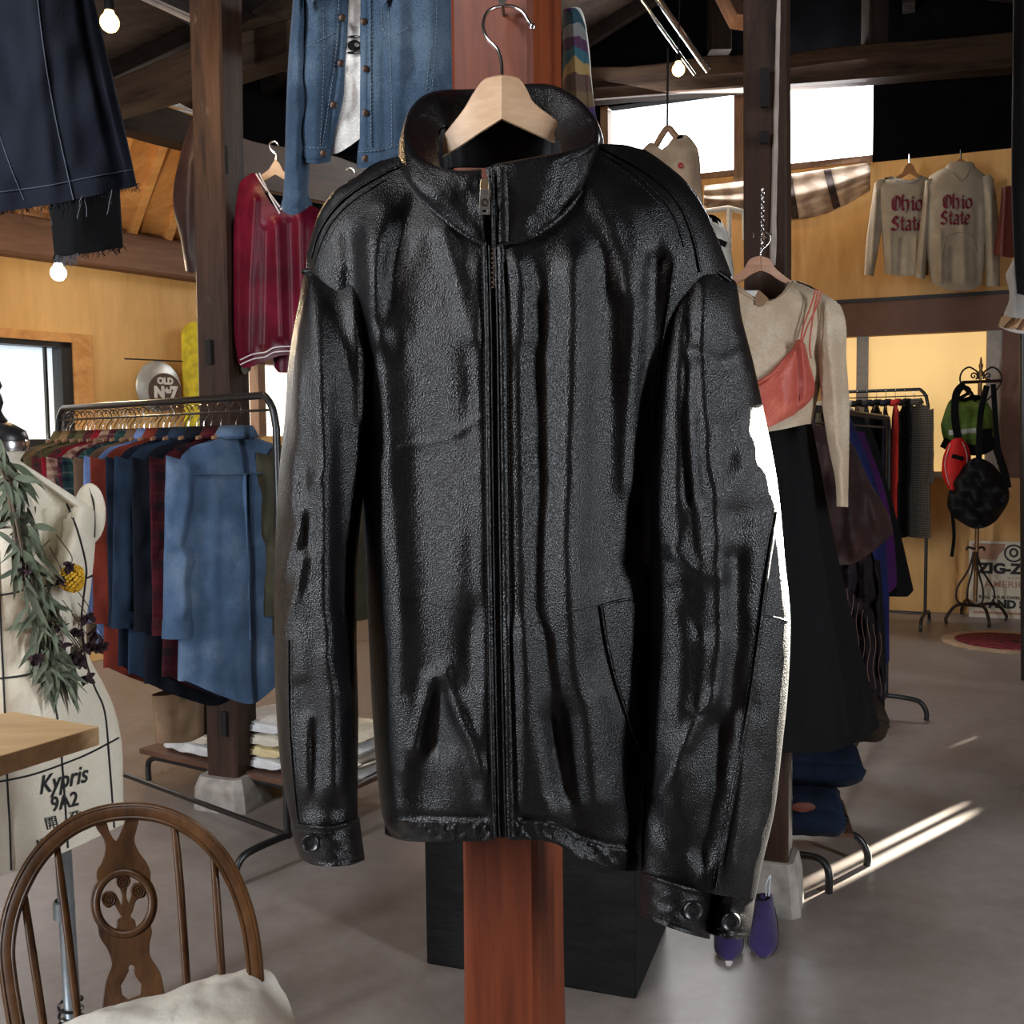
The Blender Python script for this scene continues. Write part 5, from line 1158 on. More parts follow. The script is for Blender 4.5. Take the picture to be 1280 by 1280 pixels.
# denim jacket with tee -----------------------------------------------------------
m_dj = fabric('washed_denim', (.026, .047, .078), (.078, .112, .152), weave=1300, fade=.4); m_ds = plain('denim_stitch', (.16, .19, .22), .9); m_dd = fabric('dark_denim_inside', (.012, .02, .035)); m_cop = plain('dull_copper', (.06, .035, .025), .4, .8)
Yd = 1.82; mp = pixmap(Yd)
lp = Shell([(-300, 366), (0, 372), (120, 374), (205, 375)], [(-300, 444), (0, 440), (60, 437), (130, 431), (175, 418), (210, 411)], [(360, -260), (450, -300)], [(370, 199), (395, 205), (414, 202)], .05, .01, folds=[([(392, -60), (396, 80), (392, 200)], 10, .008), ([(420, 60), (408, 180)], 8, -.004)], wr=[(.002, 20, 40, 85)], expo=3)
rp = Shell([(-300, 455), (0, 448), (60, 447), (130, 447), (212, 446)], [(-300, 585), (0, 566), (100, 572), (220, 560)], [(440, -300), (600, -250)], [(444, 211), (480, 208), (510, 196), (560, 182)], .06, .01, folds=[([(500, -60), (498, 80), (492, 200)], 10, .010), ([(478, 60), (482, 190)], 6, -.005), ([(540, -50), (535, 100)], 12, .006)], wr=[(.002, 20, 40, 86)], expo=3)
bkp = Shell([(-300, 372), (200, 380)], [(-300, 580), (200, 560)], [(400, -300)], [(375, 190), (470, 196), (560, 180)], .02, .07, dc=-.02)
r = shell_thing('denim_jacket', lp, Yd, m_dj, 'faded blue denim jacket hanging open over a white tee left of the red post', 'jacket', (450, 60), 40, 90, part='front_panel')
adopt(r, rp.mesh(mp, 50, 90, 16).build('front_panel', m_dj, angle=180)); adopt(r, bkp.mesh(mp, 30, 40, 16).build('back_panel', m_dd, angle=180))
tee = Shell([(-300, 390), (200, 398)], [(-300, 500), (200, 490)], [(400, -280)], [(400, 196), (425, 190), (438, 182), (452, 172), (490, 168)], .035, .01, dc=-.005, folds=[([(440, -50), (430, 120), (420, 190)], 8, .006)])
tt = shell_thing('white_tee', tee, Yd, fabric('tee_white', (.62, .60, .56)), 'off-white tee with black graphic worn inside the open denim jacket', 't-shirt', (440, 90), 30, 50, part='tee_body')
v, f = curve_mesh([[(8.5*math.cos(a), 7*math.sin(a)) for a in np.linspace(0, 2*PI, 25)[:-1]], [(3+3.2*math.cos(a), 1+2.6*math.sin(a)) for a in np.linspace(0, 2*PI, 13)[:-1]]]); 
for (cx, cy, kx, ky) in ((443, 57, 1, 1.0), (443, 66, 1.1, .28), (443, 46, .9, .25)):
    X = np.array([cx+q[0]*kx for q in v]); Y_ = np.array([cy-q[1]*ky for q in v]); adopt(tt, MB().add(mp(X, Y_, tee.front(X, Y_)+.003), f).build('print', m_blk, smooth=False))
sj = Shell([(-300, 380), (0, 366), (80, 360), (160, 357), (230, 355), (270, 352)], [(-300, 400), (0, 384), (80, 386), (160, 388), (230, 386), (262, 385)], [(340, -280), (420, -280)], [(350, 262), (366, 269), (386, 259)], .05, folds=[([(372, 0), (368, 120), (372, 230)], 7, .006), ([(380, 150), (375, 210)], 5, -.005)], wr=[(.003, 14, 24, 88)])
adopt(r, sj.mesh(mp, 40, 90, 16).build('sleeve', m_dj, angle=180)); strip(r, 'cuff', sj, mp, [(354, 246), (370, 250), (386, 244)], 26, .004, m_dj, 20)
strip(r, 'waistband', lp, mp, [(376, 190), (395, 193), (413, 192)], 18, .005, m_dj, 20); strip(r, 'waistband', rp, mp, [(447, 200), (480, 196), (512, 184), (540, 178)], 19, .005, m_dj, 24)
strip(r, 'placket', lp, mp, [(433, -60), (431, 30), (426, 100), (414, 185)], 13, .004, m_dj); strip(r, 'placket', rp, mp, [(454, -60), (454, 60), (454, 190)], 13, .004, m_dj)
for sh_, pts in ((lp, [(424, -40), (422, 40), (414, 110), (402, 186)]), (lp, [(400, -40), (405, 60), (400, 186)]), (lp, [(376, 182), (395, 185), (412, 183)]), (lp, [(378, 60), (400, 50), (420, 40)]), (rp, [(463, -40), (463, 60), (464, 188)]), (rp, [(482, -40), (488, 60), (490, 186)]), (rp, [(447, 190), (480, 187), (512, 175)]), (rp, [(476, 0), (479, 36), (492, 44), (510, 34)]), (rp, [(538, 60), (534, 100), (530, 150)]), (rp, [(546, -60), (545, 40), (536, 160)])):
    adopt(r, stitch(MB(), sh_, mp, pts, 3.4, 1.6, 1.0, .0055 if 400 < pts[0][0] < 470 else .0018).build('stitching', m_ds, angle=180))
for sh_, pts in ((lp, [(428, 22), (426, 79), (417, 131), (404, 192)]), (rp, [(455, 27), (457, 86), (457, 141), (457, 198)])):
    for (x, y) in pts:
        c_ = Vector(mp(x, y, float(sh_.front(x, y))+.007).tolist()); adopt(r, MB().lathe([(0, .001), (.0045, .0014), (.0058, .0005), (.0058, -.001), (0, -.0015)], n=16, M=Matrix.Rotation(PI/2, 3, 'X'), c=c_).build('button', m_cop))
for pts in ([(374, -40), (386, 12), (398, -8), (420, -40)], [(458, -30), (478, 8), (486, -2), (500, -40)]):
    v, f = curve_mesh([[(x, -y) for x, y in pts]], .004, .001); adopt(r, MB().add([mp(x, -y, .065+z) for x, y, z in v], f).build('collar', m_dj, smooth=False))
# dark jacket beside the left post, red sweater, scarf
dj = Shell([(150, 238), (190, 226), (250, 216), (300, 226), (345, 233)], [(150, 262), (250, 268), (345, 262)], [(226, 175), (240, 150), (262, 140)], [(230, 338), (240, 341), (262, 334)], .06, folds=[([(236, 200), (232, 320)], 6, .012)])
shell_thing('hanging_jacket', dj, 4.15, fabric('dark_brown_cloth', (.022, .011, .010), rough=.5), 'very dark brown jacket hanging against the left side of the left post', 'jacket', (240, 250), 24, 30)
m_wine = fabric('wine_satin', (.075, .003, .012), (.14, .006, .022), rough=.42, fade=.35, bs=.1)
Yr = 4.05; mp = pixmap(Yr)
rs = Shell([(200, 306), (240, 297), (300, 292), (400, 292), (450, 297), (470, 300)], [(200, 440), (470, 440)], [(296, 232), (306, 222), (318, 216), (330, 240), (350, 263), (365, 253), (380, 254), (400, 262), (440, 290)], [(296, 452), (306, 460), (330, 452), (345, 446), (380, 444), (440, 446)], .12, .05, shoulder=[(290, 235), (320, 210), (350, 215), (380, 245), (440, 280)], sfall=40,
           folds=[([(318, 250), (312, 350), (310, 440)], 6, .022), ([(333, 290), (330, 430)], 6, -.020), ([(345, 280), (350, 420)], 6, .022), ([(362, 280), (366, 430)], 6, -.018), ([(375, 260), (378, 430)], 6, .018), ([(300, 260), (302, 440)], 4, -.01)])
r = shell_thing('v_neck_sweater', rs, Yr, m_wine, 'shiny dark red v-neck sweater with white striped neck and hem left of the leather jacket', 'sweater', (345, 330), 80, 80, part='sweater_body')
m_wst = plain('sweater_white', (.55, .5, .5), .8); m_nst = plain('sweater_navy', (.02, .015, .03), .8)
for off, m in ((0, m_wst), (4, m_nst), (8, m_wst)): strip(r, 'neck_stripe', rs, mp, [(320+off*.5, 217-off*.1), (334+off*.3, 238+off*.5), (350, 259+off)], 2.6, .006, m)
strip(r, 'neck_stripe', rs, mp, [(350, 262), (362, 256), (376, 256)], 3, .006, m_wst)
for off in (0, 6): strip(r, 'hem_stripe', rs, mp, [(300, 452+off-2), (316, 443+off), (332, 440+off), (345, 434+off), (375, 433+off), (420, 434+off)], 2.0, .008, m_wst)
slv = Shell([(380, 340), (470, 342)], [(380, 372), (462, 366)], [(340, 380)], [(338, 452), (350, 466), (368, 466)], .05, dc=.02); adopt(r, slv.mesh(mp, 20, 20, 10).build('sleeve', m_wine, angle=180))
slv = Shell([(400, 300), (470, 301)], [(400, 318), (470, 313)], [(300, 400)], [(300, 462), (306, 468), (316, 460)], .04, dc=-.03); adopt(r, slv.mesh(mp, 16, 16, 10).build('sleeve', fabric('grey_rib', (.05, .045, .03)), angle=180))
r = empty('clothes_hanger', P(344, 200, Yr), 0, 'pale wooden hanger inside the dark red v-neck sweater', 'hanger')
v, f = curve_mesh([[(x, -y) for x, y in ((344, 199), (349, 204), (354, 214), (372, 226), (372, 234), (344, 218), (326, 228), (322, 222), (336, 212))]], .03, .004); adopt(r, MB().add([pixmap(Yr)(x, -y, z) for x, y, z in v], f).build('hanger_arm', m_hanger, smooth=False))
adopt(r, MB().tube([P(x, y, Yr) for x, y in spline([(345, 200), (345, 193), (339, 187), (337, 181), (341, 177), (346, 178), (348, 182)], 20)], .004, 6).build('hook', m_chrome))
r = empty('clothes_hanger', P(436, 222, 4.3), 0, 'hanger hook visible above the left shoulder of the leather jacket', 'hanger')
adopt(r, MB().tube([P(x, y, 4.3) for x, y in spline([(434, 240), (434, 228), (442, 222), (443, 214), (437, 210), (432, 213)], 20)], .004, 6).build('hook', m_chrome))
adopt(r, MB().beam(P(410, 258, 4.3), P(434, 238, 4.3), .02, .03).build('hanger_arm', m_hang_dark, smooth=False)); adopt(r, MB().beam(P(434, 238, 4.3), P(460, 258, 4.3), .02, .03).build('hanger_arm', m_hang_dark, smooth=False))
def bands(name, cols, axis='Z', scale=9.0, dist=.6):
    m, nt, b, o = nodes(name); n = N(nt, 'ShaderNodeTexNoise', Scale=6.0, Detail=2.0); v_ = coords(nt); nt.links.new(v_, n.inputs['Vector'])
    s = nt.nodes.new('ShaderNodeSeparateXYZ'); nt.links.new(v_, s.inputs[0]); a = N(nt, 'ShaderNodeMath', operation='MULTIPLY_ADD'); a.inputs[1].default_value = dist; nt.links.new(n.outputs['Fac'], a.inputs[0]); nt.links.new(s.outputs['XYZ'.index(axis)], a.inputs[2])
    k = N(nt, 'ShaderNodeMath', operation='MULTIPLY'); k.inputs[1].default_value = scale; nt.links.new(a.outputs[0], k.inputs[0]); g = N(nt, 'ShaderNodeMath', operation='FRACT'); nt.links.new(k.outputs[0], g.inputs[0])
    r_ = ramp(nt, g.outputs[0], [(i/len(cols), c) for i, c in enumerate(cols)]); r_.color_ramp.interpolation = 'CONSTANT'; nt.links.new(r_.outputs[0], b.inputs['Base Color']); b.inputs['Roughness'].default_value = .9; return m
m_sc = bands('woven_bands', [(.06, .03, .02), (.22, .14, .05), (.01, .06, .08), (.04, .008, .035), (.12, .12, .12), (.004, .03, .045), (.025, .007, .06), (.09, .055, .025)], scale=5.0, dist=.12)
sc = Shell([(0, 704), (170, 703)], [(0, 718), (20, 728), (60, 735), (110, 740), (165, 748)], [(700, 14), (712, 10), (722, 12), (735, 40)], [(700, 150), (725, 160), (750, 168)], .05, folds=[([(716, 20), (722, 150)], 4, .012), ([(728, 40), (734, 150)], 3, -.01)])
r = shell_thing('hanging_scarf', sc, 2.1, m_sc, 'multicoloured patterned garment with teal and gold bands hanging right of the red post', 'scarf', (722, 90), 40, 50)
adopt(r, MB().tube(spline([P(x, y, 2.1) for x, y in ((714, 12), (726, 16), (734, 60), (738, 110), (745, 166))], 20), .004, 6).build('white_edging', plain('white_trim', (.6, .58, .52), .8)))
# ================================================================== RIGHT SIDE
m_crm = fabric('oatmeal_knit', (.42, .32, .22), (.54, .44, .33), weave=500, fade=.12)
# tops before the bright window
bt = Shell([(150, 812), (180, 800), (260, 780), (400, 780)], [(150, 852), (175, 868), (230, 877), (300, 882), (350, 886)], [(800, 190), (814, 178), (828, 187), (842, 172), (856, 168), (866, 176), (880, 200)], [(780, 360), (890, 350)], .10, wr=[(.01, 20, 40, 91)], shoulder=[(800, 180), (880, 170)], sfall=30)
r = shell_thing('beige_shirt', bt, 6.0, fabric('beige_jersey', (.42, .30, .20)), 'beige long sleeve top with a small red logo hanging before the bright window', 'shirt', (850, 220), 40, 40)
v, f = curve_mesh([[(3.5*math.cos(a), 4*math.sin(a)) for a in np.linspace(0, 2*PI, 13)[:-1]], [(1.4*math.cos(a)+.6, 1.6*math.sin(a)) for a in np.linspace(0, 2*PI, 9)[:-1]]]); mp = pixmap(6.0)
X = np.array([851+q[0] for q in v]); Y_ = np.array([207+q[1] for q in v]); adopt(r, MB().add(mp(X, Y_, bt.front(X, Y_)+.01), f).build('logo', plain('logo_red', (.4, .02, .02), .7), smooth=False))
r = empty('clothes_hanger', P(835, 165, 6.0), 0, 'dark wooden hanger of the beige top before the bright window', 'hanger')
adopt(r, MB().tube([P(x, y, 6.0) for x, y in spline([(819, 184), (828, 168), (835, 160), (842, 167), (846, 172)], 16)], [.018]*17, 8).build('hanger_arm', m_hang_dark)); adopt(r, MB().tube([P(834, 162, 6), P(835, 60, 6.0)], .006, 6).build('hanging_wire', m_black))
wt = Shell([(260, 880), (400, 850)], [(262, 896), (285, 908), (320, 915), (400, 922)], [(870, 272), (886, 268), (900, 274), (915, 300)], [(850, 400), (930, 400)], .08, wr=[(.01, 20, 40, 92)], shoulder=[(870, 268), (915, 290)], sfall=25)
r = shell_thing('hanging_tee', wt, 5.2, fabric('white_jersey', (.56, .52, .46)), 'white tee with a dark chest band hanging left of the right post', 't-shirt', (895, 320), 30, 30); strip(r, 'chest_band', wt, pixmap(5.2), [(886, 300), (898, 302), (908, 306)], 8, .01, m_blk, 10)
r = empty('towel_rail', P(905, 262, 7.6), 0, 'white metal rail frame behind the right post under the bright window', 'rail')
adopt(r, MB().tube([P(x, y, 7.6) for x, y in ((882, 264), (910, 260), (930, 264), (931, 300))], .018, 8).build('rail_frame', plain('white_metal', (.7, .68, .62), .5))); adopt(r, MB().tube([P(911, 261, 7.6), P(911, 400, 7.6)], .02, 8).build('rail_upright', plain('white_metal', (.7, .68, .62), .5)))
# striped fabric swag under the window
def sheer():
    m, nt, b, o = nodes('sheer_fabric'); n = N(nt, 'ShaderNodeTexWave', Scale=5.0, Distortion=4.0, Detail=2.0); nt.links.new(coords(nt, (.4, .4, 3)), n.inputs['Vector'])
    r_ = ramp(nt, n.outputs['Fac'], [(.2, (.46, .35, .26)), (.8, (.66, .56, .45))]); nt.links.new(r_.outputs[0], b.inputs['Base Color']); b.inputs['Roughness'].default_value = .9
    t_ = nt.nodes.new('ShaderNodeBsdfTranslucent'); nt.links.new(r_.outputs[0], t_.inputs[0]); mx = nt.nodes.new('ShaderNodeMixShader'); mx.inputs[0].default_value = .45; nt.links.new(b.outputs[0], mx.inputs[1]); nt.links.new(t_.outputs[0], mx.inputs[2]); nt.links.new(mx.outputs[0], o.inputs[0]); return m
tp = smooth_fn([(880, 232), (930, 226), (985, 218), (1040, 210), (1088, 203)]); bo = smooth_fn([(880, 258), (930, 268), (985, 275), (1030, 268), (1065, 252), (1088, 238)])
def swag(x, k):
    y = tp(x)+(bo(x)-tp(x))*k; d = .10+.05*math.sin(k*14+x*.02)*(.4+.6*k)+.10*math.sin(k*PI); u, z = WB.at(float(x), float(y)); p = WB.pt(u, z, 0); c_ = Vector(CAM.tolist()); return p+(c_-p).normalized()*d
G = [[tuple(swag(x, k)) for k in np.linspace(0, 1, 22)] for x in np.linspace(880, 1088, 50)]
r = empty('fabric_swag', P(985, 245, 8.5), 0, 'sheer cream fabric with dark stripes draped under the bright window right of the post', 'curtain')
adopt(r, MB().grid(np.array(G)).build('sheer_cloth', sheer(), angle=180, solid=.003))
for x0, x1 in ((984, 994), (1033, 1046)):
    G = [[tuple(swag(x0+(x1-x0)*k*1.0+w_, k)+Vector((0, -.012, 0))) for k in np.linspace(0.02, .98, 18)] for w_ in (-4.5, 0, 4.5)]
    adopt(r, MB().grid(np.array(G)).build('dark_stripe', plain('stripe_brown', (.045, .028, .022), .9), angle=180, solid=.002))
# sweatshirts on the back wall with blackletter print ------------------------------
BL = {  # pen strokes in a unit box (x right, y up)
 'O': [[(.15, .2), (.15, .8), (.45, 1.0), (.8, .8), (.8, .25), (.45, 0), (.15, .2)], [(.42, .85), (.42, .15)]],
 'h': [[(.12, 1.1), (.12, .08), (.22, 0)], [(.12, .6), (.4, .75), (.62, .6), (.62, .1), (.5, -.12)]],
 'i': [[(.2, .68), (.32, .6), (.32, .1), (.45, 0)], [(.30, .95), (.36, .90)]],
 'o': [[(.12, .15), (.12, .58), (.38, .72), (.62, .55), (.62, .12), (.36, 0), (.12, .15)]],
 'S': [[(.8, .85), (.5, 1.0), (.2, .8), (.25, .58), (.7, .42), (.78, .15), (.45, 0), (.1, .12)], [(.42, .90), (.40, .55)]],
 't': [[(.28, .95), (.28, .12), (.42, 0)], [(.08, .66), (.5, .70)]],
 'a': [[(.15, .6), (.38, .72), (.58, .58), (.58, .1), (.7, 0)], [(.58, .38), (.2, .30), (.14, .1), (.35, 0), (.56, .14)]],
 'e': [[(.14, .34), (.58, .44), (.56, .62), (.36, .72), (.14, .55), (.14, .14), (.36, 0), (.62, .12)]],
}
ADV = {'O': .98, 'h': .78, 'i': .52, 'o': .78, 'S': .98, 't': .56, 'a': .78, 'e': .74}
def blackletter(txt, cx, cy, w, h, sh, mp, root, m, lift):
    tot = sum(ADV[c_] for c_ in txt); kx = w/tot; x0 = cx-w/2; nx_, ny_ = .095, .075
    mb = MB()
    for ch in txt:
        for st_ in BL[ch]:
            q = spline(st_, len(st_)*5) if len(st_) > 3 else np.array(st_)
            for (ax, ay), (bx_, by) in zip(q[:-1], q[1:]):
                e_ = .02; dx_, dy_ = (bx_-ax), (by-ay); l_ = math.hypot(dx_, dy_) or 1; ax -= dx_/l_*e_; ay -= dy_/l_*e_; bx_ += dx_/l_*e_; by += dy_/l_*e_
                c4 = [(ax-nx_, ay-ny_), (ax+nx_, ay+ny_), (bx_+nx_, by+ny_), (bx_-nx_, by-ny_)]
                X = np.array([x0+p[0]*kx for p in c4]); Y_ = np.array([cy-(p[1]-.5)*h for p in c4]); D_ = sh.front(X, Y_)
                fr_ = mp(X, Y_, D_+lift); bk_ = mp(X, Y_, D_-.004); mb.add(list(fr_)+list(bk_), [(0, 1, 2, 3), (7, 6, 5, 4), (0, 4, 5, 1), (1, 5, 6, 2), (2, 6, 7, 3), (3, 7, 4, 0)])
        x0 += ADV[ch]*kx
    adopt(root, mb.build('lettering', m, smooth=False))
m_gry = fabric('heather_grey', (.38, .31, .22), (.46, .39, .29), weave=400, fade=.15); m_mar = plain('maroon_print', (.16, .008, .022), .8)
YW = 8.12
def sweat(name, label, body, sleeves, tx, extra=None, Y=YW):
    mp = pixmap(Y); r = empty(name, P(tx[0][1], tx[0][2], Y), 0, label, 'sweatshirt'); adopt(r, body.mesh(mp, 60, 60, 12).build('torso', m_gry, angle=180))
    for s_ in sleeves: adopt(r, s_.mesh(mp, 26, 40, 10).build('sleeve', m_gry, angle=180))
    for t_ in tx: blackletter(t_[0], t_[1], t_[2], t_[3], t_[4], body, mp, r, m_mar, .012)
    return r, mp
b1 = Shell([(215, 1098), (240, 1096), (300, 1103), (345, 1106)], [(215, 1160), (240, 1166), (300, 1164), (345, 1160)], [(1096, 228), (1112, 221), (1124, 223), (1140, 226), (1152, 220), (1168, 226)], [(1104, 342), (1130, 345), (1162, 344)], .09, folds=[([(1112, 290), (1112, 340)], 4, .02), ([(1128, 300), (1126, 340)], 4, -.02), ([(1145, 300), (1146, 340)], 4, .02)], shoulder=[(1094, 226), (1168, 218)], sfall=14)
s1 = Shell([(222, 1094), (250, 1090), (300, 1083), (345, 1080)], [(222, 1108), (250, 1106), (300, 1100), (345, 1092)], [(1092, 230), (1100, 224), (1110, 226)], [(1078, 343), (1094, 346)], .05, dc=.0, folds=[([(1096, 240), (1090, 330)], 3, .02)])
r, mp = sweat('sweatshirt', 'grey crewneck sweatshirt with maroon blackletter print on the back wall', b1, [s1], [('Ohio', 1134, 254, 40, 17), ('State', 1134, 279, 41, 17)], Y=8.25)
strip(r, 'neck_rib', b1, mp, [(1112, 221), (1124, 226), (1140, 228), (1153, 220)], 4, .01, fabric('rib_grey', (.30, .26, .22)), 16)
b2 = Shell([(205, 1166), (240, 1158), (300, 1158), (360, 1164)], [(205, 1232), (240, 1236), (300, 1234), (360, 1228)], [(1158, 222), (1176, 212), (1190, 207), (1214, 207), (1228, 216), (1240, 226)], [(1162, 352), (1180, 361), (1210, 363), (1230, 354)], .11, folds=[([(1175, 290), (1176, 350)], 4, .025), ([(1190, 310), (1190, 350)], 4, -.02), ([(1204, 280), (1206, 350)], 5, .02), ([(1222, 260), (1222, 350)], 4, -.02)], shoulder=[(1156, 222), (1200, 200), (1240, 220)], sfall=16)
s2a = Shell([(222, 1157), (300, 1148), (350, 1144)], [(222, 1166), (300, 1160), (350, 1156)], [(1156, 226), (1166, 222)], [(1143, 346), (1158, 350)], .05, folds=[([(1160, 240), (1151, 340)], 3, .02)])
s2b = Shell([(218, 1226), (300, 1231), (360, 1232)], [(218, 1241), (260, 1247), (300, 1249), (345, 1250)], [(1226, 222), (1236, 218), (1246, 230)], [(1230, 358), (1250, 358)], .06, dc=.02, folds=[([(1238, 240), (1241, 340)], 4, .02)])
r, mp = sweat('hooded_sweatshirt', 'grey hooded sweatshirt with maroon blackletter print on the back wall', b2, [s2a, s2b], [('Ohio', 1197, 252, 38, 16), ('State', 1194, 272, 38, 16)])
hd = Shell([(195, 1184), (222, 1180)], [(195, 1216), (222, 1222)], [(1182, 208), (1190, 202), (1214, 202), (1222, 210)], [(1180, 214), (1200, 226), (1222, 214)], .07, dc=.04); adopt(r, hd.mesh(mp, 24, 20, 10).build('hood', m_gry, angle=180))
for pts in ([(1190, 216), (1197, 223), (1201, 226)], [(1212, 212), (1206, 222), (1201, 226)]): strip(r, 'hood_edge', hd, mp, pts, 2.5, .02, m_gry, 10)
strip(r, 'front_pocket', b2, mp, [(1178, 318), (1186, 294), (1212, 294), (1222, 318)], 2, .015, m_gry, 30)
for (cx, cy, lab, Y) in ((1137, 208, 'brown wooden hanger in the neck of the left grey sweatshirt', 8.25), (1201, 202, 'brown wooden hanger in the hood of the right grey sweatshirt', YW)):
    r = empty('clothes_hanger', P(cx, cy, Y), 0, lab, 'hanger'); mp = pixmap(Y)
    v, f = curve_mesh([[(x, -y) for x, y in ((cx, cy-5), (cx+5, cy-1), (cx+9, cy+8), (cx+18, cy+14), (cx+16, cy+18), (cx, cy+9), (cx-16, cy+18), (cx-18, cy+14), (cx-9, cy+8), (cx-5, cy-1))]], .03, .004)
    adopt(r, MB().add([mp(x, -y, z-.02) for x, y, z in v], f).build('hanger_arm', wood('amber_wood', (.28, .12, .04), (.42, .2, .08), 'X', 12, 8))); adopt(r, MB().tube([P(cx, cy-4, Y), P(cx, cy-15, Y+.05)], .006, 6).build('hook', m_chrome))
rl = Shell([(235, 1252), (260, 1250), (310, 1242)], [(235, 1275), (320, 1280)], [(1250, 236), (1262, 232), (1280, 236)], [(1242, 318), (1262, 322), (1282, 320)], .08, folds=[([(1256, 240), (1252, 318)], 3, .02)])
shell_thing('leather_vest', rl, 7.9, plain('rust_leather', (.10, .016, .010), .45, vs=9), 'dark rust leather garment hanging at the right edge beside the hooded sweatshirt', 'vest', (1260, 280), 20, 24)
bc = Shell([(-300, 1262), (0, 1266), (330, 1268), (380, 1272)], [(-300, 1420), (400, 1420)], [(1260, -200), (1420, -200)], [(1266, 366), (1300, 372), (1400, 370)], .08, wr=[(.006, 30, 60, 95)])
shell_thing('black_coat', bc, 2.7, m_blk, 'black coat hanging down the right edge of the photo', 'coat', (1300, 200), 30, 40)
pv = Shell([(310, 1266), (340, 1257), (370, 1262), (400, 1252), (416, 1248)], [(310, 1300), (416, 1310)], [(1256, 345), (1268, 322), (1300, 320)], [(1248, 408), (1262, 414), (1300, 418)], .05, folds=[([(1266, 340), (1270, 410)], 4, .01)])
r = shell_thing('patterned_sleeve', pv, 2.9, fabric('pale_chambray', (.36, .33, .30), (.5, .46, .4)), 'pale sleeve with brown patterned cuff under the black coat at the right edge', 'shirt', (1265, 370), 24, 24); strip(r, 'patterned_cuff', pv, pixmap(2.9), [(1250, 400), (1264, 404), (1296, 408)], 18, .004, bands('paisley', [(.14, .06, .02), (.32, .2, .1), (.07, .03, .01)], 'X', 30, .2), 16)
rp_ = FL(1281, 850); tag(MB().tube([Vector((rp_.x, rp_.y, 0)), P(1279, 300, rp_.y)], .022, 10).build('rack_upright', m_black), 'thin black upright standing at the right edge of the photo', 'rack')
# ---- outfit on the right post -------------------------------------------------------
Yc = 2.98; mp = pixmap(Yc)
ct = Shell([(340, 850), (420, 862), (560, 880)], [(340, 1030), (375, 1046), (420, 1040), (480, 1026), (530, 1015), (560, 1008)], [(850, 380), (885, 366), (915, 352), (930, 362), (945, 372), (960, 376), (978, 366), (990, 350), (1018, 360), (1044, 376)], [(860, 520), (950, 540), (1010, 530)], .09, .05, folds=[([(990, 360), (1000, 440), (1002, 520)], 9, .010), ([(965, 385), (960, 450)], 10, -.006), ([(935, 385), (930, 500)], 8, .006)], wr=[(.003, 24, 40, 96)], shoulder=[(850, 376), (950, 345), (1044, 372)], sfall=26)
r = shell_thing('long_sleeve_top', ct, Yc, m_crm, 'cream long sleeve top hanging on the right post under the coral camisole', 'shirt', (960, 420), 80, 70, part='top_body')
cs = Shell([(365, 1014), (420, 1020), (500, 1027), (560, 1036), (600, 1044), (640, 1046)], [(365, 1040), (385, 1052), (450, 1058), (520, 1062), (580, 1061), (640, 1060)], [(1010, 366), (1030, 368), (1054, 384)], [(1044, 633), (1062, 634)], .045, dc=.035, folds=[([(1034, 380), (1040, 460), (1048, 560), (1053, 630)], 7, .012), ([(1050, 400), (1054, 520)], 5, -.006)], wr=[(.004, 12, 22, 97)], shoulder=[(1010, 362), (1054, 378)], sfall=24)
adopt(r, cs.mesh(mp, 36, 80, 12).build('sleeve', m_crm, angle=180)); cs2 = Shell([(372, 845), (500, 838), (640, 836)], [(372, 872), (450, 868), (640, 852)], [(842, 384), (872, 372)], [(836, 633), (853, 634)], .045, dc=.0, folds=[([(856, 390), (846, 620)], 6, .01)]); adopt(r, cs2.mesh(mp, 24, 50, 10).build('sleeve', m_crm, angle=180)); strip(r, 'neckline', ct, mp, [(916, 354), (930, 366), (948, 376), (964, 378), (980, 368), (992, 352)], 4, .004, m_crm)
lbk = MB(); G = [[mp(x, y, .028) for y in (363, 378)] for x in (932, 947)]; lbk.grid(np.array(G)); adopt(r, lbk.build('neck_label', plain('label_white', (.7, .68, .64), .8), solid=.001, smooth=False))
v, f = curve_mesh([[(948, -362), (953, -366), (961, -374), (954, -383), (944, -381), (944, -370)]], .002); adopt(r, MB().add([mp(x, -y, .09+z) for x, y, z in v], f).build('price_tag', plain('kraft_card', (.22, .12, .06), .8), smooth=False))
r = empty('clothes_hanger', P(950, 340, Yc), 0, 'reddish wooden hanger of the cream top hooked to a chain on the right post', 'hanger')
for tcv, bcv in (([(951, 320), (938, 324), (928, 338), (905, 356)], [(951, 338), (940, 342), (928, 350), (908, 362)]), ([(951, 320), (962, 324), (970, 336), (990, 352)], [(951, 338), (962, 342), (974, 350), (990, 358)])):
    a_, b_ = spline(tcv, 18), spline(bcv, 18); G = [[mp(x0, y0, .012), mp(x1, y1, .016), mp(x1, y1+1, -.012), mp(x0, y0, -.012)] for (x0, y0), (x1, y1) in zip(a_, b_)]
    adopt(r, MB().grid(np.array(G), cv=True).build('hanger_arm', wood('rosy_hanger', (.34, .17, .10), (.52, .30, .20), 'X', 14, 8), angle=40, solid=.001))
adopt(r, MB().tube([P(x, y, Yc) for x, y in spline([(951, 322), (951, 314), (957, 308), (963, 300), (962, 293), (957, 290)], 18)], .0028, 8).build('hook', m_chrome))
r = empty('hanging_chain', P(953, 290, Yc+.02), 0, 'steel link chain with hooks hanging on the front of the right post', 'chain')
for i in range(14):
    cy = 238+i*5.6; rx, ry = (2.0, 3.9) if i % 2 else (.9, 3.9); adopt(r, MB().tube([P(953.5-(i*.05)+rx*math.cos(a), cy+ry*math.sin(a), Yc+.04+(.004 if i % 2 else .0)*math.cos(a)) for a in np.linspace(0, 2*PI, 15)[:-1]], .0016, 6, closed=True).build('chain_link', m_chrome))
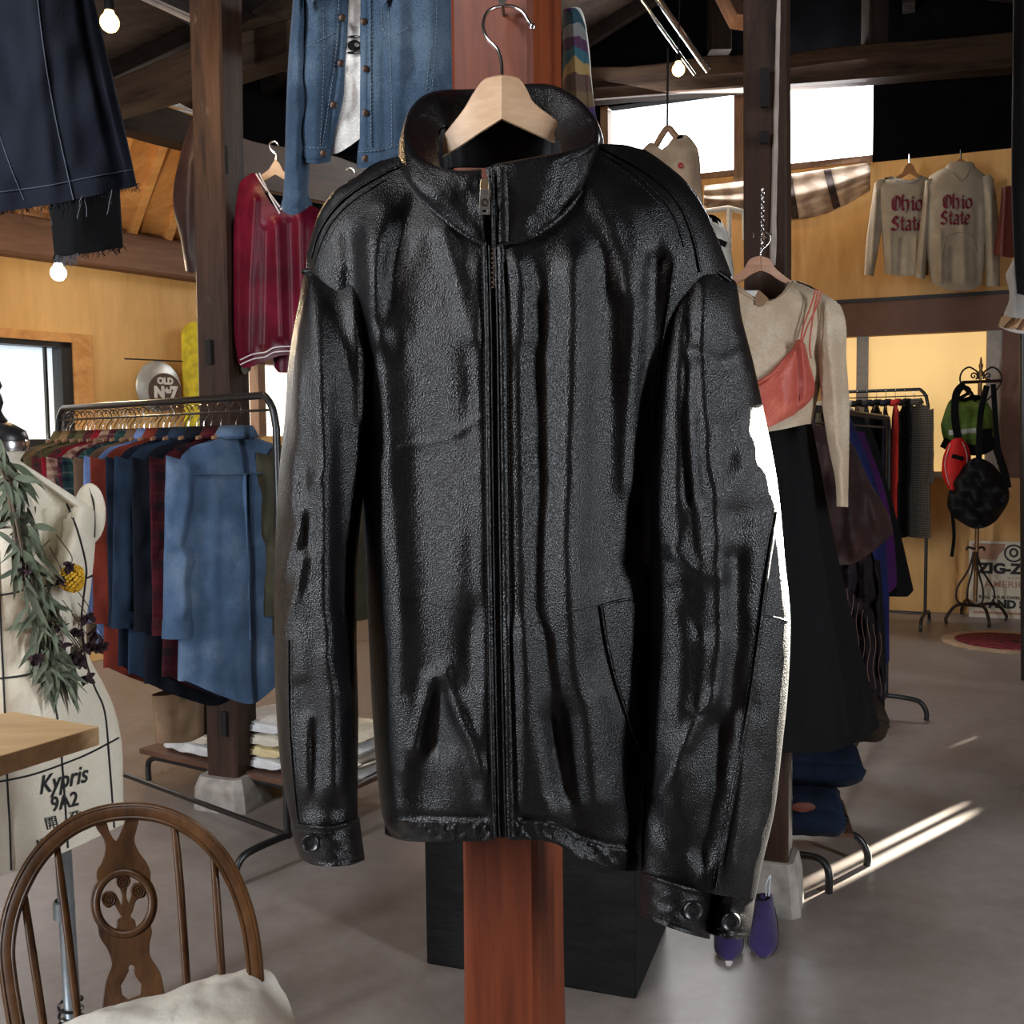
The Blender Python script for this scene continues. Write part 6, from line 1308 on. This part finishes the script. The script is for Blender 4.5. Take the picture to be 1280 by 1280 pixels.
for sx_ in (-1, 1): adopt(r, MB().tube([P(x, y, Yc+.03) for x, y in spline([(953, 288), (953+sx_*4, 296), (953+sx_*10, 298), (953+sx_*11, 291)], 14)], .002, 6).build('hook', m_chrome))
m_cor = fabric('coral_satin', (.42, .085, .060), (.58, .16, .10), rough=.45, fade=.2, bs=.1)
ca = Shell([(400, 998), (440, 985), (460, 960), (480, 930), (560, 930)], [(400, 1003), (425, 1006), (450, 1012), (485, 1019), (500, 1014), (515, 1000), (545, 965)], [(930, 500), (950, 474), (968, 462), (984, 440), (1000, 424), (1006, 430), (1012, 446)], [(930, 560), (950, 541), (970, 530), (990, 520), (1005, 514), (1020, 500)], .085, dc=.03, folds=[([(1003, 430), (1008, 480), (1004, 512)], 4, .014), ([(997, 440), (998, 500)], 4, -.012), ([(975, 470), (985, 520)], 8, .006)])
r = shell_thing('camisole', ca, Yc, m_cor, 'coral pink satin camisole with thin straps over the cream top', 'camisole', (985, 480), 50, 40)
strip(r, 'lace_edge', ca, mp, [(940, 482), (952, 476), (968, 464), (984, 444), (999, 427)], 5, .006, m_cor)
for pts in ([(1020, 362), (1013, 384), (1004, 408), (1001, 426)], [(1027, 364), (1020, 385), (1010, 406), (1003, 426)], [(1023, 362), (1017, 390), (1012, 430), (1014, 448)]):
    adopt(r, MB().tube([P(x, y, Yc-.105) for x, y in spline(pts, 14)], .0022, 6).build('strap', m_cor))
m_vel = fabric('black_velvet', (.0012, .0012, .0014), rough=.9)
sk = Shell([(495, 940), (700, 915), (940, 900)], [(495, 1006), (515, 1012), (560, 1021), (650, 1038), (760, 1062), (860, 1088), (925, 1104)], [(940, 515), (980, 508), (1008, 500)], [(900, 942), (980, 941), (1050, 936), (1085, 920), (1104, 905)], .10, .08, folds=[([(1000, 520), (1030, 700), (1060, 920)], 9, .02), ([(980, 520), (990, 920)], 12, -.02), ([(1012, 560), (1045, 740), (1080, 900)], 6, -.012), ([(960, 600), (950, 920)], 12, .02)])
r = shell_thing('long_skirt', sk, 3.05, m_vel, 'long black skirt hanging below the coral camisole on the right', 'skirt', (1010, 700), 70, 80)
strip(r, 'waistband', sk, pixmap(3.05), [(960, 514), (985, 510), (1006, 505)], 8, .006, m_vel, 12)
adopt(r, MB().beam(P(1008, 500, 3.0), P(1014, 512, 3.0), .012, .02).build('hanger_clip', plain('clear_clip', (.6, .58, .52), .3), smooth=False))
# ---- rack with dresses ----------------------------------------------------------------
ra, rb_ = Vector((1.02, 3.5, 0)), Vector((1.95, 5.3, 0))
rkA = rack('clothes_rack', ra, rb_, 1.56, 'black tubular rack holding dark dresses and folded jeans right of the right post', foot=.2)
wb_ = MB().tube([P(1010, 508, 3.5), P(1064, 512, 4.6)], .010, 8); tag(wb_.build('rail_bar', plain('pale_bar', (.7, .66, .58), .35)), 'pale horizontal bar end showing beside the cream sleeve', 'rail')
m_brv = fabric('brown_velvet', (.020, .007, .006), (.06, .022, .018), rough=.6, fade=.5, sheen=.1); m_lace = fabric('dark_lace', (.010, .006, .008), (.03, .02, .025), fade=.6)
dr = Shell([(520, 990), (940, 1000)], [(520, 1040), (545, 1060), (600, 1086), (650, 1113), (668, 1116), (690, 1100), (740, 1078), (800, 1070)], [(1000, 530), (1040, 536), (1060, 548), (1085, 590)], [(1000, 700), (1060, 706), (1090, 690), (1116, 668)], .10, folds=[([(1050, 560), (1070, 690)], 8, .02), ([(1070, 580), (1092, 680)], 6, -.02), ([(1030, 560), (1036, 700)], 8, -.02)], wr=[(.01, 16, 24, 98)])
shell_thing('velvet_top', dr, 3.75, m_brv, 'dark brown velvet top with wide sleeve hanging right of the cream sleeve', 'top', (1050, 620), 50, 50)
ld = Shell([(660, 1000), (930, 1010)], [(660, 1080), (720, 1098), (780, 1100), (860, 1106), (905, 1106)], [(1000, 670), (1110, 672)], [(1000, 930), (1060, 925), (1090, 890), (1100, 912), (1108, 900)], .11, folds=[([(1060+i*10, 690), (1064+i*11, 900)], 3, .03*(-1)**i) for i in range(5)], wr=[(.02, 8, 14, 99)])
r = shell_thing('lace_dress', ld, 3.95, m_lace, 'dark lace-trimmed dress hanging below the brown velvet top', 'dress', (1060, 800), 60, 60)
for i in range(7): adopt(r, MB().tube([P(1058+i*7+2*math.sin(j+i), 735+i*9+j*9, 3.82) for j in range(10)], .0011, 5).build('beaded_trim', plain('gold_thread', (.16, .09, .06), .4)))
for nm, Y, m, Lx, R, bot, lab, cat in (
    ('blue_dress', 4.25, fabric('royal_blue', (.007, .012, .062), rough=.6), 1040, [(520, 1062), (560, 1080), (620, 1100), (720, 1110), (832, 1112)], 832, 'royal blue dress hanging between the brown velvet top and the black coat', 'dress'),
    ('purple_dress', 4.5, fabric('purple', (.045, .006, .065)), 1050, [(540, 1080), (620, 1108), (700, 1120), (738, 1121)], 738, 'narrow purple garment edge next to the blue dress', 'dress'),
    ('black_coat', 4.8, m_blk, 1050, [(520, 1078), (540, 1090), (600, 1108), (660, 1124), (720, 1138), (742, 1143)], 743, 'black coat with long sloping edge behind the blue dress on the right rack', 'coat'),
    ('denim_shirt', 5.05, fabric('mid_denim', (.03, .06, .13)), 1040, [(510, 1066), (530, 1076), (600, 1098), (680, 1106)], 700, 'dark blue denim shirt with pale stitching left of the black coat', 'shirt'),
    ('black_trousers', 4.15, m_blk, 1030, [(700, 1100), (780, 1106), (850, 1108)], 858, 'black trousers hanging low below the blue dress', 'trousers')):
    s_ = Shell([(500, Lx), (900, Lx)], R, [(Lx, R[0][0]-2), (R[0][1], R[0][0])], [(Lx, bot), (R[-1][1]-10, bot+3), (R[-1][1], bot-6)], .10, folds=[([(R[0][1]-6, 560), (R[-1][1]-18, bot)], 6, .03), ([(R[0][1]-16, 560), (R[-1][1]-34, bot)], 6, -.03)])
    shell_thing(nm, s_, Y, m, lab, cat, (R[-1][1]-20, 650), 36, 40)
ws = Shell([(500, 1050), (600, 1062)], [(500, 1058), (540, 1070), (600, 1078)], [(1050, 512), (1060, 514)], [(1060, 572), (1078, 575)], .06); shell_thing('white_shirt', ws, 4.9, fabric('white_jersey', (.5, .48, .44)), 'white shirt edge just right of the long cream sleeve', 'shirt', (1066, 540), 20, 20)
# folded jeans under the rack
jb = FL(1000, 1112); yj = math.radians(-12)
z_ = .115
for (px, Yq, m, h_, w_, lab, sd) in ((996, 3.50, fabric('inky_denim', (.005, .010, .024)), .145, .32, 'dark blue folded jeans with orange patch, lowest of the pile under the right rack', 31), (1010, 3.58, fabric('indigo', (.004, .008, .020)), .125, .37, 'indigo folded jeans in the middle of the pile under the right rack', 32), (1042, 3.66, fabric('olive_brown', (.022, .014, .009)), .14, .36, 'olive brown folded trousers on top of the jeans pile under the right rack', 33)):
    x_ = (px-640)/1280*Yq; folded((x_, Yq, z_), yj, w_, .34, h_, m, lab, seed=sd, layers=2); z_ += h_+.002
pt = MB().lathe([(0, .004), (.030, .003), (.034, 0)], n=24, M=Matrix.Rotation(PI/2, 3, 'X'), sx=1.2, sy=.5, c=P(1004, 1009, 3.31)); o = pt.build('jeans_patch', plain('patch_orange', (.12, .025, .01), .7)); tag(o, 'small orange oval patch on the folded dark blue jeans', 'patch')
bd = MB(); bd.box((jb.x+.10, 3.60, .106), (.17, .17, .008), Matrix.Rotation(yj, 3, 'Z')); tag(bd.build('rack_shelf', wood('dark_board', (.06, .028, .018), (.14, .07, .045)), smooth=False), 'low dark shelf board carrying the jeans pile under the right rack', 'shelf')
ft = FL(1036, 1116); mb = MB().tube(spline([Vector((ft.x, ft.y, 0)), P(1036, 1092, ft.y), P(1030, 1078, ft.y+.02), P(1015, 1071, ft.y+.05), P(985, 1068, ft.y+.10), P(930, 1064, ft.y+.16)], 40), .013, 8); adopt(rkA, mb.build('foot', m_black))
# ---- purple shoes ------------------------------------------------------------------------
m_pur = fabric('purple_suede', (.022, .010, .066), (.042, .020, .105), rough=.95, sheen=.5, weave=800)
for k, (cx, ty, sc_) in enumerate(((911, 1200, .96), (954, 1196, 1.0))):
    r = empty('suede_shoe', FL(cx, ty), 0, ['pointed purple suede shoe peeking out below the leather cuff, left of the pair', 'pointed purple suede shoe with a ribbon, right of the pair by the stone footing'][k], 'shoe')
    mq = lambda x, y, d, ty=ty: PN(x, y, FL(cx, ty).y-.005+(ty-y)*.0022-d)
    w_ = 18.5*sc_; t0 = ty-82
    sh_ = Shell([(t0, cx-11), (t0+20, cx-14), (t0+45, cx-w_+1), (t0+60, cx-w_), (t0+72, cx-15), (t0+80, cx-8), (t0+84, cx-3)], [(t0, cx+11), (t0+20, cx+14), (t0+45, cx+w_-1), (t0+60, cx+w_), (t0+72, cx+15), (t0+80, cx+8), (t0+84, cx+3)], [(cx-20, t0+10), (cx-8, t0+3), (cx+8, t0+3), (cx+20, t0+10)], [(cx-20, ty), (cx, ty+1), (cx+20, ty)], [(t0, .045), (t0+50, .030), (t0+80, .014)], .02)
    adopt(r, sh_.mesh(mq, 40, 50, 14).build('upper', m_pur, angle=180))
    so = Shell([(t0+20, cx-15), (t0+45, cx-w_-.5), (t0+60, cx-w_-1), (t0+73, cx-16), (t0+81, cx-8.5), (t0+86, cx-3)], [(t0+20, cx+15), (t0+45, cx+w_+.5), (t0+60, cx+w_+1), (t0+73, cx+16), (t0+81, cx+8.5), (t0+86, cx+3)], [(cx-20, t0+20), (cx+20, t0+20)], [(cx-20, ty+2), (cx, ty+3), (cx+20, ty+2)], .004, .012, dc=-.012); adopt(r, so.mesh(mq, 30, 30, 10).build('sole', m_black, angle=180))
    op = MB(); op.grid(np.array([[mq(cx+9*kk*math.cos(a), t0+7+5*kk*math.sin(a), .040+.004*kk) for a in np.linspace(0, 2*PI, 21)[:-1]] for kk in (1, .6, .02)]), cv=True); adopt(r, op.build('opening', m_blk))
    if k: adopt(r, MB().tube([mq(x, y, .05) for x, y in spline([(958, 1120), (957, 1108), (961, 1097), (963, 1094), (962, 1108), (961, 1120)], 14)], .0022, 6).build('ribbon', plain('pale_ribbon', (.5, .55, .62), .6)))
# ================================================================== FAR RIGHT
ra, rb_ = Vector((2.50, 8.25, 0)), Vector((3.19, 7.86, 0)); rh = 1.83
rk = rack('clothes_rack', ra, rb_, rh, 'black rolling rack of small dark clothes before the shaded window', foot=.24, footdrop=.06)
ry = math.atan2((rb_-ra).y, (rb_-ra).x)+PI/2
cols = [(fabric('stone', (.30, .27, .2)), 'stone beige shirt'), (fabric('cream_cloth', (.5, .46, .38)), 'cream shirt'), (fabric('greenish', (.03, .22, .20)), 'teal green shirt'), (fabric('white_jersey', (.5, .48, .44)), 'white shirt'), (m_blk, 'first black shirt'), (fabric('charcoal', (.015, .015, .018)), 'charcoal shirt'), (m_blk, 'middle black shirt'), (fabric('ink', (.01, .011, .02)), 'ink black jacket'), (fabric('red_cloth', (.35, .02, .015)), 'narrow bright red garment'), (m_blk, 'black jacket'), (plaid('houndstooth', (.13, .11, .09), [(.0, .5, (.02, .018, .016))], .018), 'grey houndstooth coat nearest the end')]
for i, (m, lab) in enumerate(cols):
    p = ra.lerp(rb_, -.02+.09*i); r = empty('hanging_shirt', (p.x, p.y, rh), ry+(.7 if i == 10 else .12*(i % 3)), lab+' on the rolling rack before the shaded window', 'shirt', 'clothes on the far rolling rack')
    garment(r, m, L=1.02 if i > 3 else .72, sh=.20, chest=.21, hem=.23, D=.022, slv=.55, sw=.06, fold_seed=70+i, z0=-.11, res=.5); hanger_local(r, z0=-.10, wd=.16)
# coat stand --------------------------------------------------------------------------------
Ys = 8.0; sp_ = FL(1222, 775); m_iron = plain('wrought_iron', (.035, .022, .016), .45, .6, vs=60, var=.4)
r = empty('coat_stand', (P(1222, 770, Ys).x, Ys, 0), 0, 'wrought iron coat stand with scrolls carrying bags before the shaded window', 'coat stand')
PX = lambda pts, Y=Ys: [P(x, y, Y) for x, y in pts]
adopt(r, MB().tube(PX([(1219, 752), (1222, 640), (1225, 478)]), .016, 10).build('pole', plain('bronze_pole', (.22, .12, .05), .4, .6)))
b = MB().lathe([(0, .10), (.006, .09), (.010, .05), (.018, .03), (.010, .0), (.02, -.02), (.016, -.05)], n=14, c=P(1226, 462, Ys)); b.tube(PX([(1226, 462), (1225, 480)]), .010, 8); adopt(r, b.build('finial', plain('bronze_pole', (.22, .12, .05))))
adopt(r, MB().tube(PX([(1203, 478), (1252, 476)]), .013, 8).build('crossbar', m_iron))
for s_ in (-1, 1):
    c0x = 1226+s_*13; adopt(r, MB().tube(PX([tuple(q) for q in spline([(1226+s_*3, 474), (1226+s_*4, 466), (1226+s_*8, 462), (1226+s_*15, 459), (1226+s_*23, 464), (1226+s_*26, 474), (1226+s_*22, 484), (1226+s_*10, 498), (1225, 506)], 36)]), .007, 8).build('scroll', m_iron))
    adopt(r, MB().tube(PX([(1226+s_*9+(5-.5*a)*math.cos(a*s_+1), 470+(5-.5*a)*math.sin(a*s_+1)) for a in np.linspace(0, 8, 30)]), .006, 8).build('scroll', m_iron))
for (x1, y1, dY) in ((1183, 779, -.1), (1236, 784, -.3), (1257, 776, .1), (1202, 768, .22)):
    g_ = FL(x1, y1); s_ = 1 if x1 > 1222 else -1
    adopt(r, MB().tube([tuple(q) for q in spline([Vector((g_.x, g_.y, .0)), Vector((g_.x, g_.y, .05)), Vector((g_.x, g_.y, .0)).lerp(Vector((P(1220, 755, Ys).x, Ys, 0)), .35)+Vector((0, 0, .14)), P(1219, 757, Ys)], 24)], .013, 8).build('leg', m_iron))
for s_, w_ in ((-1, 24), (1, 24), (-1, 10), (1, 10)):
    adopt(r, MB().tube(PX([tuple(q) for q in spline([(1219+s_*2, 690), (1219+s_*w_*.35, 712), (1219+s_*w_*.95, 736), (1219+s_*w_*.9, 752), (1219+s_*w_*.3, 756)], 24)], Ys-.05*(w_ < 20)), .008, 8).build('basket_bar', m_iron))
adopt(r, MB().tube(PX([tuple(q) for q in spline([(1208, 688), (1210, 684), (1219, 686), (1228, 684), (1231, 688)], 20)]), .009, 8).build('collar_scroll', m_iron))
mp = pixmap(7.82)
gb = Shell([(485, 1190), (505, 1180), (530, 1176), (560, 1182)], [(485, 1226), (505, 1240), (530, 1244), (562, 1240)], [(1176, 530), (1184, 506), (1200, 498), (1232, 500), (1244, 520)], [(1176, 545), (1190, 562), (1230, 566), (1246, 550)], .13, .02, dc=.02, wr=[(.01, 12, 14, 101)], shoulder=[(1176, 505), (1244, 500)], sfall=18)
r = shell_thing('green_backpack', gb, 7.82, fabric('grass_green', (.085, .14, .025), rough=.6), 'green and black backpack with a white logo patch on the coat stand, uppermost bag', 'backpack', (1210, 530), 40, 40)
strip(r, 'bottom_panel', gb, mp, [(1178, 552), (1196, 560), (1226, 562), (1243, 552)], 14, .012, m_blk, 20)
strip(r, 'front_panel', gb, mp, [(1234, 536), (1236, 560)], 18, .012, m_blk, 10)
strip(r, 'logo_patch', gb, mp, [(1186, 541), (1200, 540), (1220, 538)], 7, .014, plain('pale_patch', (.45, .43, .38), .7), 14)
def strap(root, pts, w, Y, m=None, nm='strap'):
    q = spline(pts, 24); t = np.gradient(q, axis=0); t /= np.linalg.norm(t, axis=1)[:, None]+1e-9; mb = MB()
    G = [[PN(x-ty*w*u, y+tx*w*u, Y) for u in (-.5, .5)] for (x, y), (tx, ty) in zip(q, t)]; return adopt(root, mb.grid(np.array(G)).build(nm, m or m_blk, solid=.012, smooth=False))
strap(r, [(1206, 480), (1196, 492), (1194, 520), (1198, 548)], 9, 7.66); strap(r, [(1206, 486), (1214, 490), (1220, 502)], 3, 7.7); strap(r, [(1200, 486), (1208, 484), (1212, 490), (1196, 500)], 4, 7.68)
rb2 = Shell([(545, 1190), (570, 1179), (590, 1177), (612, 1184)], [(545, 1206), (565, 1213), (585, 1214), (612, 1196)], [(1176, 570), (1190, 550), (1200, 547), (1214, 562)], [(1177, 592), (1184, 608), (1192, 613), (1206, 596), (1214, 580)], .10, .02, dc=.03)
mp2 = pixmap(7.66); r = shell_thing('red_bag', rb2, 7.66, fabric('bright_red', (.50, .012, .010), rough=.5), 'small bright red bag with pale piping hanging on the coat stand', 'bag', (1195, 580), 30, 30)
for pts in ([(1188, 555), (1181, 580), (1186, 606)], [(1203, 552), (1209, 570), (1208, 590)]): strip(r, 'piping', rb2, mp2, pts, 1.4, .012, plain('piping_white', (.55, .4, .38), .7), 16)
strip(r, 'buckle', rb2, mp2, [(1190, 570), (1198, 572), (1205, 574)], 6, .014, m_blk, 8)
bb = Shell([(570, 1214), (600, 1192), (630, 1184), (660, 1200)], [(570, 1230), (590, 1250), (620, 1262), (660, 1240)], [(1186, 612), (1204, 584), (1220, 572), (1240, 580), (1262, 606)], [(1184, 640), (1200, 652), (1220, 661), (1244, 652), (1262, 630)], .14, .02, dc=.03, wr=[(.022, 10, 12, 103)])
r = shell_thing('black_rucksack', bb, 7.60, fabric('black_nylon', (.007, .007, .008), rough=.55), 'black rucksack hanging lowest on the coat stand', 'backpack', (1222, 620), 50, 50)
strap(r, [(1234, 482), (1226, 520), (1224, 574)], 7, 7.5); strap(r, [(1242, 480), (1246, 540), (1250, 580)], 6, 7.48); strap(r, [(1191, 642), (1193, 670), (1190, 696)], 3.5, 7.5); strap(r, [(1246, 560), (1256, 590), (1260, 610)], 9, 7.5)
# poster -------------------------------------------------------------------------------------
u0, _ = WB.at(1210, 740); u1 = u0+.60
def bp(u, z, d=0): k = z/.64; return WB.pt(u, z*.985, .03+.13*(1-k)+d)
r = empty('printed_board', bp((u0+u1)/2, 0), 0, 'cream printed board with bold black lettering leaning on the wall behind the coat stand', 'sign')
H = .62; v = [bp(u, z, d) for d in (0, .012) for u, z in ((u0, 0), (u1, 0), (u1, H), (u0, H))]; adopt(r, MB().add(v, [(3, 2, 1, 0), (4, 5, 6, 7), (0, 1, 5, 4), (1, 2, 6, 5), (2, 3, 7, 6), (3, 0, 4, 7)]).build('board', plain('board_cream', (.62, .55, .42), .7, vs=6), smooth=False))
def bt_(txt, cu, z, s_, m, bold=.0, sx=1.0, nm='lettering'):
    v, f = text_mesh(txt, s_, .002, bold, 0, sx); adopt(r, MB().add([bp(u0+cu+x, z+y, .014+c_) for x, y, c_ in v], f).build(nm, m, smooth=False))
m_ink = plain('board_ink', (.015, .013, .012), .7, bs=0); m_tan = plain('board_tan', (.42, .22, .14), .7, bs=0)
bt_('ZIG-ZAG', .315, .395, .112, m_ink, .006, 1.1); bt_('AMERICAN', .33, .27, .075, m_tan, .001, 1.15); bt_('BLEND', .33, .325, .03, m_tan); bt_('ROLL YOUR OWN CIGARETTES', .33, .165, .036, m_ink, .001); bt_('AND SAVE', .36, .11, .085, m_ink, .005, 1.05)
for i, (a, b_) in enumerate((((.03, .50), (.10, .52)), ((.03, .455), (.18, .49)))): pass
mb = MB(); v, f = curve_mesh([[(.02, .47), (.20, .47), (.22, .51), (.26, .55), (.27, .60), (.02, .60)]], .002); mb.add([bp(u0+x, y, .014+z) for x, y, z in v], f); v, f = curve_mesh([[(.64, .47), (.46, .47), (.44, .51), (.40, .55), (.39, .60), (.64, .60)]], .002); 
adopt(r, mb.build('corner_panel', m_tan, smooth=False)); adopt(r, MB().add([bp(u0+x, y, .014+z) for x, y, z in v], f).build('corner_panel', m_tan, smooth=False))
v, f = curve_mesh([[(.33+.072*math.cos(a), .525+.072*math.sin(a)) for a in np.linspace(0, 2*PI, 33)[:-1]], [(.33+.058*math.cos(a), .525+.058*math.sin(a)) for a in np.linspace(0, 2*PI, 33)[:-1]]], .002); adopt(r, MB().add([bp(u0+x, y, .015+z) for x, y, z in v], f).build('emblem_ring', m_ink, smooth=False))
v, f = curve_mesh([[(.33+.034*math.cos(a), .530+.038*math.sin(a)) for a in np.linspace(0, 2*PI, 21)[:-1]], [(.33+.018*math.cos(a), .530+.022*math.sin(a)) for a in np.linspace(0, 2*PI, 21)[:-1]]], .002); adopt(r, MB().add([bp(u0+x, y, .015+z) for x, y, z in v], f).build('emblem_centre', m_ink, smooth=False))
v, f = curve_mesh([[(.03, .03), (.63, .03), (.63, .05), (.03, .05)]], .002); adopt(r, MB().add([bp(u0+x, y, .014+z) for x, y, z in v], f).build('footer_bar', m_tan, smooth=False))
# rug
rc = FL(1256, 803); rc.z = 0; r = empty('round_rug', rc, 0, 'round dark red patterned rug with beige edge on the floor at the right', 'rug')
MB().lathe([(0, .010), (.33, .011), (.335, .006)], n=48).build('rug_centre', bands('rug_red', [(.20, .006, .02), (.05, .004, .012), (.28, .02, .03), (.10, .006, .016)], 'Y', 9, .35), r)
MB().lathe([(.33, .011), (.40, .013), (.42, .006), (.42, 0)], n=48).build('rug_border', fabric('rug_beige', (.42, .30, .20)), r)
